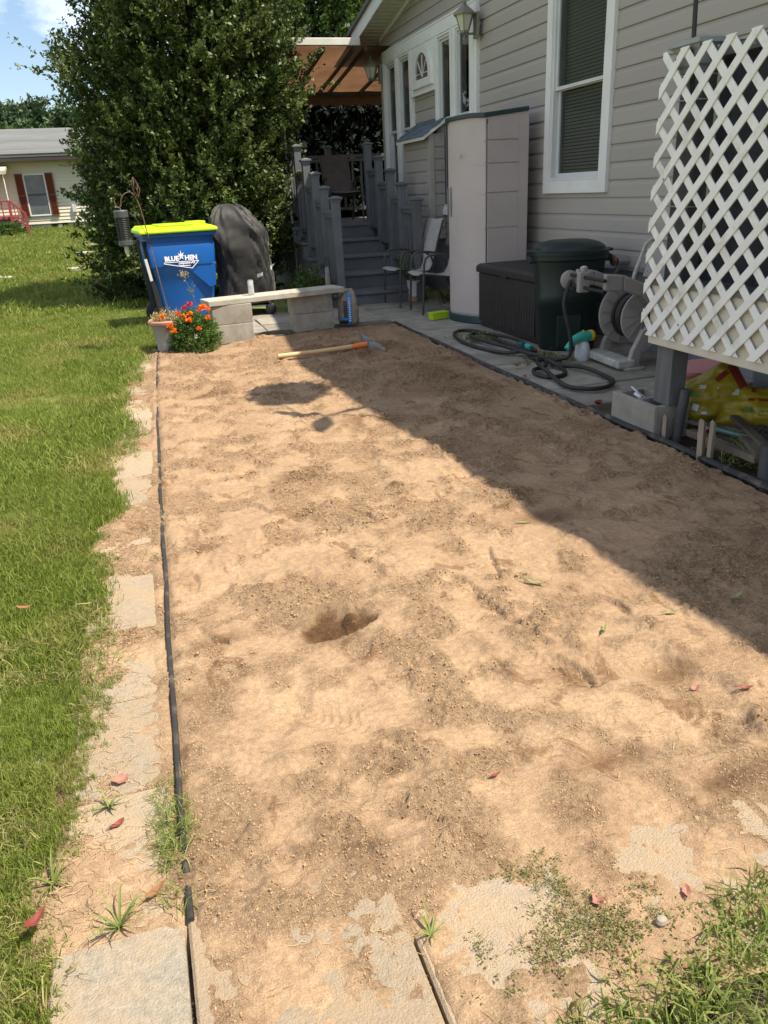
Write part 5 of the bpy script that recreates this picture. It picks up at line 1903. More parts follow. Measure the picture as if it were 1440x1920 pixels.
# moulded corner pocket
MB().prism([(0.02, 0.64), (0.352, 0.67), (0.33, 0.42), (0.26, 0.40)], 'y', -0.322, -0.30).build('corner_pocket', m_blue, bn, bevel=0.008)
ld = MB()
ld.loft([[(-0.425, -0.385, 1.0), (0.41, -0.385, 1.0), (0.41, 0.40, 1.0), (-0.425, 0.40, 1.0)], [(-0.425, -0.385, 1.035), (0.41, -0.385, 1.035), (0.41, 0.40, 1.035), (-0.425, 0.40, 1.035)],
         [(-0.38, -0.33, 1.06), (0.35, -0.33, 1.06), (0.35, 0.37, 1.075), (-0.38, 0.37, 1.075)]])
ldo = ld.build('lid', m_limelid, bn, bevel=0.012)
MB().box((-0.20, -0.25, 1.064), (0.18, 0.30, 1.085)).build('lid_panel', m_limelid, ldo, bevel=0.012)
MB().box((0.18, 0.05, 1.06), (0.37, 0.36, 1.095)).build('lid_panel', m_limelid, ldo, bevel=0.012)
for s in (-1, 1):
    MB().lathe([(0.10, -0.025), (0.12, -0.015), (0.12, 0.015), (0.10, 0.025)], 24).xform(Matrix.Translation((-0.29, 0.05 + s * 0.27, 0.12)) @ Matrix.Rotation(R(90), 4, 'X')).build('wheel', m_black, bn, True)
MB().tube([(-0.29, -0.25, 0.12), (-0.29, 0.33, 0.12)], 0.012, 8).build('axle', m_black, bn, True)
MB().bar((-0.385, -0.27, 0.93), (-0.315, -0.25, 0.15), 0.03, 0.05).build('side_rail', m_black, bn, bevel=0.005)
MB().bar((-0.385, 0.27, 0.93), (-0.315, 0.25, 0.15), 0.03, 0.05).build('side_rail', m_black, bn, bevel=0.005)
MB().bar((-0.395, -0.30, 0.75), (-0.365, -0.295, 0.52), 0.012, 0.03).build('sticker', m_strap, bn)
# logo on the front: lettering, crest and pennant outline
ty = -0.347
rx_ = (R(90), 0, 0)
text_part('BLUE', 0.068, m_print, bn, (-0.125, ty, 0.735), rx_, 'lettering', 0.0, 0.003)
text_part('HEN', 0.068, m_print, bn, (0.085, ty, 0.735), rx_, 'lettering', 0.0, 0.003)
text_part('Dispose-All', 0.038, m_print, bn, (0.03, ty + 0.002, 0.685), rx_, 'lettering', 0.3, 0.001)
lg = MB()
for a_, b_ in (((-0.215, 0.700), (0.165, 0.700)), ((0.165, 0.700), (0.085, 0.625)), ((0.085, 0.625), (-0.215, 0.690)), ((-0.06, 0.659), (0.07, 0.655))):
    lg.bar((a_[0], ty + 0.002, a_[1]), (b_[0], ty + 0.002, b_[1]), 0.004, 0.007, (0, 0, 1))
for ang, ln in ((90, 0.065), (50, 0.05), (130, 0.05), (15, 0.035), (165, 0.035), (235, 0.045), (305, 0.04)):
    lg.prism([(-0.02 + 0.012 * math.cos(R(ang + 90)), 0.755 + 0.012 * math.sin(R(ang + 90))), (-0.02 + ln * math.cos(R(ang)), 0.755 + ln * math.sin(R(ang))), (-0.02 + 0.012 * math.cos(R(ang - 90)), 0.755 + 0.012 * math.sin(R(ang - 90)))], 'y', ty - 0.0005 - 0.0002 * (ang % 7), ty + 0.003)
lg.build('logo_crest', m_print, bn)

# ================================================================== COVERED GRILL
gr = thing('covered_grill', 'barbecue grill wrapped in a wrinkled black cover with a pale strap', 'grill', (1.22, 9.75, 0.0), R(-4))


def grill_pt(t_, z, rx, ry, k):
    c, s_ = math.cos(t_), math.sin(t_)
    A = np.array
    big = float(fbm(A(t_ * 1.3 + 40 + z * 1.6), A(z * 1.2), 1.7, 2, 5))
    rid = 1 - abs(float(fbm(A(t_ * 2.6 + z * 2.4), A(z * 1.5 + 3), 1.6, 2, 9))) * 4.0
    dia = 1 - abs(float(fbm(A(t_ * 2.0 - z * 4.5), A(z * 2.5 + t_), 1.5, 2, 19))) * 4.0
    fold = 0.055 * big + 0.026 * max(0, rid) + 0.020 * max(0, dia) - 0.02
    return (k + (rx + fold) * math.copysign(abs(c) ** 0.5, c), (ry + fold) * math.copysign(abs(s_) ** 0.5, s_), z + 0.012 * big)


zz = [0.15, 0.20, 0.26, 0.32, 0.38, 0.44, 0.50, 0.56, 0.62, 0.68, 0.74, 0.79, 0.84, 0.89, 0.93, 0.97, 1.01, 1.05, 1.09, 1.13, 1.17, 1.20, 1.225, 1.24, 1.25]
ZK = [0.15, 0.5, 0.80, 0.95, 1.05, 1.15, 1.22, 1.25]
rxs = np.interp(zz, ZK, [0.345, 0.32, 0.325, 0.335, 0.285, 0.23, 0.165, 0.10])
rys = np.interp(zz, ZK, [0.31, 0.29, 0.28, 0.28, 0.25, 0.20, 0.14, 0.08])
ks = np.interp(zz, [0.15, 0.85, 1.05, 1.25], [0.02, 0.0, -0.05, -0.10])
NG = 120
MB().loft([[grill_pt(2 * PI * j / NG, z, a_, b_, k_) for j in range(NG)] for z, a_, b_, k_ in zip(zz, rxs, rys, ks)]).build('cover', m_cover, gr, True, angle=80)
s1 = MB()
rg = []
for i in range(9):
    t_ = R(-82 + 60 * i / 8)
    z = 0.44 + 0.012 * i
    a_, b_, k_ = [float(np.interp(z, ZK, q)) for q in ([0.345, 0.32, 0.325, 0.335, 0.285, 0.23, 0.165, 0.10], [0.31, 0.29, 0.28, 0.28, 0.25, 0.20, 0.14, 0.08])] + [0.01]
    p_ = grill_pt(t_, z, a_ + 0.03, b_ + 0.03, k_)
    q_ = grill_pt(t_, z + 0.04, a_ + 0.03, b_ + 0.03, k_)
    rg.append([p_, q_])
s1.loft(rg, caps=False, closed=False)
s1.build('strap', m_strap, gr, True)
for x, y in ((-0.25, -0.2), (0.27, -0.2), (-0.25, 0.2), (0.27, 0.2)):
    MB().tube([(x, y, 0.02), (x, y, 0.4)], 0.014, 8).build('leg', m_metal, gr, True)
MB().box((-0.26, -0.21, 0.09), (0.28, 0.21, 0.11)).build('shelf', m_metal, gr)
for x in (0.27,):
    MB().lathe([(0.05, -0.02), (0.065, -0.01), (0.065, 0.01), (0.05, 0.02)], 18).xform(Matrix.Translation((x, -0.235, 0.065)) @ Matrix.Rotation(R(90), 4, 'X')).build('wheel', m_black, gr, True)

# ================================================================== FLOWER POT AND MARIGOLDS
fp = thing('flower_pot', 'faded terracotta flower pot at the lawn corner of the bed', 'pot', (0.185, 7.66, 0.0))
MB().lathe([(0.105, 0), (0.112, 0.01), (0.112, 0.035), (0.108, 0.045), (0.140, 0.25), (0.146, 0.258)], 28).build('body', m_terr, fp, True)
MB().lathe([(0.148, 0.255), (0.162, 0.262), (0.165, 0.285), (0.155, 0.298), (0.138, 0.292), (0.132, 0.275)], 28).build('rim', m_terr2, fp, True)
MB().lathe([(0.136, 0.268), (0.10, 0.285), (0.03, 0.292)], 20).build('soil', m_pottingsoil, fp, True)
mg = thing('marigold_plant', 'bushy orange marigolds spilling from beside the pot', 'marigolds', (0.40, 7.52, 0.0))
n = 420
dd_ = rng.normal(0, 1, (n, 3))
dd_ /= np.linalg.norm(dd_, axis=1, keepdims=True)
dd_[:, 2] = np.abs(dd_[:, 2])
rad = rng.uniform(0.55, 1.0, (n, 1)) ** 0.5
S = dd_ * rad * np.array([0.20, 0.17, 0.30]) + np.array([0.02, 0, 0.02])
D = dd_ * 0.7 + rng.normal(0, 0.4, (n, 3)) + np.array([0, 0, 0.35])
D /= np.linalg.norm(D, axis=1, keepdims=True)
link('foliage', leaves_mesh('foliage', S, D, 0.075, 26, 0.030, 0.0085, m_marleaf, 0.8), mg)
# trailing growth over the pot soil
S = np.stack([rng.uniform(-0.33, -0.10, 60), rng.uniform(0.05, 0.24, 60), rng.uniform(0.27, 0.31, 60)], -1)
D = rng.normal(0, 0.5, (60, 3)) + np.array([0, -0.1, 0.6])
D /= np.linalg.norm(D, axis=1, keepdims=True)
link('foliage', leaves_mesh('foliage', S, D, 0.07, 14, 0.026, 0.007, m_drygrass, 0.7), mg)
sm = MB()
for i in range(16):
    a_ = rng.uniform(0, 2 * PI)
    e = smooth_path([(0.02 * math.cos(a_), 0.02 * math.sin(a_), 0), (0.1 * math.cos(a_), 0.08 * math.sin(a_), 0.14), (0.17 * math.cos(a_), 0.14 * math.sin(a_), 0.27)], 3)
    sm.tube(e, 0.003, 5)
sm.build('stem', m_marleaf, mg)
FLW = [(-0.02, -0.16, 0.30, 0), (-0.06, -0.13, 0.335, 0), (0.0, -0.10, 0.345, 0), (0.155, -0.12, 0.30, 0), (0.10, 0.03, 0.36, 0), (0.14, 0.06, 0.385, 0), (0.17, 0.02, 0.36, 0), (-0.19, -0.06, 0.25, 0), (-0.245, 0.02, 0.325, 0), (0.02, 0.08, 0.41, 1), (-0.03, 0.06, 0.385, 1), (-0.10, -0.02, 0.35, 0), (0.06, -0.18, 0.22, 0), (-0.16, -0.13, 0.21, 0)]
for x, y, z, kind in FLW:
    n = 46
    a_ = rng.uniform(0, 2 * PI, n)
    el = rng.uniform(0.0, 1.2, n)
    dirs = np.stack([np.cos(a_) * np.cos(el), np.sin(a_) * np.cos(el), np.sin(el)], -1)
    S = np.tile(np.array([[x, y, z]]), (n, 1)) + dirs * 0.004
    me = leaves_mesh('flower', S, dirs, 0.006, 1, 0.023, 0.016, m_red if kind else m_orange, 0.12, 0.0)
    fo = link('flower', me, mg)
    if kind:
        fo['label'] = 'red flower'

# ---- tall weed stalks behind the pot
wd_ = thing('tall_weed', 'thin weed stalk with pale seed head in front of the blue bin', 'weed', (0.44, 7.80, 0.0))
pth = smooth_path([(0.10, 0, 0), (0.08, 0, 0.26), (0.04, 0.02, 0.44), (0.0, 0.02, 0.58), (-0.03, 0.02, 0.67)], 5)
MB().tube(pth, 0.003, 5).build('stem', m_weed, wd_)
S = np.array([(-0.02, 0.02, 0.66)] * 26) + rng.normal(0, 0.022, (26, 3))
D = rng.normal(0, 0.6, (26, 3)) + np.array([0.1, 0, 0.3])
D /= np.linalg.norm(D, axis=1, keepdims=True)
link('seed_head', leaves_mesh('seed_head', S, D, 0.02, 8, 0.014, 0.006, m_drygrass, 0.8), wd_)
S = np.array([(0.02, 0.02, 0.50)] * 10 + [(0.06, 0.0, 0.34)] * 12) + rng.normal(0, 0.012, (22, 3))
D = rng.normal(0, 0.7, (22, 3))
D /= np.linalg.norm(D, axis=1, keepdims=True)
link('leaf', leaves_mesh('leaf', S, D, 0.045, 5, 0.035, 0.005, m_weed, 0.5), wd_)

# ---- leaning garden hook and bug zapper
gh = thing('garden_hook', 'thin rusty garden hook leaning beside the blue bin', 'hook', (0.24, 7.72, 0))
pth = smooth_path([(0.25, 7.72, -0.02), (0.21, 7.73, 0.45), (0.165, 7.74, 0.85), (0.135, 7.75, 1.15), (0.105, 7.75, 1.33), (0.06, 7.75, 1.405), (0.0, 7.75, 1.395), (-0.035, 7.75, 1.35), (-0.045, 7.75, 1.30), (-0.07, 7.75, 1.285), (-0.09, 7.75, 1.31), (-0.095, 7.75, 1.345)], 6)
MB().tube(pth, 0.0055, 6).build('shaft', m_iron, gh, True, world=True)
fin = MB()
for i in range(5):
    a_ = 2 * PI * i / 5
    fin.tube(smooth_path([(0.115, 7.75, 1.36), (0.108 + 0.03 * math.cos(a_), 7.75 + 0.03 * math.sin(a_), 1.42), (0.10 + 0.026 * math.cos(a_ + .7), 7.75 + 0.026 * math.sin(a_ + .7), 1.48), (0.095, 7.75, 1.53)], 4), 0.003, 4)
fin.build('cage_finial', m_iron, gh, True, world=True)
MB().tube(smooth_path([(0.155, 7.74, 0.97), (0.09, 7.71, 1.04), (0.02, 7.70, 0.98), (0.0, 7.70, 0.90), (0.02, 7.70, 0.86)], 5), 0.005, 5).build('wire_loop', m_black, gh, True, world=True)
zp = thing('bug_zapper', 'grey hanging bug zapper lantern beside the blue bin', 'bug zapper', (-0.055, 7.75, 0.93), 0)
zp.scale = (0.78, 0.78, 1.0)
MB().lathe([(0.068, 0.27), (0.078, 0.275), (0.08, 0.325), (0.07, 0.335)], 20).build('cap', m_zap, zp, True)
MB().lathe([(0.072, 0.03), (0.080, 0.04), (0.080, 0.075), (0.07, 0.08)], 20).build('base', m_zap, zp, True)
cg = MB()
for i in range(13):
    z = 0.09 + i * 0.0148
    cg.tube([(0.073 * math.cos(2 * PI * j / 18), 0.073 * math.sin(2 * PI * j / 18), z) for j in range(18)], 0.0032, 5, closed=True)
for j in range(6):
    a_ = 2 * PI * j / 6
    cg.tube([(0.073 * math.cos(a_), 0.073 * math.sin(a_), 0.075), (0.073 * math.cos(a_), 0.073 * math.sin(a_), 0.275)], 0.004, 5)
cg.build('cage', m_zapd, zp, True)
MB().lathe([(0.035, 0.078), (0.035, 0.272)], 14).build('tube_core', m_zapd, zp, True)
MB().lathe([(0.02, -0.04), (0.026, -0.02), (0.026, 0.03)], 14).build('lamp', m_glass, zp, True)
MB().tube(smooth_path([(0.0, 0, 0.335), (0.0, 0, 0.355), (-0.015, 0, 0.36)], 4), 0.004, 5).build('hanger', m_metal, zp, True)
cd = thing('power_cord', 'thin black cord sagging from the bug zapper to the hook', 'cord', (0.0, 7.75, 1.2))
MB().tube(smooth_path([(0.02, 7.75, 1.24), (0.06, 7.74, 1.20), (0.10, 7.73, 1.12), (0.15, 7.735, 1.02), (0.16, 7.74, 0.95)], 5), 0.003, 5).build('cable', m_black, cd, True, world=True)

# ================================================================== MATTOCK ON THE BED
mt = thing('mattock', 'long wooden-handled mattock lying on the soil', 'mattock', (1.45, 6.6, 0.03))
zh = 0.05
MB().tube([(1.035, 6.57, zh), (1.4, 6.595, zh), (1.70, 6.62, zh + 0.005)], [0.0205, 0.019, 0.021], 14).build('handle', m_handle, mt, True, world=True)
MB().tube([(1.70, 6.62, zh + 0.005), (1.85, 6.63, zh + 0.01)], [0.0225, 0.026], 14).build('collar', m_hoered, mt, True, world=True)
hd = MB()
hd.loft([[(1.845, 6.59, zh - .03), (1.905, 6.60, zh - .03), (1.905, 6.60, zh + .045), (1.845, 6.59, zh + .045)],
         [(1.85, 6.67, zh - .03), (1.90, 6.67, zh - .03), (1.90, 6.67, zh + .045), (1.85, 6.67, zh + .045)]])
hd.loft([[(1.85, 6.67, zh - .028), (1.90, 6.67, zh - .028), (1.90, 6.67, zh + .042), (1.85, 6.67, zh + .042)], [(1.845, 6.76, zh - .005), (1.885, 6.76, zh - .005), (1.885, 6.76, zh + .06), (1.845, 6.76, zh + .06)],
         [(1.845, 6.83, zh), (1.85, 6.83, zh), (1.85, 6.83, zh + .09), (1.845, 6.83, zh + .09)]])
hd.loft([[(1.85, 6.59, zh - .028), (1.90, 6.60, zh - .028), (1.90, 6.60, zh + .04), (1.85, 6.59, zh + .04)], [(1.90, 6.54, zh - .045), (1.945, 6.55, zh - .045), (1.945, 6.55, zh + .02), (1.90, 6.54, zh + .02)],
         [(1.965, 6.48, zh - .055), (1.985, 6.485, zh - .055), (1.985, 6.485, zh - .03), (1.965, 6.48, zh - .03)]])
hd.build('head', m_steel, mt, world=True, bevel=0.006)

# ================================================================== POT PLANTS BY THE STAIRS
wp = thing('white_planter', 'white plant pot with green blades behind the patio chairs', 'plant pot', (3.32, 9.52, 0.0))
MB().lathe([(0.085, 0.0), (0.09, 0.06)], 20).build('saucer_brick', m_terr2, wp, True)
MB().lathe([(0.07, 0.06), (0.075, 0.07), (0.10, 0.24), (0.108, 0.25), (0.10, 0.255)], 22).build('pot', m_wpot, wp, True)
S = np.tile(np.array([[0, 0, 0.24]]), (26, 1)) + rng.normal(0, 0.03, (26, 3)) * np.array([1, 1, 0.2])
D = rng.normal(0, 0.3, (26, 3)) + np.array([0, 0, 1.0])
D /= np.linalg.norm(D, axis=1, keepdims=True)
link('blades', leaves_mesh('blades', S, D, 0.03, 3, 0.28, 0.014, m_oak, 0.12), wp)
fe = thing('fern_clump', 'low dark ferny clump under the patio chairs by the wall', 'plant', (3.62, 9.15, 0.0))
n = 46
S = rng.normal(0, 0.05, (n, 3)) * np.array([1, 1.6, 0.1])
D = rng.normal(0, 0.7, (n, 3)) + np.array([0, 0, 0.7])
D /= np.linalg.norm(D, axis=1, keepdims=True)
link('fronds', leaves_mesh('fronds', S, D, 0.24, 22, 0.05, 0.012, m_weed, 0.6, 0.0, False, 1.2), fe)
sh_ = thing('stair_shrub', 'small leafy green shrub between the grill and the stairs', 'shrub', (1.98, 9.62, 0.0))
n = 260
dd_ = rng.normal(0, 1, (n, 3))
dd_ /= np.linalg.norm(dd_, axis=1, keepdims=True)
dd_[:, 2] = np.abs(dd_[:, 2])
S = dd_ * rng.uniform(0.4, 1, (n, 1)) * np.array([0.26, 0.25, 0.42])
D = dd_ * 0.5 + rng.normal(0, 0.4, (n, 3)) + np.array([0, 0, 0.5])
D /= np.linalg.norm(D, axis=1, keepdims=True)
link('foliage', leaves_mesh('foliage', S, D, 0.13, 20, 0.034, 0.014, m_oak, 0.8), sh_)
cl = thing('coiled_cord', 'pale coiled cord hung on a dark wire hook by the stair post', 'cord', (2.18, 9.40, 0.0))
ck = MB()
for i in range(5):
    ck.tube(smooth_path([(-0.02 + .007 * i, 0.0, 0.50), (-0.035 + .008 * i, -0.01, 0.35), (-0.025 + .008 * i, 0.0, 0.18), (0.0 + .006 * i, 0.01, 0.30), (0.0 + .004 * i, 0.01, 0.50)], 4), 0.005, 5)
ck.build('coil', M('dull_cord', (0.30, 0.28, 0.25), 0.6), cl, True)
MB().tube(smooth_path([(0.03, 0, 0.0), (0.03, 0, 0.45), (0.02, 0, 0.58), (-0.005, 0, 0.60), (-0.015, 0, 0.54), (0.0, 0, 0.49)], 4), 0.004, 5).build('wire_hook', m_black, cl, True)


# ================================================================== TREES AND SHRUBS
def tree(name, label, cat, base, prof, twigs, per, tl, ll, lw, mat, trunk_r, lean=(0, 0), sq=(1, 1), lump=0.16, seed=0, up=0.6, inner=0.35, group=None, lumpsc=1.0, trunk_h=None, shoots=0.05, limbs=9):
    """trunk with limbs, and a crown of leafy twigs spread through a lumpy volume given as (z, radius)"""
    t = thing(name, label, cat, base, 0, group)
    zs = np.array([p[0] for p in prof])
    rs = np.array([p[1] for p in prof])
    ztop = zs[-1]
    zz_ = np.linspace(zs[0], ztop, 200)
    wgt = np.interp(zz_, zs, rs) + 0.25 * rs.max()
    cdf = np.cumsum(wgt) / wgt.sum()
    z = np.interp(rng.random(twigs), cdf, zz_)
    th = rng.uniform(0, 2 * PI, twigs)
    rad = np.interp(z, zs, rs)
    lum = 1 + lump * 2 * fbm(th * 1.6 * lumpsc + 31 * np.sign(np.sin(th)) * 0, z * 1.3 * lumpsc / max(0.4, rs.max() / 1.4), 1.5, 3, seed + 3)
    lum = lum + lump * 1.3 * fbm(th * 4.0 * lumpsc, z * 3.2 * lumpsc / max(0.4, rs.max() / 1.4), 1.5, 2, seed + 9)
    keep = fbm(th * 3.1 * lumpsc, z * 2.6 * lumpsc / max(0.4, rs.max() / 1.4), 1.7, 2, seed + 14) > -0.20
    fr_ = np.where(rng.random(twigs) < inner, rng.uniform(0.45, 0.85, twigs), rng.uniform(0.82, 1.04, twigs))
    fr_ = np.where(keep, fr_, fr_ * 0.72)
    lum = np.clip(lum, 0.6, 1.2)
    r_ = rad * lum * fr_
    S = np.stack([np.cos(th) * r_ * sq[0] + lean[0] * z, np.sin(th) * r_ * sq[1] + lean[1] * z, z], -1)
    D = np.stack([np.cos(th), np.sin(th), np.full(twigs, up)], -1) + rng.normal(0, 0.45, (twigs, 3))
    D /= np.linalg.norm(D, axis=1, keepdims=True)
    tlv = tl
    if shoots:
        k_ = rng.random(twigs) < shoots
        tlv = np.where(k_, tl * 1.7, tl)[:, None]
    me = leaves_mesh('crown', S, D, tlv, per, ll, lw, mat)
    link('crown', me, t)
    tk = MB()
    th_ = trunk_h or ztop * 0.8
    tk.tube(smooth_path([(0, 0, -0.1), (0.03 * th_, 0.01 * th_, th_ * 0.3), (lean[0] * th_ * .6, lean[1] * th_ * .6, th_ * 0.6), (lean[0] * th_, lean[1] * th_, th_)], 4),
            [trunk_r * (1 - 0.055 * i) for i in range(13)], 8)
    for i in range(limbs):
        z_ = th_ * (0.12 + 0.83 * i / limbs)
        a_ = i * 2.4
        rr = float(np.interp(z_ + 0.3, zs, rs)) * (0.85 if limbs < 12 else 0.98)
        c, s_ = math.cos(a_), math.sin(a_)
        tk.tube(smooth_path([(lean[0] * z_, lean[1] * z_, z_), (c * rr * .5 * sq[0] + lean[0] * z_, s_ * rr * .5 * sq[1], z_ + 0.15 * rr), (c * rr * sq[0] + lean[0] * z_, s_ * rr * sq[1], z_ + 0.5 * rr)], 3),
                [trunk_r * .4 * (1 - .12 * q_) for q_ in range(7)], 6)
    tk.build('trunk', m_bark, t, True)
    return t


tree('holly_tree', 'big dense dark green holly behind the bin and grill', 'tree', (0.78, 11.95, 0.0),
     [(0.05, 1.05), (0.5, 1.20), (1.5, 1.24), (2.4, 1.32), (3.0, 1.32), (3.6, 1.20), (4.4, 1.0), (5.2, 0.6), (5.6, 0.3)],
     8800, 34, 0.31, 0.050, 0.031, m_holly, 0.09, (0.10, 0), (1.0, 0.85), 0.22, 3, 0.75, 0.42, limbs=46, shoots=0.08)
tree('green_tree', 'leafy green tree rising behind the awning', 'tree', (4.3, 19.5, 0.3),
     [(1.5, 1.2), (3.0, 2.0), (4.5, 2.3), (6.0, 1.8), (7.4, 0.5)], 2600, 30, 0.5, 0.10, 0.06, m_oak, 0.14, (0, 0), (1, 1), 0.2, 13)
tree('plum_tree', 'dark purple-leaved tree at the house corner behind the awning', 'tree', (6.9, 21.5, 0.3),
     [(1.5, 1.2), (3.0, 1.9), (5.0, 2.2), (7.0, 1.7), (8.2, 0.5)], 2200, 30, 0.5, 0.11, 0.065, m_plum, 0.14, (0, 0), (1, 1), 0.2, 23)
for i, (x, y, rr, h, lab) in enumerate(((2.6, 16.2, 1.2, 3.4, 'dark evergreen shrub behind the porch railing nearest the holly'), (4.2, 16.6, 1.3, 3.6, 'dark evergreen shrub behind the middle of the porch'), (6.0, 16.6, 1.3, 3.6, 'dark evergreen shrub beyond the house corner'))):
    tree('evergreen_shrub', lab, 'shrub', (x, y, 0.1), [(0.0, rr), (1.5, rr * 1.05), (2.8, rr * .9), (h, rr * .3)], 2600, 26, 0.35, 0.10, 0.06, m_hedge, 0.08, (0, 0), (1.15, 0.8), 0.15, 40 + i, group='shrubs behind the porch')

FT = [(-5.6, 44, 0.8, 1.5, 5.0, 'tall far pine at the left frame edge behind the neighbouring house', m_pine),
      (-3.95, 47, 0.8, 1.4, 5.2, 'rounded far tree standing tallest over the neighbouring roof', m_pine),
      (-2.75, 45, 0.8, 1.1, 3.7, 'lower far tree right of the tallest one over the neighbouring roof', m_pine),
      (-1.7, 43, 0.8, 1.3, 4.4, 'far tree half hidden by the holly above the neighbouring roof', m_pine),
      (-0.2, 46, 0.8, 1.5, 4.2, 'far tree behind the holly', m_pine),
      (-4.6, 39, 0.8, 1.1, 3.2, 'lower light green far tree behind the neighbouring roof at left', m_oak)]
for i, (x, y, zb, rr, h, lab, mm) in enumerate(FT):
    tree('far_tree', lab, 'tree', (x, y, zb), [(1.0, rr * .8), (h * .45, rr), (h * .75, rr * .8), (h, rr * .15)], 900, 26, 0.55, 0.22, 0.14, mm, 0.13, (0, 0), (1, 1), 0.30, 60 + i, lumpsc=1.6, group='far trees')

# ================================================================== NEIGHBOURING HOUSE
nh = thing('neighbour_house', 'cream sided bungalow with grey roof and brown shutters across the lawn', 'house', (-2.5, 27.0, 0.7))
NY = 27.0
X0, X1 = -9.0, 3.5
MB().box((X0, NY + 0.06, 0.85), (X1, NY + 6, 2.66)).build('wall_core', m_cream, nh, world=True)
cbm = MB().loft([[(0, 0.05, 0), (0, -0.022, 0), (0, -0.004, 0.098), (0, 0.05, 0.098)], [(1, 0.05, 0), (1, -0.022, 0), (1, -0.004, 0.098), (1, 0.05, 0.098)]]).mesh('siding_board')
for i in range(18):
    o = link('siding_board', cbm, nh, m_cream, (X0 + 2.5, 0.0, 0.86 + i * 0.098 - 0.7))
    o.scale = (X1 - X0, 1, 1)
MB().box((X0, NY + 0.05, 0.55), (X1, NY + 0.10, 0.858)).build('skirting', M('pale_skirting', (0.55, 0.55, 0.54), 0.7), nh, world=True)
MB().box((X0, NY - 0.42, 2.60), (X1, NY + 0.05, 2.64)).build('soffit', m_dark, nh, world=True)
MB().box((X0, NY - 0.45, 2.585), (X1, NY - 0.42, 2.76)).build('fascia', M('dark_brown_fascia', (0.045, 0.035, 0.032), 0.6), nh, world=True)
rf = MB().loft([[(X0, NY - 0.46, 2.765), (X0, NY + 3.0, 3.66), (X0, NY + 6.4, 2.77), (X0, NY + 6.4, 2.70), (X0, NY + 3.0, 3.58), (X0, NY - 0.46, 2.70)],
                [(X1, NY - 0.46, 2.765), (X1, NY + 3.0, 3.66), (X1, NY + 6.4, 2.77), (X1, NY + 6.4, 2.70), (X1, NY + 3.0, 3.58), (X1, NY - 0.46, 2.70)]]).build('roof', m_roofg, nh, world=True)
crs = MB().box((0, 0, 0), (1, 0.26, 0.018)).mesh('shingle_course')
sl2 = math.atan2(0.895, 3.46)
for i in range(15):
    o = link('shingle_course', crs, rf, m_roofg, (X0 + 2.5, -0.47 + i * 0.235, 2.766 - 0.7 + i * 0.235 * math.tan(sl2)))
    o.rotation_euler = (sl2 + 0.03, 0, 0)
    o.scale = (X1 - X0, 1, 1)
WX0, WX1, WZ0, WZ1 = -2.80, -2.19, 1.09, 2.26
wn = MB()
for (a_, b_, c_, d_) in ((WX0, WX0 + .035, WZ0, WZ1), (WX1 - .035, WX1, WZ0, WZ1), (WX0 + .035, WX1 - .035, WZ0, WZ0 + .035), (WX0 + .035, WX1 - .035, WZ1 - .035, WZ1)):
    wn.box((a_, NY - 0.06, c_), (b_, NY - 0.022, d_))
wno = wn.build('window', m_white, nh, world=True)
MB().box((WX0 + .035, NY - 0.035, WZ0 + .035), (WX1 - .035, NY - 0.026, 1.665)).build('pane', M('far_glass', (0.06, 0.075, 0.09), 0.12, (0.12, 0.14, 0.16), 3, spec=0.6), wno, world=True)
MB().box((WX0 + .035, NY - 0.042, 1.70), (WX1 - .035, NY - 0.033, WZ1 - .035)).build('pane', bpy.data.materials['far_glass'], wno, world=True)
MB().box((WX0 + .03, NY - 0.055, 1.66), (WX1 - .03, NY - 0.028, 1.705)).build('sash', m_pipe, wno, world=True)
for a_, b_ in ((-3.02, -2.805), (-2.185, -1.97)):
    sh0 = frame_bars(MB(), 0, 0.215, 0, 1.19, 0.03, -0.075, -0.03)
    sh0.v = [(a_ + v_[1], NY + v_[0], WZ0 - 0.01 + v_[2]) for v_ in sh0.v]
    so = sh0.build('shutter', m_shut, nh, world=True)
    lv = MB()
    for i in range(26):
        lv.obox((a_ + 0.1075, NY - 0.05, WZ0 + 0.03 + i * 0.0435), (0.152, 0.008, 0.046), Matrix.Rotation(R(28), 3, 'X'))
    lv.box((a_ + .03, NY - 0.07, 1.64), (a_ + .185, NY - 0.035, 1.69))
    lv.build('louvres', m_shut, so, world=True)
MB().box((-2.28, NY + 0.03, 0.66), (-1.80, NY + 0.048, 0.85)).build('crawl_vent', m_dark, nh, world=True)
MB().box((-2.08, NY + 0.01, 0.66), (-1.95, NY + 0.029, 0.82)).build('vent_board', m_cream, nh, world=True)
MB().box((-1.58, NY - 0.10, 1.14), (-1.46, NY - 0.024, 1.36)).build('meter_box', m_strap, nh, world=True, bevel=0.01)
pr_ = thing('porch_hood', 'weathered little roof hood over the neighbouring steps', 'hood', (-3.6, 26.4, 2.3))
MB().loft([[(-4.6, 26.9, 2.52), (-3.15, 26.9, 2.52), (-3.15, 26.9, 2.46), (-4.6, 26.9, 2.46)], [(-4.6, 25.9, 2.30), (-3.12, 25.9, 2.34), (-3.12, 25.9, 2.24), (-4.6, 25.9, 2.22)]]).build('roof', m_stone, pr_, world=True)
MB().tube([(-3.20, 25.95, 2.26), (-3.20, 25.95, 0.9)], 0.015, 6).build('post', m_white, pr_, world=True)

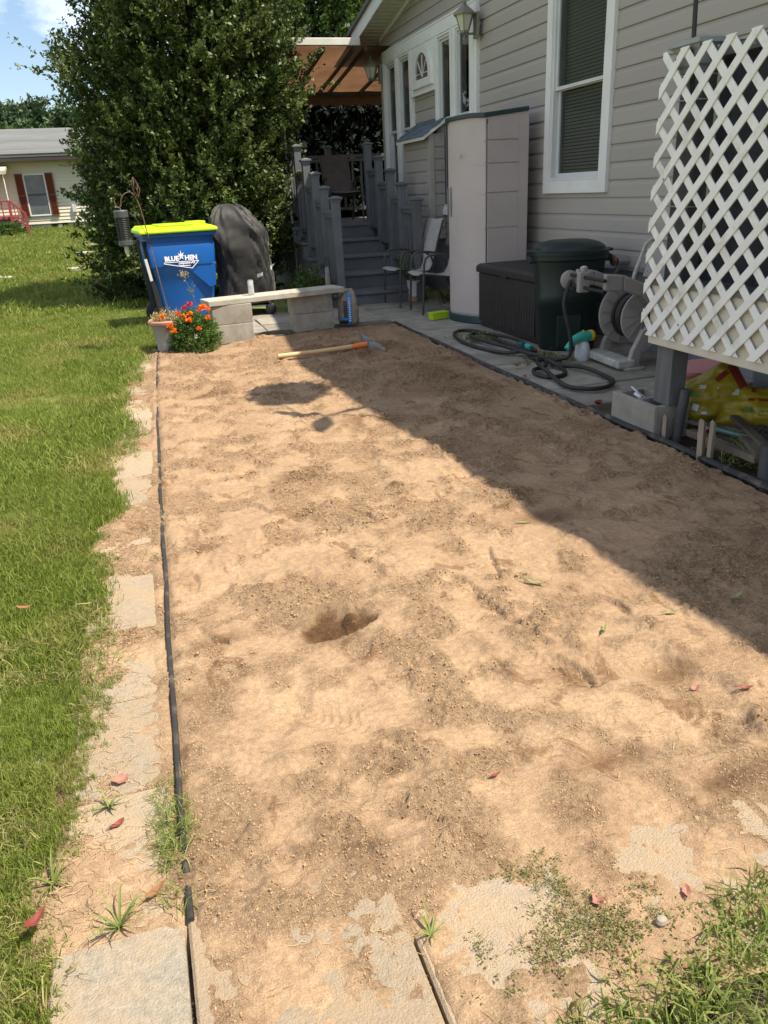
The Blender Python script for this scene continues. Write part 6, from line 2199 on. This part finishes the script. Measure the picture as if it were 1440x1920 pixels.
rs_ = thing('red_steps', 'red painted wooden steps and railing at the neighbouring house', 'steps', (-3.4, 25.9, 0.66))
MB().box((-4.6, 25.5, 1.06), (-3.12, 26.95, 1.12)).build('landing', m_redp, rs_, world=True)
MB().box((-4.6, 25.55, 0.62), (-3.2, 25.62, 1.058)).build('skirt', m_scrap, rs_, world=True)
for x, zt_, zb_ in ((-3.15, 1.55, 0.66), (-2.78, 1.22, 0.62), (-4.1, 1.55, 0.66)):
    MB().box((x - .035, 25.45, zb_), (x + .035, 25.52, zt_)).build('post', m_redp, rs_, world=True)
MB().box((-4.6, 25.455, 1.50), (-3.19, 25.515, 1.55)).build('rail', m_redp, rs_, world=True)
MB().bar((-3.13, 25.485, 1.53), (-2.78, 25.485, 1.20), 0.05, 0.05).build('rail', m_redp, rs_, world=True)
MB().bar((-3.13, 25.485, 1.13), (-2.78, 25.485, 0.84), 0.04, 0.04).build('rail', m_redp, rs_, world=True)
for i in range(8):
    x = -4.5 + i * 0.165
    MB().box((x - .014, 25.475, 1.12), (x + .014, 25.50, 1.50)).build('baluster', m_redp, rs_, world=True)
for i in range(3):
    x = -3.04 + i * 0.09
    MB().box((x - .012, 25.475, 1.10 - i * 0.07), (x + .012, 25.50, 1.46 - i * 0.085)).build('baluster', m_redp, rs_, world=True)
for k in range(3):
    MB().box((-3.1 + k * 0.13, 25.5, 0.60), (-2.97 + k * 0.13, 26.5, 0.96 - k * 0.12)).build('step', m_scrap, rs_, world=True)
bs_ = thing('low_bush', 'small green bush at the foot of the red steps', 'bush', (-3.25, 25.1, 0.62))
n = 150
dd_ = rng.normal(0, 1, (n, 3))
dd_ /= np.linalg.norm(dd_, axis=1, keepdims=True)
dd_[:, 2] = np.abs(dd_[:, 2])
S = dd_ * np.array([0.3, 0.25, 0.22])
link('foliage', leaves_mesh('foliage', S, dd_, 0.12, 16, 0.06, 0.03, m_oak, 0.8), bs_)

# stepping stones on the lawn
for (x, y, w_, d_, lab) in ((-1.0, 16.2, 0.50, 0.30, 'pale flat stepping stone nearest the holly on the lawn'), (-1.05, 18.9, 0.4, 0.3, 'small pale stepping stone behind the nearest one'), (-1.0, 20.6, 0.4, 0.3, 'farthest pale stepping stone beside the holly'), (-2.35, 15.6, 0.5, 0.3, 'flat stepping stone at the left frame edge of the lawn')):
    t = thing('stepping_stone', lab, 'stone', (x, y, float(rise(y)) + 0.01), random.uniform(-.3, .3), 'stepping stones on the lawn')
    rg = []
    base_ = [(w_ / 2 * math.cos(2 * PI * j / 11) * random.uniform(.85, 1.1), d_ / 2 * math.sin(2 * PI * j / 11) * random.uniform(.85, 1.1)) for j in range(11)]
    MB().loft([[(a_, b_, -0.03) for a_, b_ in base_], [(a_, b_, 0.05) for a_, b_ in base_], [(a_ * .93, b_ * .93, 0.065) for a_, b_ in base_]]).build('slab', m_stone, t)


# ================================================================== FALLEN LEAVES, PEBBLE
def fallen(name, label, cat, x, y, L_, W_, rz, mat, curl=0.25, z=None, group='fallen leaves'):
    L_, W_ = L_ * 0.88, W_ * 0.92
    if z is None:
        z = float(soil_z(np.array(x), np.array(y))) if x > -0.34 else 0.045
    t = thing(name, label, cat, (x, y, z + 0.006), rz, group)
    rg = []
    for i in range(8):
        u_ = i / 7
        wv = W_ / 2 * math.sin(PI * (0.08 + 0.88 * u_)) ** 0.9
        xx = (u_ - .5) * L_
        zc = curl * L_ * (u_ - .5) ** 2 * 3.4
        tw = 0.9 * (u_ - .4) * math.sin(L_ * 900)
        e1 = 1 + 0.18 * math.sin(u_ * 17 + L_ * 500)
        e2 = 1 + 0.18 * math.sin(u_ * 13 + L_ * 300)
        rg.append([(xx, -wv * e1, zc + curl * wv * 1.6 - tw * wv), (xx, 0, zc), (xx, wv * e2, zc + curl * wv * 1.6 + tw * wv)])
    MB().loft(rg, caps=False, closed=False).build('blade', mat, t, True)
    MB().tube([(-L_ * .5, 0, curl * L_ * .5), (-L_ * .72, 0.004, curl * L_ * .45)], 0.0012, 4).build('stalk', mat, t)
    t.rotation_euler = (random.uniform(-.15, .15), random.uniform(-.15, .15), rz)
    return t


fallen('fallen_leaf', 'deep red leaf lying on the grass at the lower left', 'leaf', -0.385, 1.235, 0.062, 0.026, 1.0, m_rleaf)
fallen('fallen_leaf', 'orange-brown curled leaf at the near end of the black edging', 'leaf', -0.165, 1.262, 0.055, 0.022, 0.7, m_bleaf)
fallen('fallen_leaf', 'dusty pink round leaf on the border slabs', 'leaf', -0.238, 1.645, 0.048, 0.036, 0.3, m_pleaf)
fallen('fallen_leaf', 'small dark red leaf on the border slabs below the pink one', 'leaf', -0.243, 1.49, 0.042, 0.018, 0.5, m_rleaf)
fallen('fallen_leaf', 'pink-brown torn leaf among the creeping weeds', 'leaf', 0.672, 0.945, 0.034, 0.026, 1.5, m_pleaf)
fallen('fallen_leaf', 'pale pink leaf on the dusty slab right of the weeds', 'leaf', 0.846, 0.905, 0.03, 0.018, 1.1, m_pleaf)
fallen('fallen_leaf', 'brown shrivelled leaf on the lawn at the left', 'leaf', -0.545, 2.60, 0.07, 0.02, 0.1, m_bleaf)
fallen('fallen_leaf', 'red leaf on the soil at the right edge', 'leaf', 1.395, 1.385, 0.045, 0.016, -0.4, m_rleaf)
fallen('fallen_leaf', 'pinkish round leaf on the soil near the shadow edge', 'leaf', 1.29, 1.455, 0.03, 0.022, 0.2, m_pleaf)
fallen('fallen_leaf', 'dark red leaf flake in the middle foreground soil', 'leaf', 0.632, 1.335, 0.03, 0.012, 0.2, m_rleaf)
fallen('fallen_leaf', 'yellow-green narrow leaf at the house shadow edge', 'leaf', 1.46, 1.79, 0.06, 0.014, -0.2, m_gleaf)
fallen('fallen_leaf', 'pale green narrow leaf standing at a slant on the soil', 'leaf', 1.225, 1.81, 0.06, 0.015, 0.9, m_gleaf)
fallen('fallen_leaf', 'long green leaf in the house shadow at the right', 'leaf', 1.69, 1.79, 0.09, 0.014, -0.05, m_gleaf)
fallen('fallen_leaf', 'green narrow leaf beside the tread marks', 'leaf', 1.17, 2.16, 0.085, 0.014, -0.7, m_gleaf)
fallen('fallen_leaf', 'pale green leaf near the middle shadow edge', 'leaf', 1.385, 2.66, 0.085, 0.014, -0.1, m_gleaf)
fallen('fallen_leaf', 'dark maple-red leaf on the slab by the cinder block', 'leaf', 2.62, 4.1, 0.09, 0.06, 0.6, m_rleaf, 0.3, 0.012)
fallen('fallen_leaf', 'brown leaf on the slab beside the hose', 'leaf', 2.68, 5.35, 0.08, 0.05, 0.2, m_bleaf, 0.3, 0.012)
fallen('fallen_leaf', 'tan leaf caught on the edging beside the hose', 'leaf', 2.57, 5.0, 0.07, 0.04, 0.9, m_pleaf, 0.3, 0.012)
pb_ = thing('pebble', 'round pale pebble on the slab at the edge of the grass', 'pebble', (0.757, 0.862, 0.012))
MB().lathe([(0.003, -0.010), (0.009, -0.006), (0.0115, 0.001), (0.0085, 0.008), (0.002, 0.011)], 12, sq=(1.1, 0.9)).build('stone', M('beige_pebble', (0.33, 0.29, 0.225), 0.9, (0.24, 0.21, 0.16), 60), pb_, True)


# ================================================================== GRASS, WEEDS, CLODS AND STRAW (uncountable)
def tuft(nb, h, spread, wd, mat, seed, lean=0.5):
    r_ = np.random.default_rng(seed)
    V, F = [], []
    for i in range(nb):
        a_ = r_.uniform(0, 2 * PI)
        px, py = r_.normal(0, spread, 2)
        hh = h * r_.uniform(0.5, 1.15)
        ln = lean * r_.uniform(0.2, 1.3) * hh
        dx, dy = math.cos(a_), math.sin(a_)
        ww = wd * r_.uniform(0.7, 1.2)
        b_ = r_.uniform(0, 2 * PI)
        sx, sy = math.cos(b_) * ww / 2, math.sin(b_) * ww / 2
        k = len(V)
        V += [(px - sx, py - sy, -0.01), (px + sx, py + sy, -0.01),
              (px - sx * .85 + dx * ln * .35, py - sy * .85 + dy * ln * .35, hh * 0.6), (px + sx * .85 + dx * ln * .35, py + sy * .85 + dy * ln * .35, hh * 0.6),
              (px + dx * ln, py + dy * ln, hh * (1 - 0.25 * min(1, lean * 0.8)))]
        F += [(k, k + 1, k + 3), (k, k + 3, k + 2), (k + 2, k + 3, k + 4)]
    return np_mesh('tuft', np.array(V), np.array(F), mat)


G1 = [tuft(14, 0.038, 0.014, 0.0027, m_grass, s, 0.8) for s in range(5)]
G2 = [tuft(16, 0.055, 0.045, 0.0052, m_grass, 20 + s, 0.7) for s in range(4)]
G3 = [tuft(16, 0.075, 0.10, 0.013, m_grass, 30 + s, 0.6) for s in range(4)]
GD = [tuft(9, 0.045, 0.02, 0.0028, m_drygrass, 40 + s, 1.2) for s in range(3)]


def lawn_left(y):
    return np.interp(y, [0.6, 1.1, 1.7, 2.5, 3.5, 5.5, 9, 14, 22, 30], [-0.75, -0.8, -0.95, -1.1, -1.3, -1.6, -2.3, -3.2, -4.8, -6.5])


def lawn_pts(y0, y1, dens, jit=0.0, right=None):
    out = []
    n = int(dens * (y1 - y0) * 6)
    y = rng.uniform(y0, y1, n)
    x = rng.uniform(-6.5, 2.5, n)
    n_keep = int(dens * 1.0 * (y1 - y0) * 9.0 / 1.0)
    y = rng.uniform(y0, y1, n_keep)
    x = rng.uniform(-6.5, 2.5, n_keep)
    if right is None:
        rt = np.where(y < 7.9, grass_x(y) + rng.normal(0, 0.022, n_keep), np.where(y < 11.0, 0.12, 0.6))
    else:
        rt = right(y)
    ok = (x < rt) & (x > lawn_left(y))
    # balding patches
    ok &= (vn(x, y, 3.3, 200) + 0.6 * vn(x, y, 9, 201) > np.where(y < 2.6, -0.36, -0.52))
    return x[ok], y[ok]


def lay(name, protos, x, y, s0, s1, tilt=0.25, kind=True, zo=0.0):
    n = len(x)
    z = np.where(y > 9, rise(y), 0.0) + zo
    rot = np.stack([rng.normal(0, tilt, n), rng.normal(0, tilt, n), rng.uniform(0, 2 * PI, n)], -1)
    o = scatter(name, protos, np.stack([x, y, z], -1), rot, rng.uniform(s0, s1, n) * (0.85 + 0.9 * np.clip(vn(x, y, 3.0, 240) + 0.5 * vn(x, y, 9, 241), -0.3, 0.5)))
    return o


xa, ya = lawn_pts(0.55, 4.2, 5200)
tag(lay('lawn_grass', G1, xa, ya, 0.75, 1.35), 'short green lawn grass in the left foreground', 'grass', kind='stuff')
xa, ya = lawn_pts(4.2, 11.0, 1400)
tag(lay('lawn_grass', G2, xa, ya, 0.6, 1.05), 'short green lawn grass beside the far half of the bed', 'grass', kind='stuff')
xa, ya = lawn_pts(11.0, 28.5, 420)
tag(lay('lawn_grass', G3, xa, ya, 0.6, 1.1), 'sunlit lawn grass stretching to the neighbouring house', 'grass', kind='stuff')
# dead grass mixed in near the border
xa, ya = lawn_pts(0.55, 2.6, 2000)
kp = vn(xa, ya, 4.0, 230) + 0.6 * vn(xa, ya, 11, 231) > -0.02 + 0.25 * np.clip(ya - 1.5, 0, 1)
xa, ya = xa[kp], ya[kp]
tag(lay('dry_grass', GD, xa, ya, 0.8, 1.3, 0.6), 'dry yellow grass in the lawn edge', 'grass', kind='stuff')

# grass coming up along the border slabs and the near right corner
n = 900
y = rng.uniform(0.9, 7.4, n)
x = grass_x(y) + np.abs(rng.normal(0, 0.05, n))
ok = vn(x, y, 2.7, 210) > 0.08
tag(lay('edge_grass', [tuft(9, 0.06, 0.018, 0.004, m_grass2, 50 + s, 1.1) for s in range(3)], x[ok], y[ok], 0.6, 1.3, 0.5), 'grass creeping over the border slabs', 'grass', kind='stuff')
n = 120
y = rng.normal(1.42, 0.09, n)
x = -0.13 + rng.normal(0, 0.018, n)
tag(lay('edge_grass', [tuft(7, 0.055, 0.012, 0.0024, m_grass2, 60 + s, 1.2) for s in range(3)], x, y, 0.5, 1.1, 0.5), 'tufts of grass along the near black edging', 'grass', kind='stuff')
n = 5200
x = rng.uniform(0.35, 2.2, n)
y = rng.uniform(0.45, 1.35, n)
lim = np.interp(x, [0.33, 0.40, 0.55, 0.66, 0.72, 0.95, 1.3, 2.2], [0.76, 0.80, 0.80, 0.815, 0.85, 0.86, 0.86, 0.88])
ok = (y < lim + 0.07 * vn(x, y, 9, 220)) & (vn(x, y, 7, 221) + 0.5 * vn(x, y, 19, 222) > -0.22 + 0.5 * np.clip(y - lim + 0.08, 0, 1))
tag(lay('broad_grass', [tuft(6, 0.040, 0.015, 0.0050, m_grass2, 70 + s, 1.3) for s in range(4)], x[ok], y[ok], 0.6, 1.15, 0.45), 'lush broad-bladed grass in the near right corner', 'grass', kind='stuff')
# creeping weeds (spurge)
n = 130
x = rng.normal(0.64, 0.095, n)
y = rng.normal(0.895, 0.045, n)
x2 = 0.60 + 0.025 * rng.normal(0, 1, 60) + np.linspace(0.03, -0.02, 60)
y2 = np.linspace(0.92, 1.08, 60) + rng.normal(0, 0.02, 60)
x = np.concatenate([x, x2])
y = np.concatenate([y, y2])


def weedlet(seed):
    r_ = np.random.default_rng(seed)
    n_ = 9
    S_ = r_.normal(0, 0.012, (n_, 3)) * np.array([1, 1, 0.1]) + np.array([0, 0, 0.004])
    D_ = r_.normal(0, 1, (n_, 3)) * np.array([1, 1, 0.25])
    D_ /= np.linalg.norm(D_, axis=1, keepdims=True)
    return leaves_mesh('weedlet', S_, D_, 0.022, 3, 0.0075, 0.0048, m_weed, 0.6, 0.2)


WL = [weedlet(s) for s in range(4)]
def runner(seed):
    r_ = np.random.default_rng(seed)
    mb = MB()
    for i in range(4):
        a_ = r_.uniform(0, 6.28)
        p_ = [(0, 0, 0.003)]
        for k in range(4):
            a_ += r_.normal(0, 0.35)
            p_.append((p_[-1][0] + 0.014 * math.cos(a_), p_[-1][1] + 0.014 * math.sin(a_), 0.003 + 0.003 * r_.random()))
        mb.tube(p_, 0.0006, 4)
    me = mb.mesh('runner')
    me.materials.append(m_runner)
    return me


m_runner = M('red_weed_stem', (0.26, 0.10, 0.06), 0.7, (0.30, 0.2, 0.09), 40)
tag(lay('weed_runners', [runner(s) for s in range(4)], x[::6], y[::6], 0.5, 1.1, 0.05, zo=0.004), 'reddish runner stems of the creeping weeds', 'weeds', kind='stuff')
tag(lay('creeping_weed', WL, x, y, 0.6, 1.35, 0.15, zo=0.004), 'mat of small creeping weeds over the near slabs', 'weeds', kind='stuff')
# scattered weeds on patio and under deck
n = 260
x = np.concatenate([rng.normal(3.05, 0.08, 90), rng.normal(2.95, 0.1, 60), rng.normal(2.85, 0.12, 110)])
y = np.concatenate([rng.normal(5.55, 0.12, 90), rng.normal(6.55, 0.1, 60), rng.normal(3.0, 0.14, 110)])
tag(lay('slab_weeds', WL, x, y, 1.5, 3.0, 0.3), 'small green weeds between the patio slabs by the hose', 'weeds', kind='stuff')
n = 40
x = rng.normal(2.78, 0.08, n)
y = rng.normal(3.0, 0.12, n)
tag(lay('deck_weeds', [tuft(5, 0.16, 0.012, 0.008, m_grass2, 80 + s, 0.9) for s in range(3)], x, y, 0.6, 1.1, 0.4), 'grassy weeds among the scrap timber under the deck', 'weeds', kind='stuff')


# individual crabgrass plants
def crabgrass(label, x, y, nb, L_, rz):
    t = thing('crabgrass', label, 'weed', (x, y, 0.005), rz, 'crabgrass plants')
    r_ = np.random.default_rng(int(x * 1000 + 5000))
    for i in range(nb):
        a_ = 2 * PI * i / nb + r_.uniform(-.4, .4)
        l_ = L_ * r_.uniform(0.35, 1.2)
        h_ = l_ * r_.uniform(0.12, 0.8)
        wv = r_.uniform(0.0011, 0.0028)
        rg = []
        for k in range(6):
            u_ = k / 5
            xx, zz2 = l_ * (u_ ** 1.0) * 0.85, h_ * math.sin(PI * 0.62 * u_)
            ww = wv * (1 - u_ ** 2.2) + 0.0004
            c, s_ = math.cos(a_), math.sin(a_)
            rg.append([(xx * c - ww * s_, xx * s_ + ww * c, zz2 + ww * .5), (xx * c, xx * s_, zz2), (xx * c + ww * s_, xx * s_ - ww * c, zz2 + ww * .5)])
        MB().loft(rg, caps=False, closed=False).build('leaf', m_grass2, t, True)
    return t


crabgrass('spreading crabgrass clump at the near corner slab', -0.235, 1.205, 20, 0.085, 0.3)
crabgrass('crabgrass growing in the front slab joint', 0.335, 0.985, 9, 0.06, 0.8)
crabgrass('long-bladed grass clump in the lower left lawn', -0.37, 1.36, 14, 0.075, 0.1)
crabgrass('small grass clump on the border slab midway', -0.30, 2.42, 10, 0.07, 0.5)
crabgrass('weed clump on the border slabs under the pink leaf', -0.262, 1.555, 20, 0.05, 0.2)

# clods and straw on the soil
def clod(seed):
    r_ = np.random.default_rng(seed)
    bm = bmesh.new()
    bmesh.ops.create_icosphere(bm, subdivisions=1, radius=1.0)
    for v_ in bm.verts:
        v_.co *= r_.uniform(0.7, 1.2)
        v_.co.z *= 0.7
    me = bpy.data.meshes.new('clod')
    bm.to_mesh(me)
    bm.free()
    me.materials.append(m_dirtclod)
    return me


n = 240000
y = 0.9 + 6.9 * rng.random(n) ** 1.6
x = rng.uniform(-0.33, 2.5, n)
msk = (rough_at(x, y) + rng.normal(0, 0.16, n) > 0.82) & (np.hypot((x - 0.455) / 1.3, y - 2.16) > 0.13)
x, y = x[msk], y[msk]
z = soil_z(x, y)
n = len(x)
sz = (0.0011 + 0.0030 * rng.random(n) ** 3 + 0.005 * (rng.random(n) > 0.996) * rng.random(n)) * np.clip(0.55 + 0.25 * y, 0.7, 1.3)
rot = rng.uniform(0, 6.28, (n, 3))
tag(scatter('soil_clods', [clod(s) for s in range(5)], np.stack([x, y, z + sz * 0.2], -1), rot, sz), 'loose crumbs and clods on the sandy bed', 'soil', kind='stuff')


def straw(seed):
    r_ = np.random.default_rng(seed)
    k = 6
    c = r_.uniform(-0.5, 0.5)
    w0 = 0.013
    V, F = [], []
    for i in range(k):
        u_ = i / (k - 1) - 0.5
        yy = c * (u_ ** 2) + 0.05 * r_.normal()
        zz3 = 0.05 + 0.03 * r_.normal()
        V += [(u_, yy - w0, zz3), (u_, yy + w0, zz3 + .01)]
    for i in range(k - 1):
        F.append((2 * i, 2 * i + 1, 2 * i + 3, 2 * i + 2))
    return np_mesh('straw', np.array(V), np.array(F), m_straw)


n = 10000
y = 0.95 + 6.9 * rng.random(n) ** 1.3
x = rng.uniform(-0.33, 2.5, n)
msk = (vn(x, y, 2.2, 311) + 0.5 * vn(x, y, 7, 312) + rng.normal(0, 0.15, n)) > 0.02
x, y = x[msk], y[msk]
n = len(x)
rot = np.stack([rng.normal(0, 0.1, n), rng.normal(0, 0.1, n), rng.normal(0.25, 0.7, n)], -1)
sz = 0.012 + 0.034 * rng.random(n) ** 2
tag(scatter('dry_straw', [straw(s) for s in range(6)], np.stack([x, y, soil_z(x, y) + 0.001], -1), rot, sz), 'dry straw and root bits raked over the bed', 'straw', kind='stuff')
n = 900
y = rng.uniform(1.0, 3.0, n)
x = grass_x(y) + np.abs(rng.normal(0.03, 0.08, n))
rot = np.stack([rng.normal(0, 0.15, n), rng.normal(0, 0.15, n), rng.uniform(0, 6.28, n)], -1)
tag(scatter('dry_straw', [straw(20 + s) for s in range(4)], np.stack([x, y, soil_z(x, y) + 0.003], -1), rot, 0.02 + 0.04 * rng.random(n)), 'dry clippings along the border slabs', 'straw', kind='stuff')
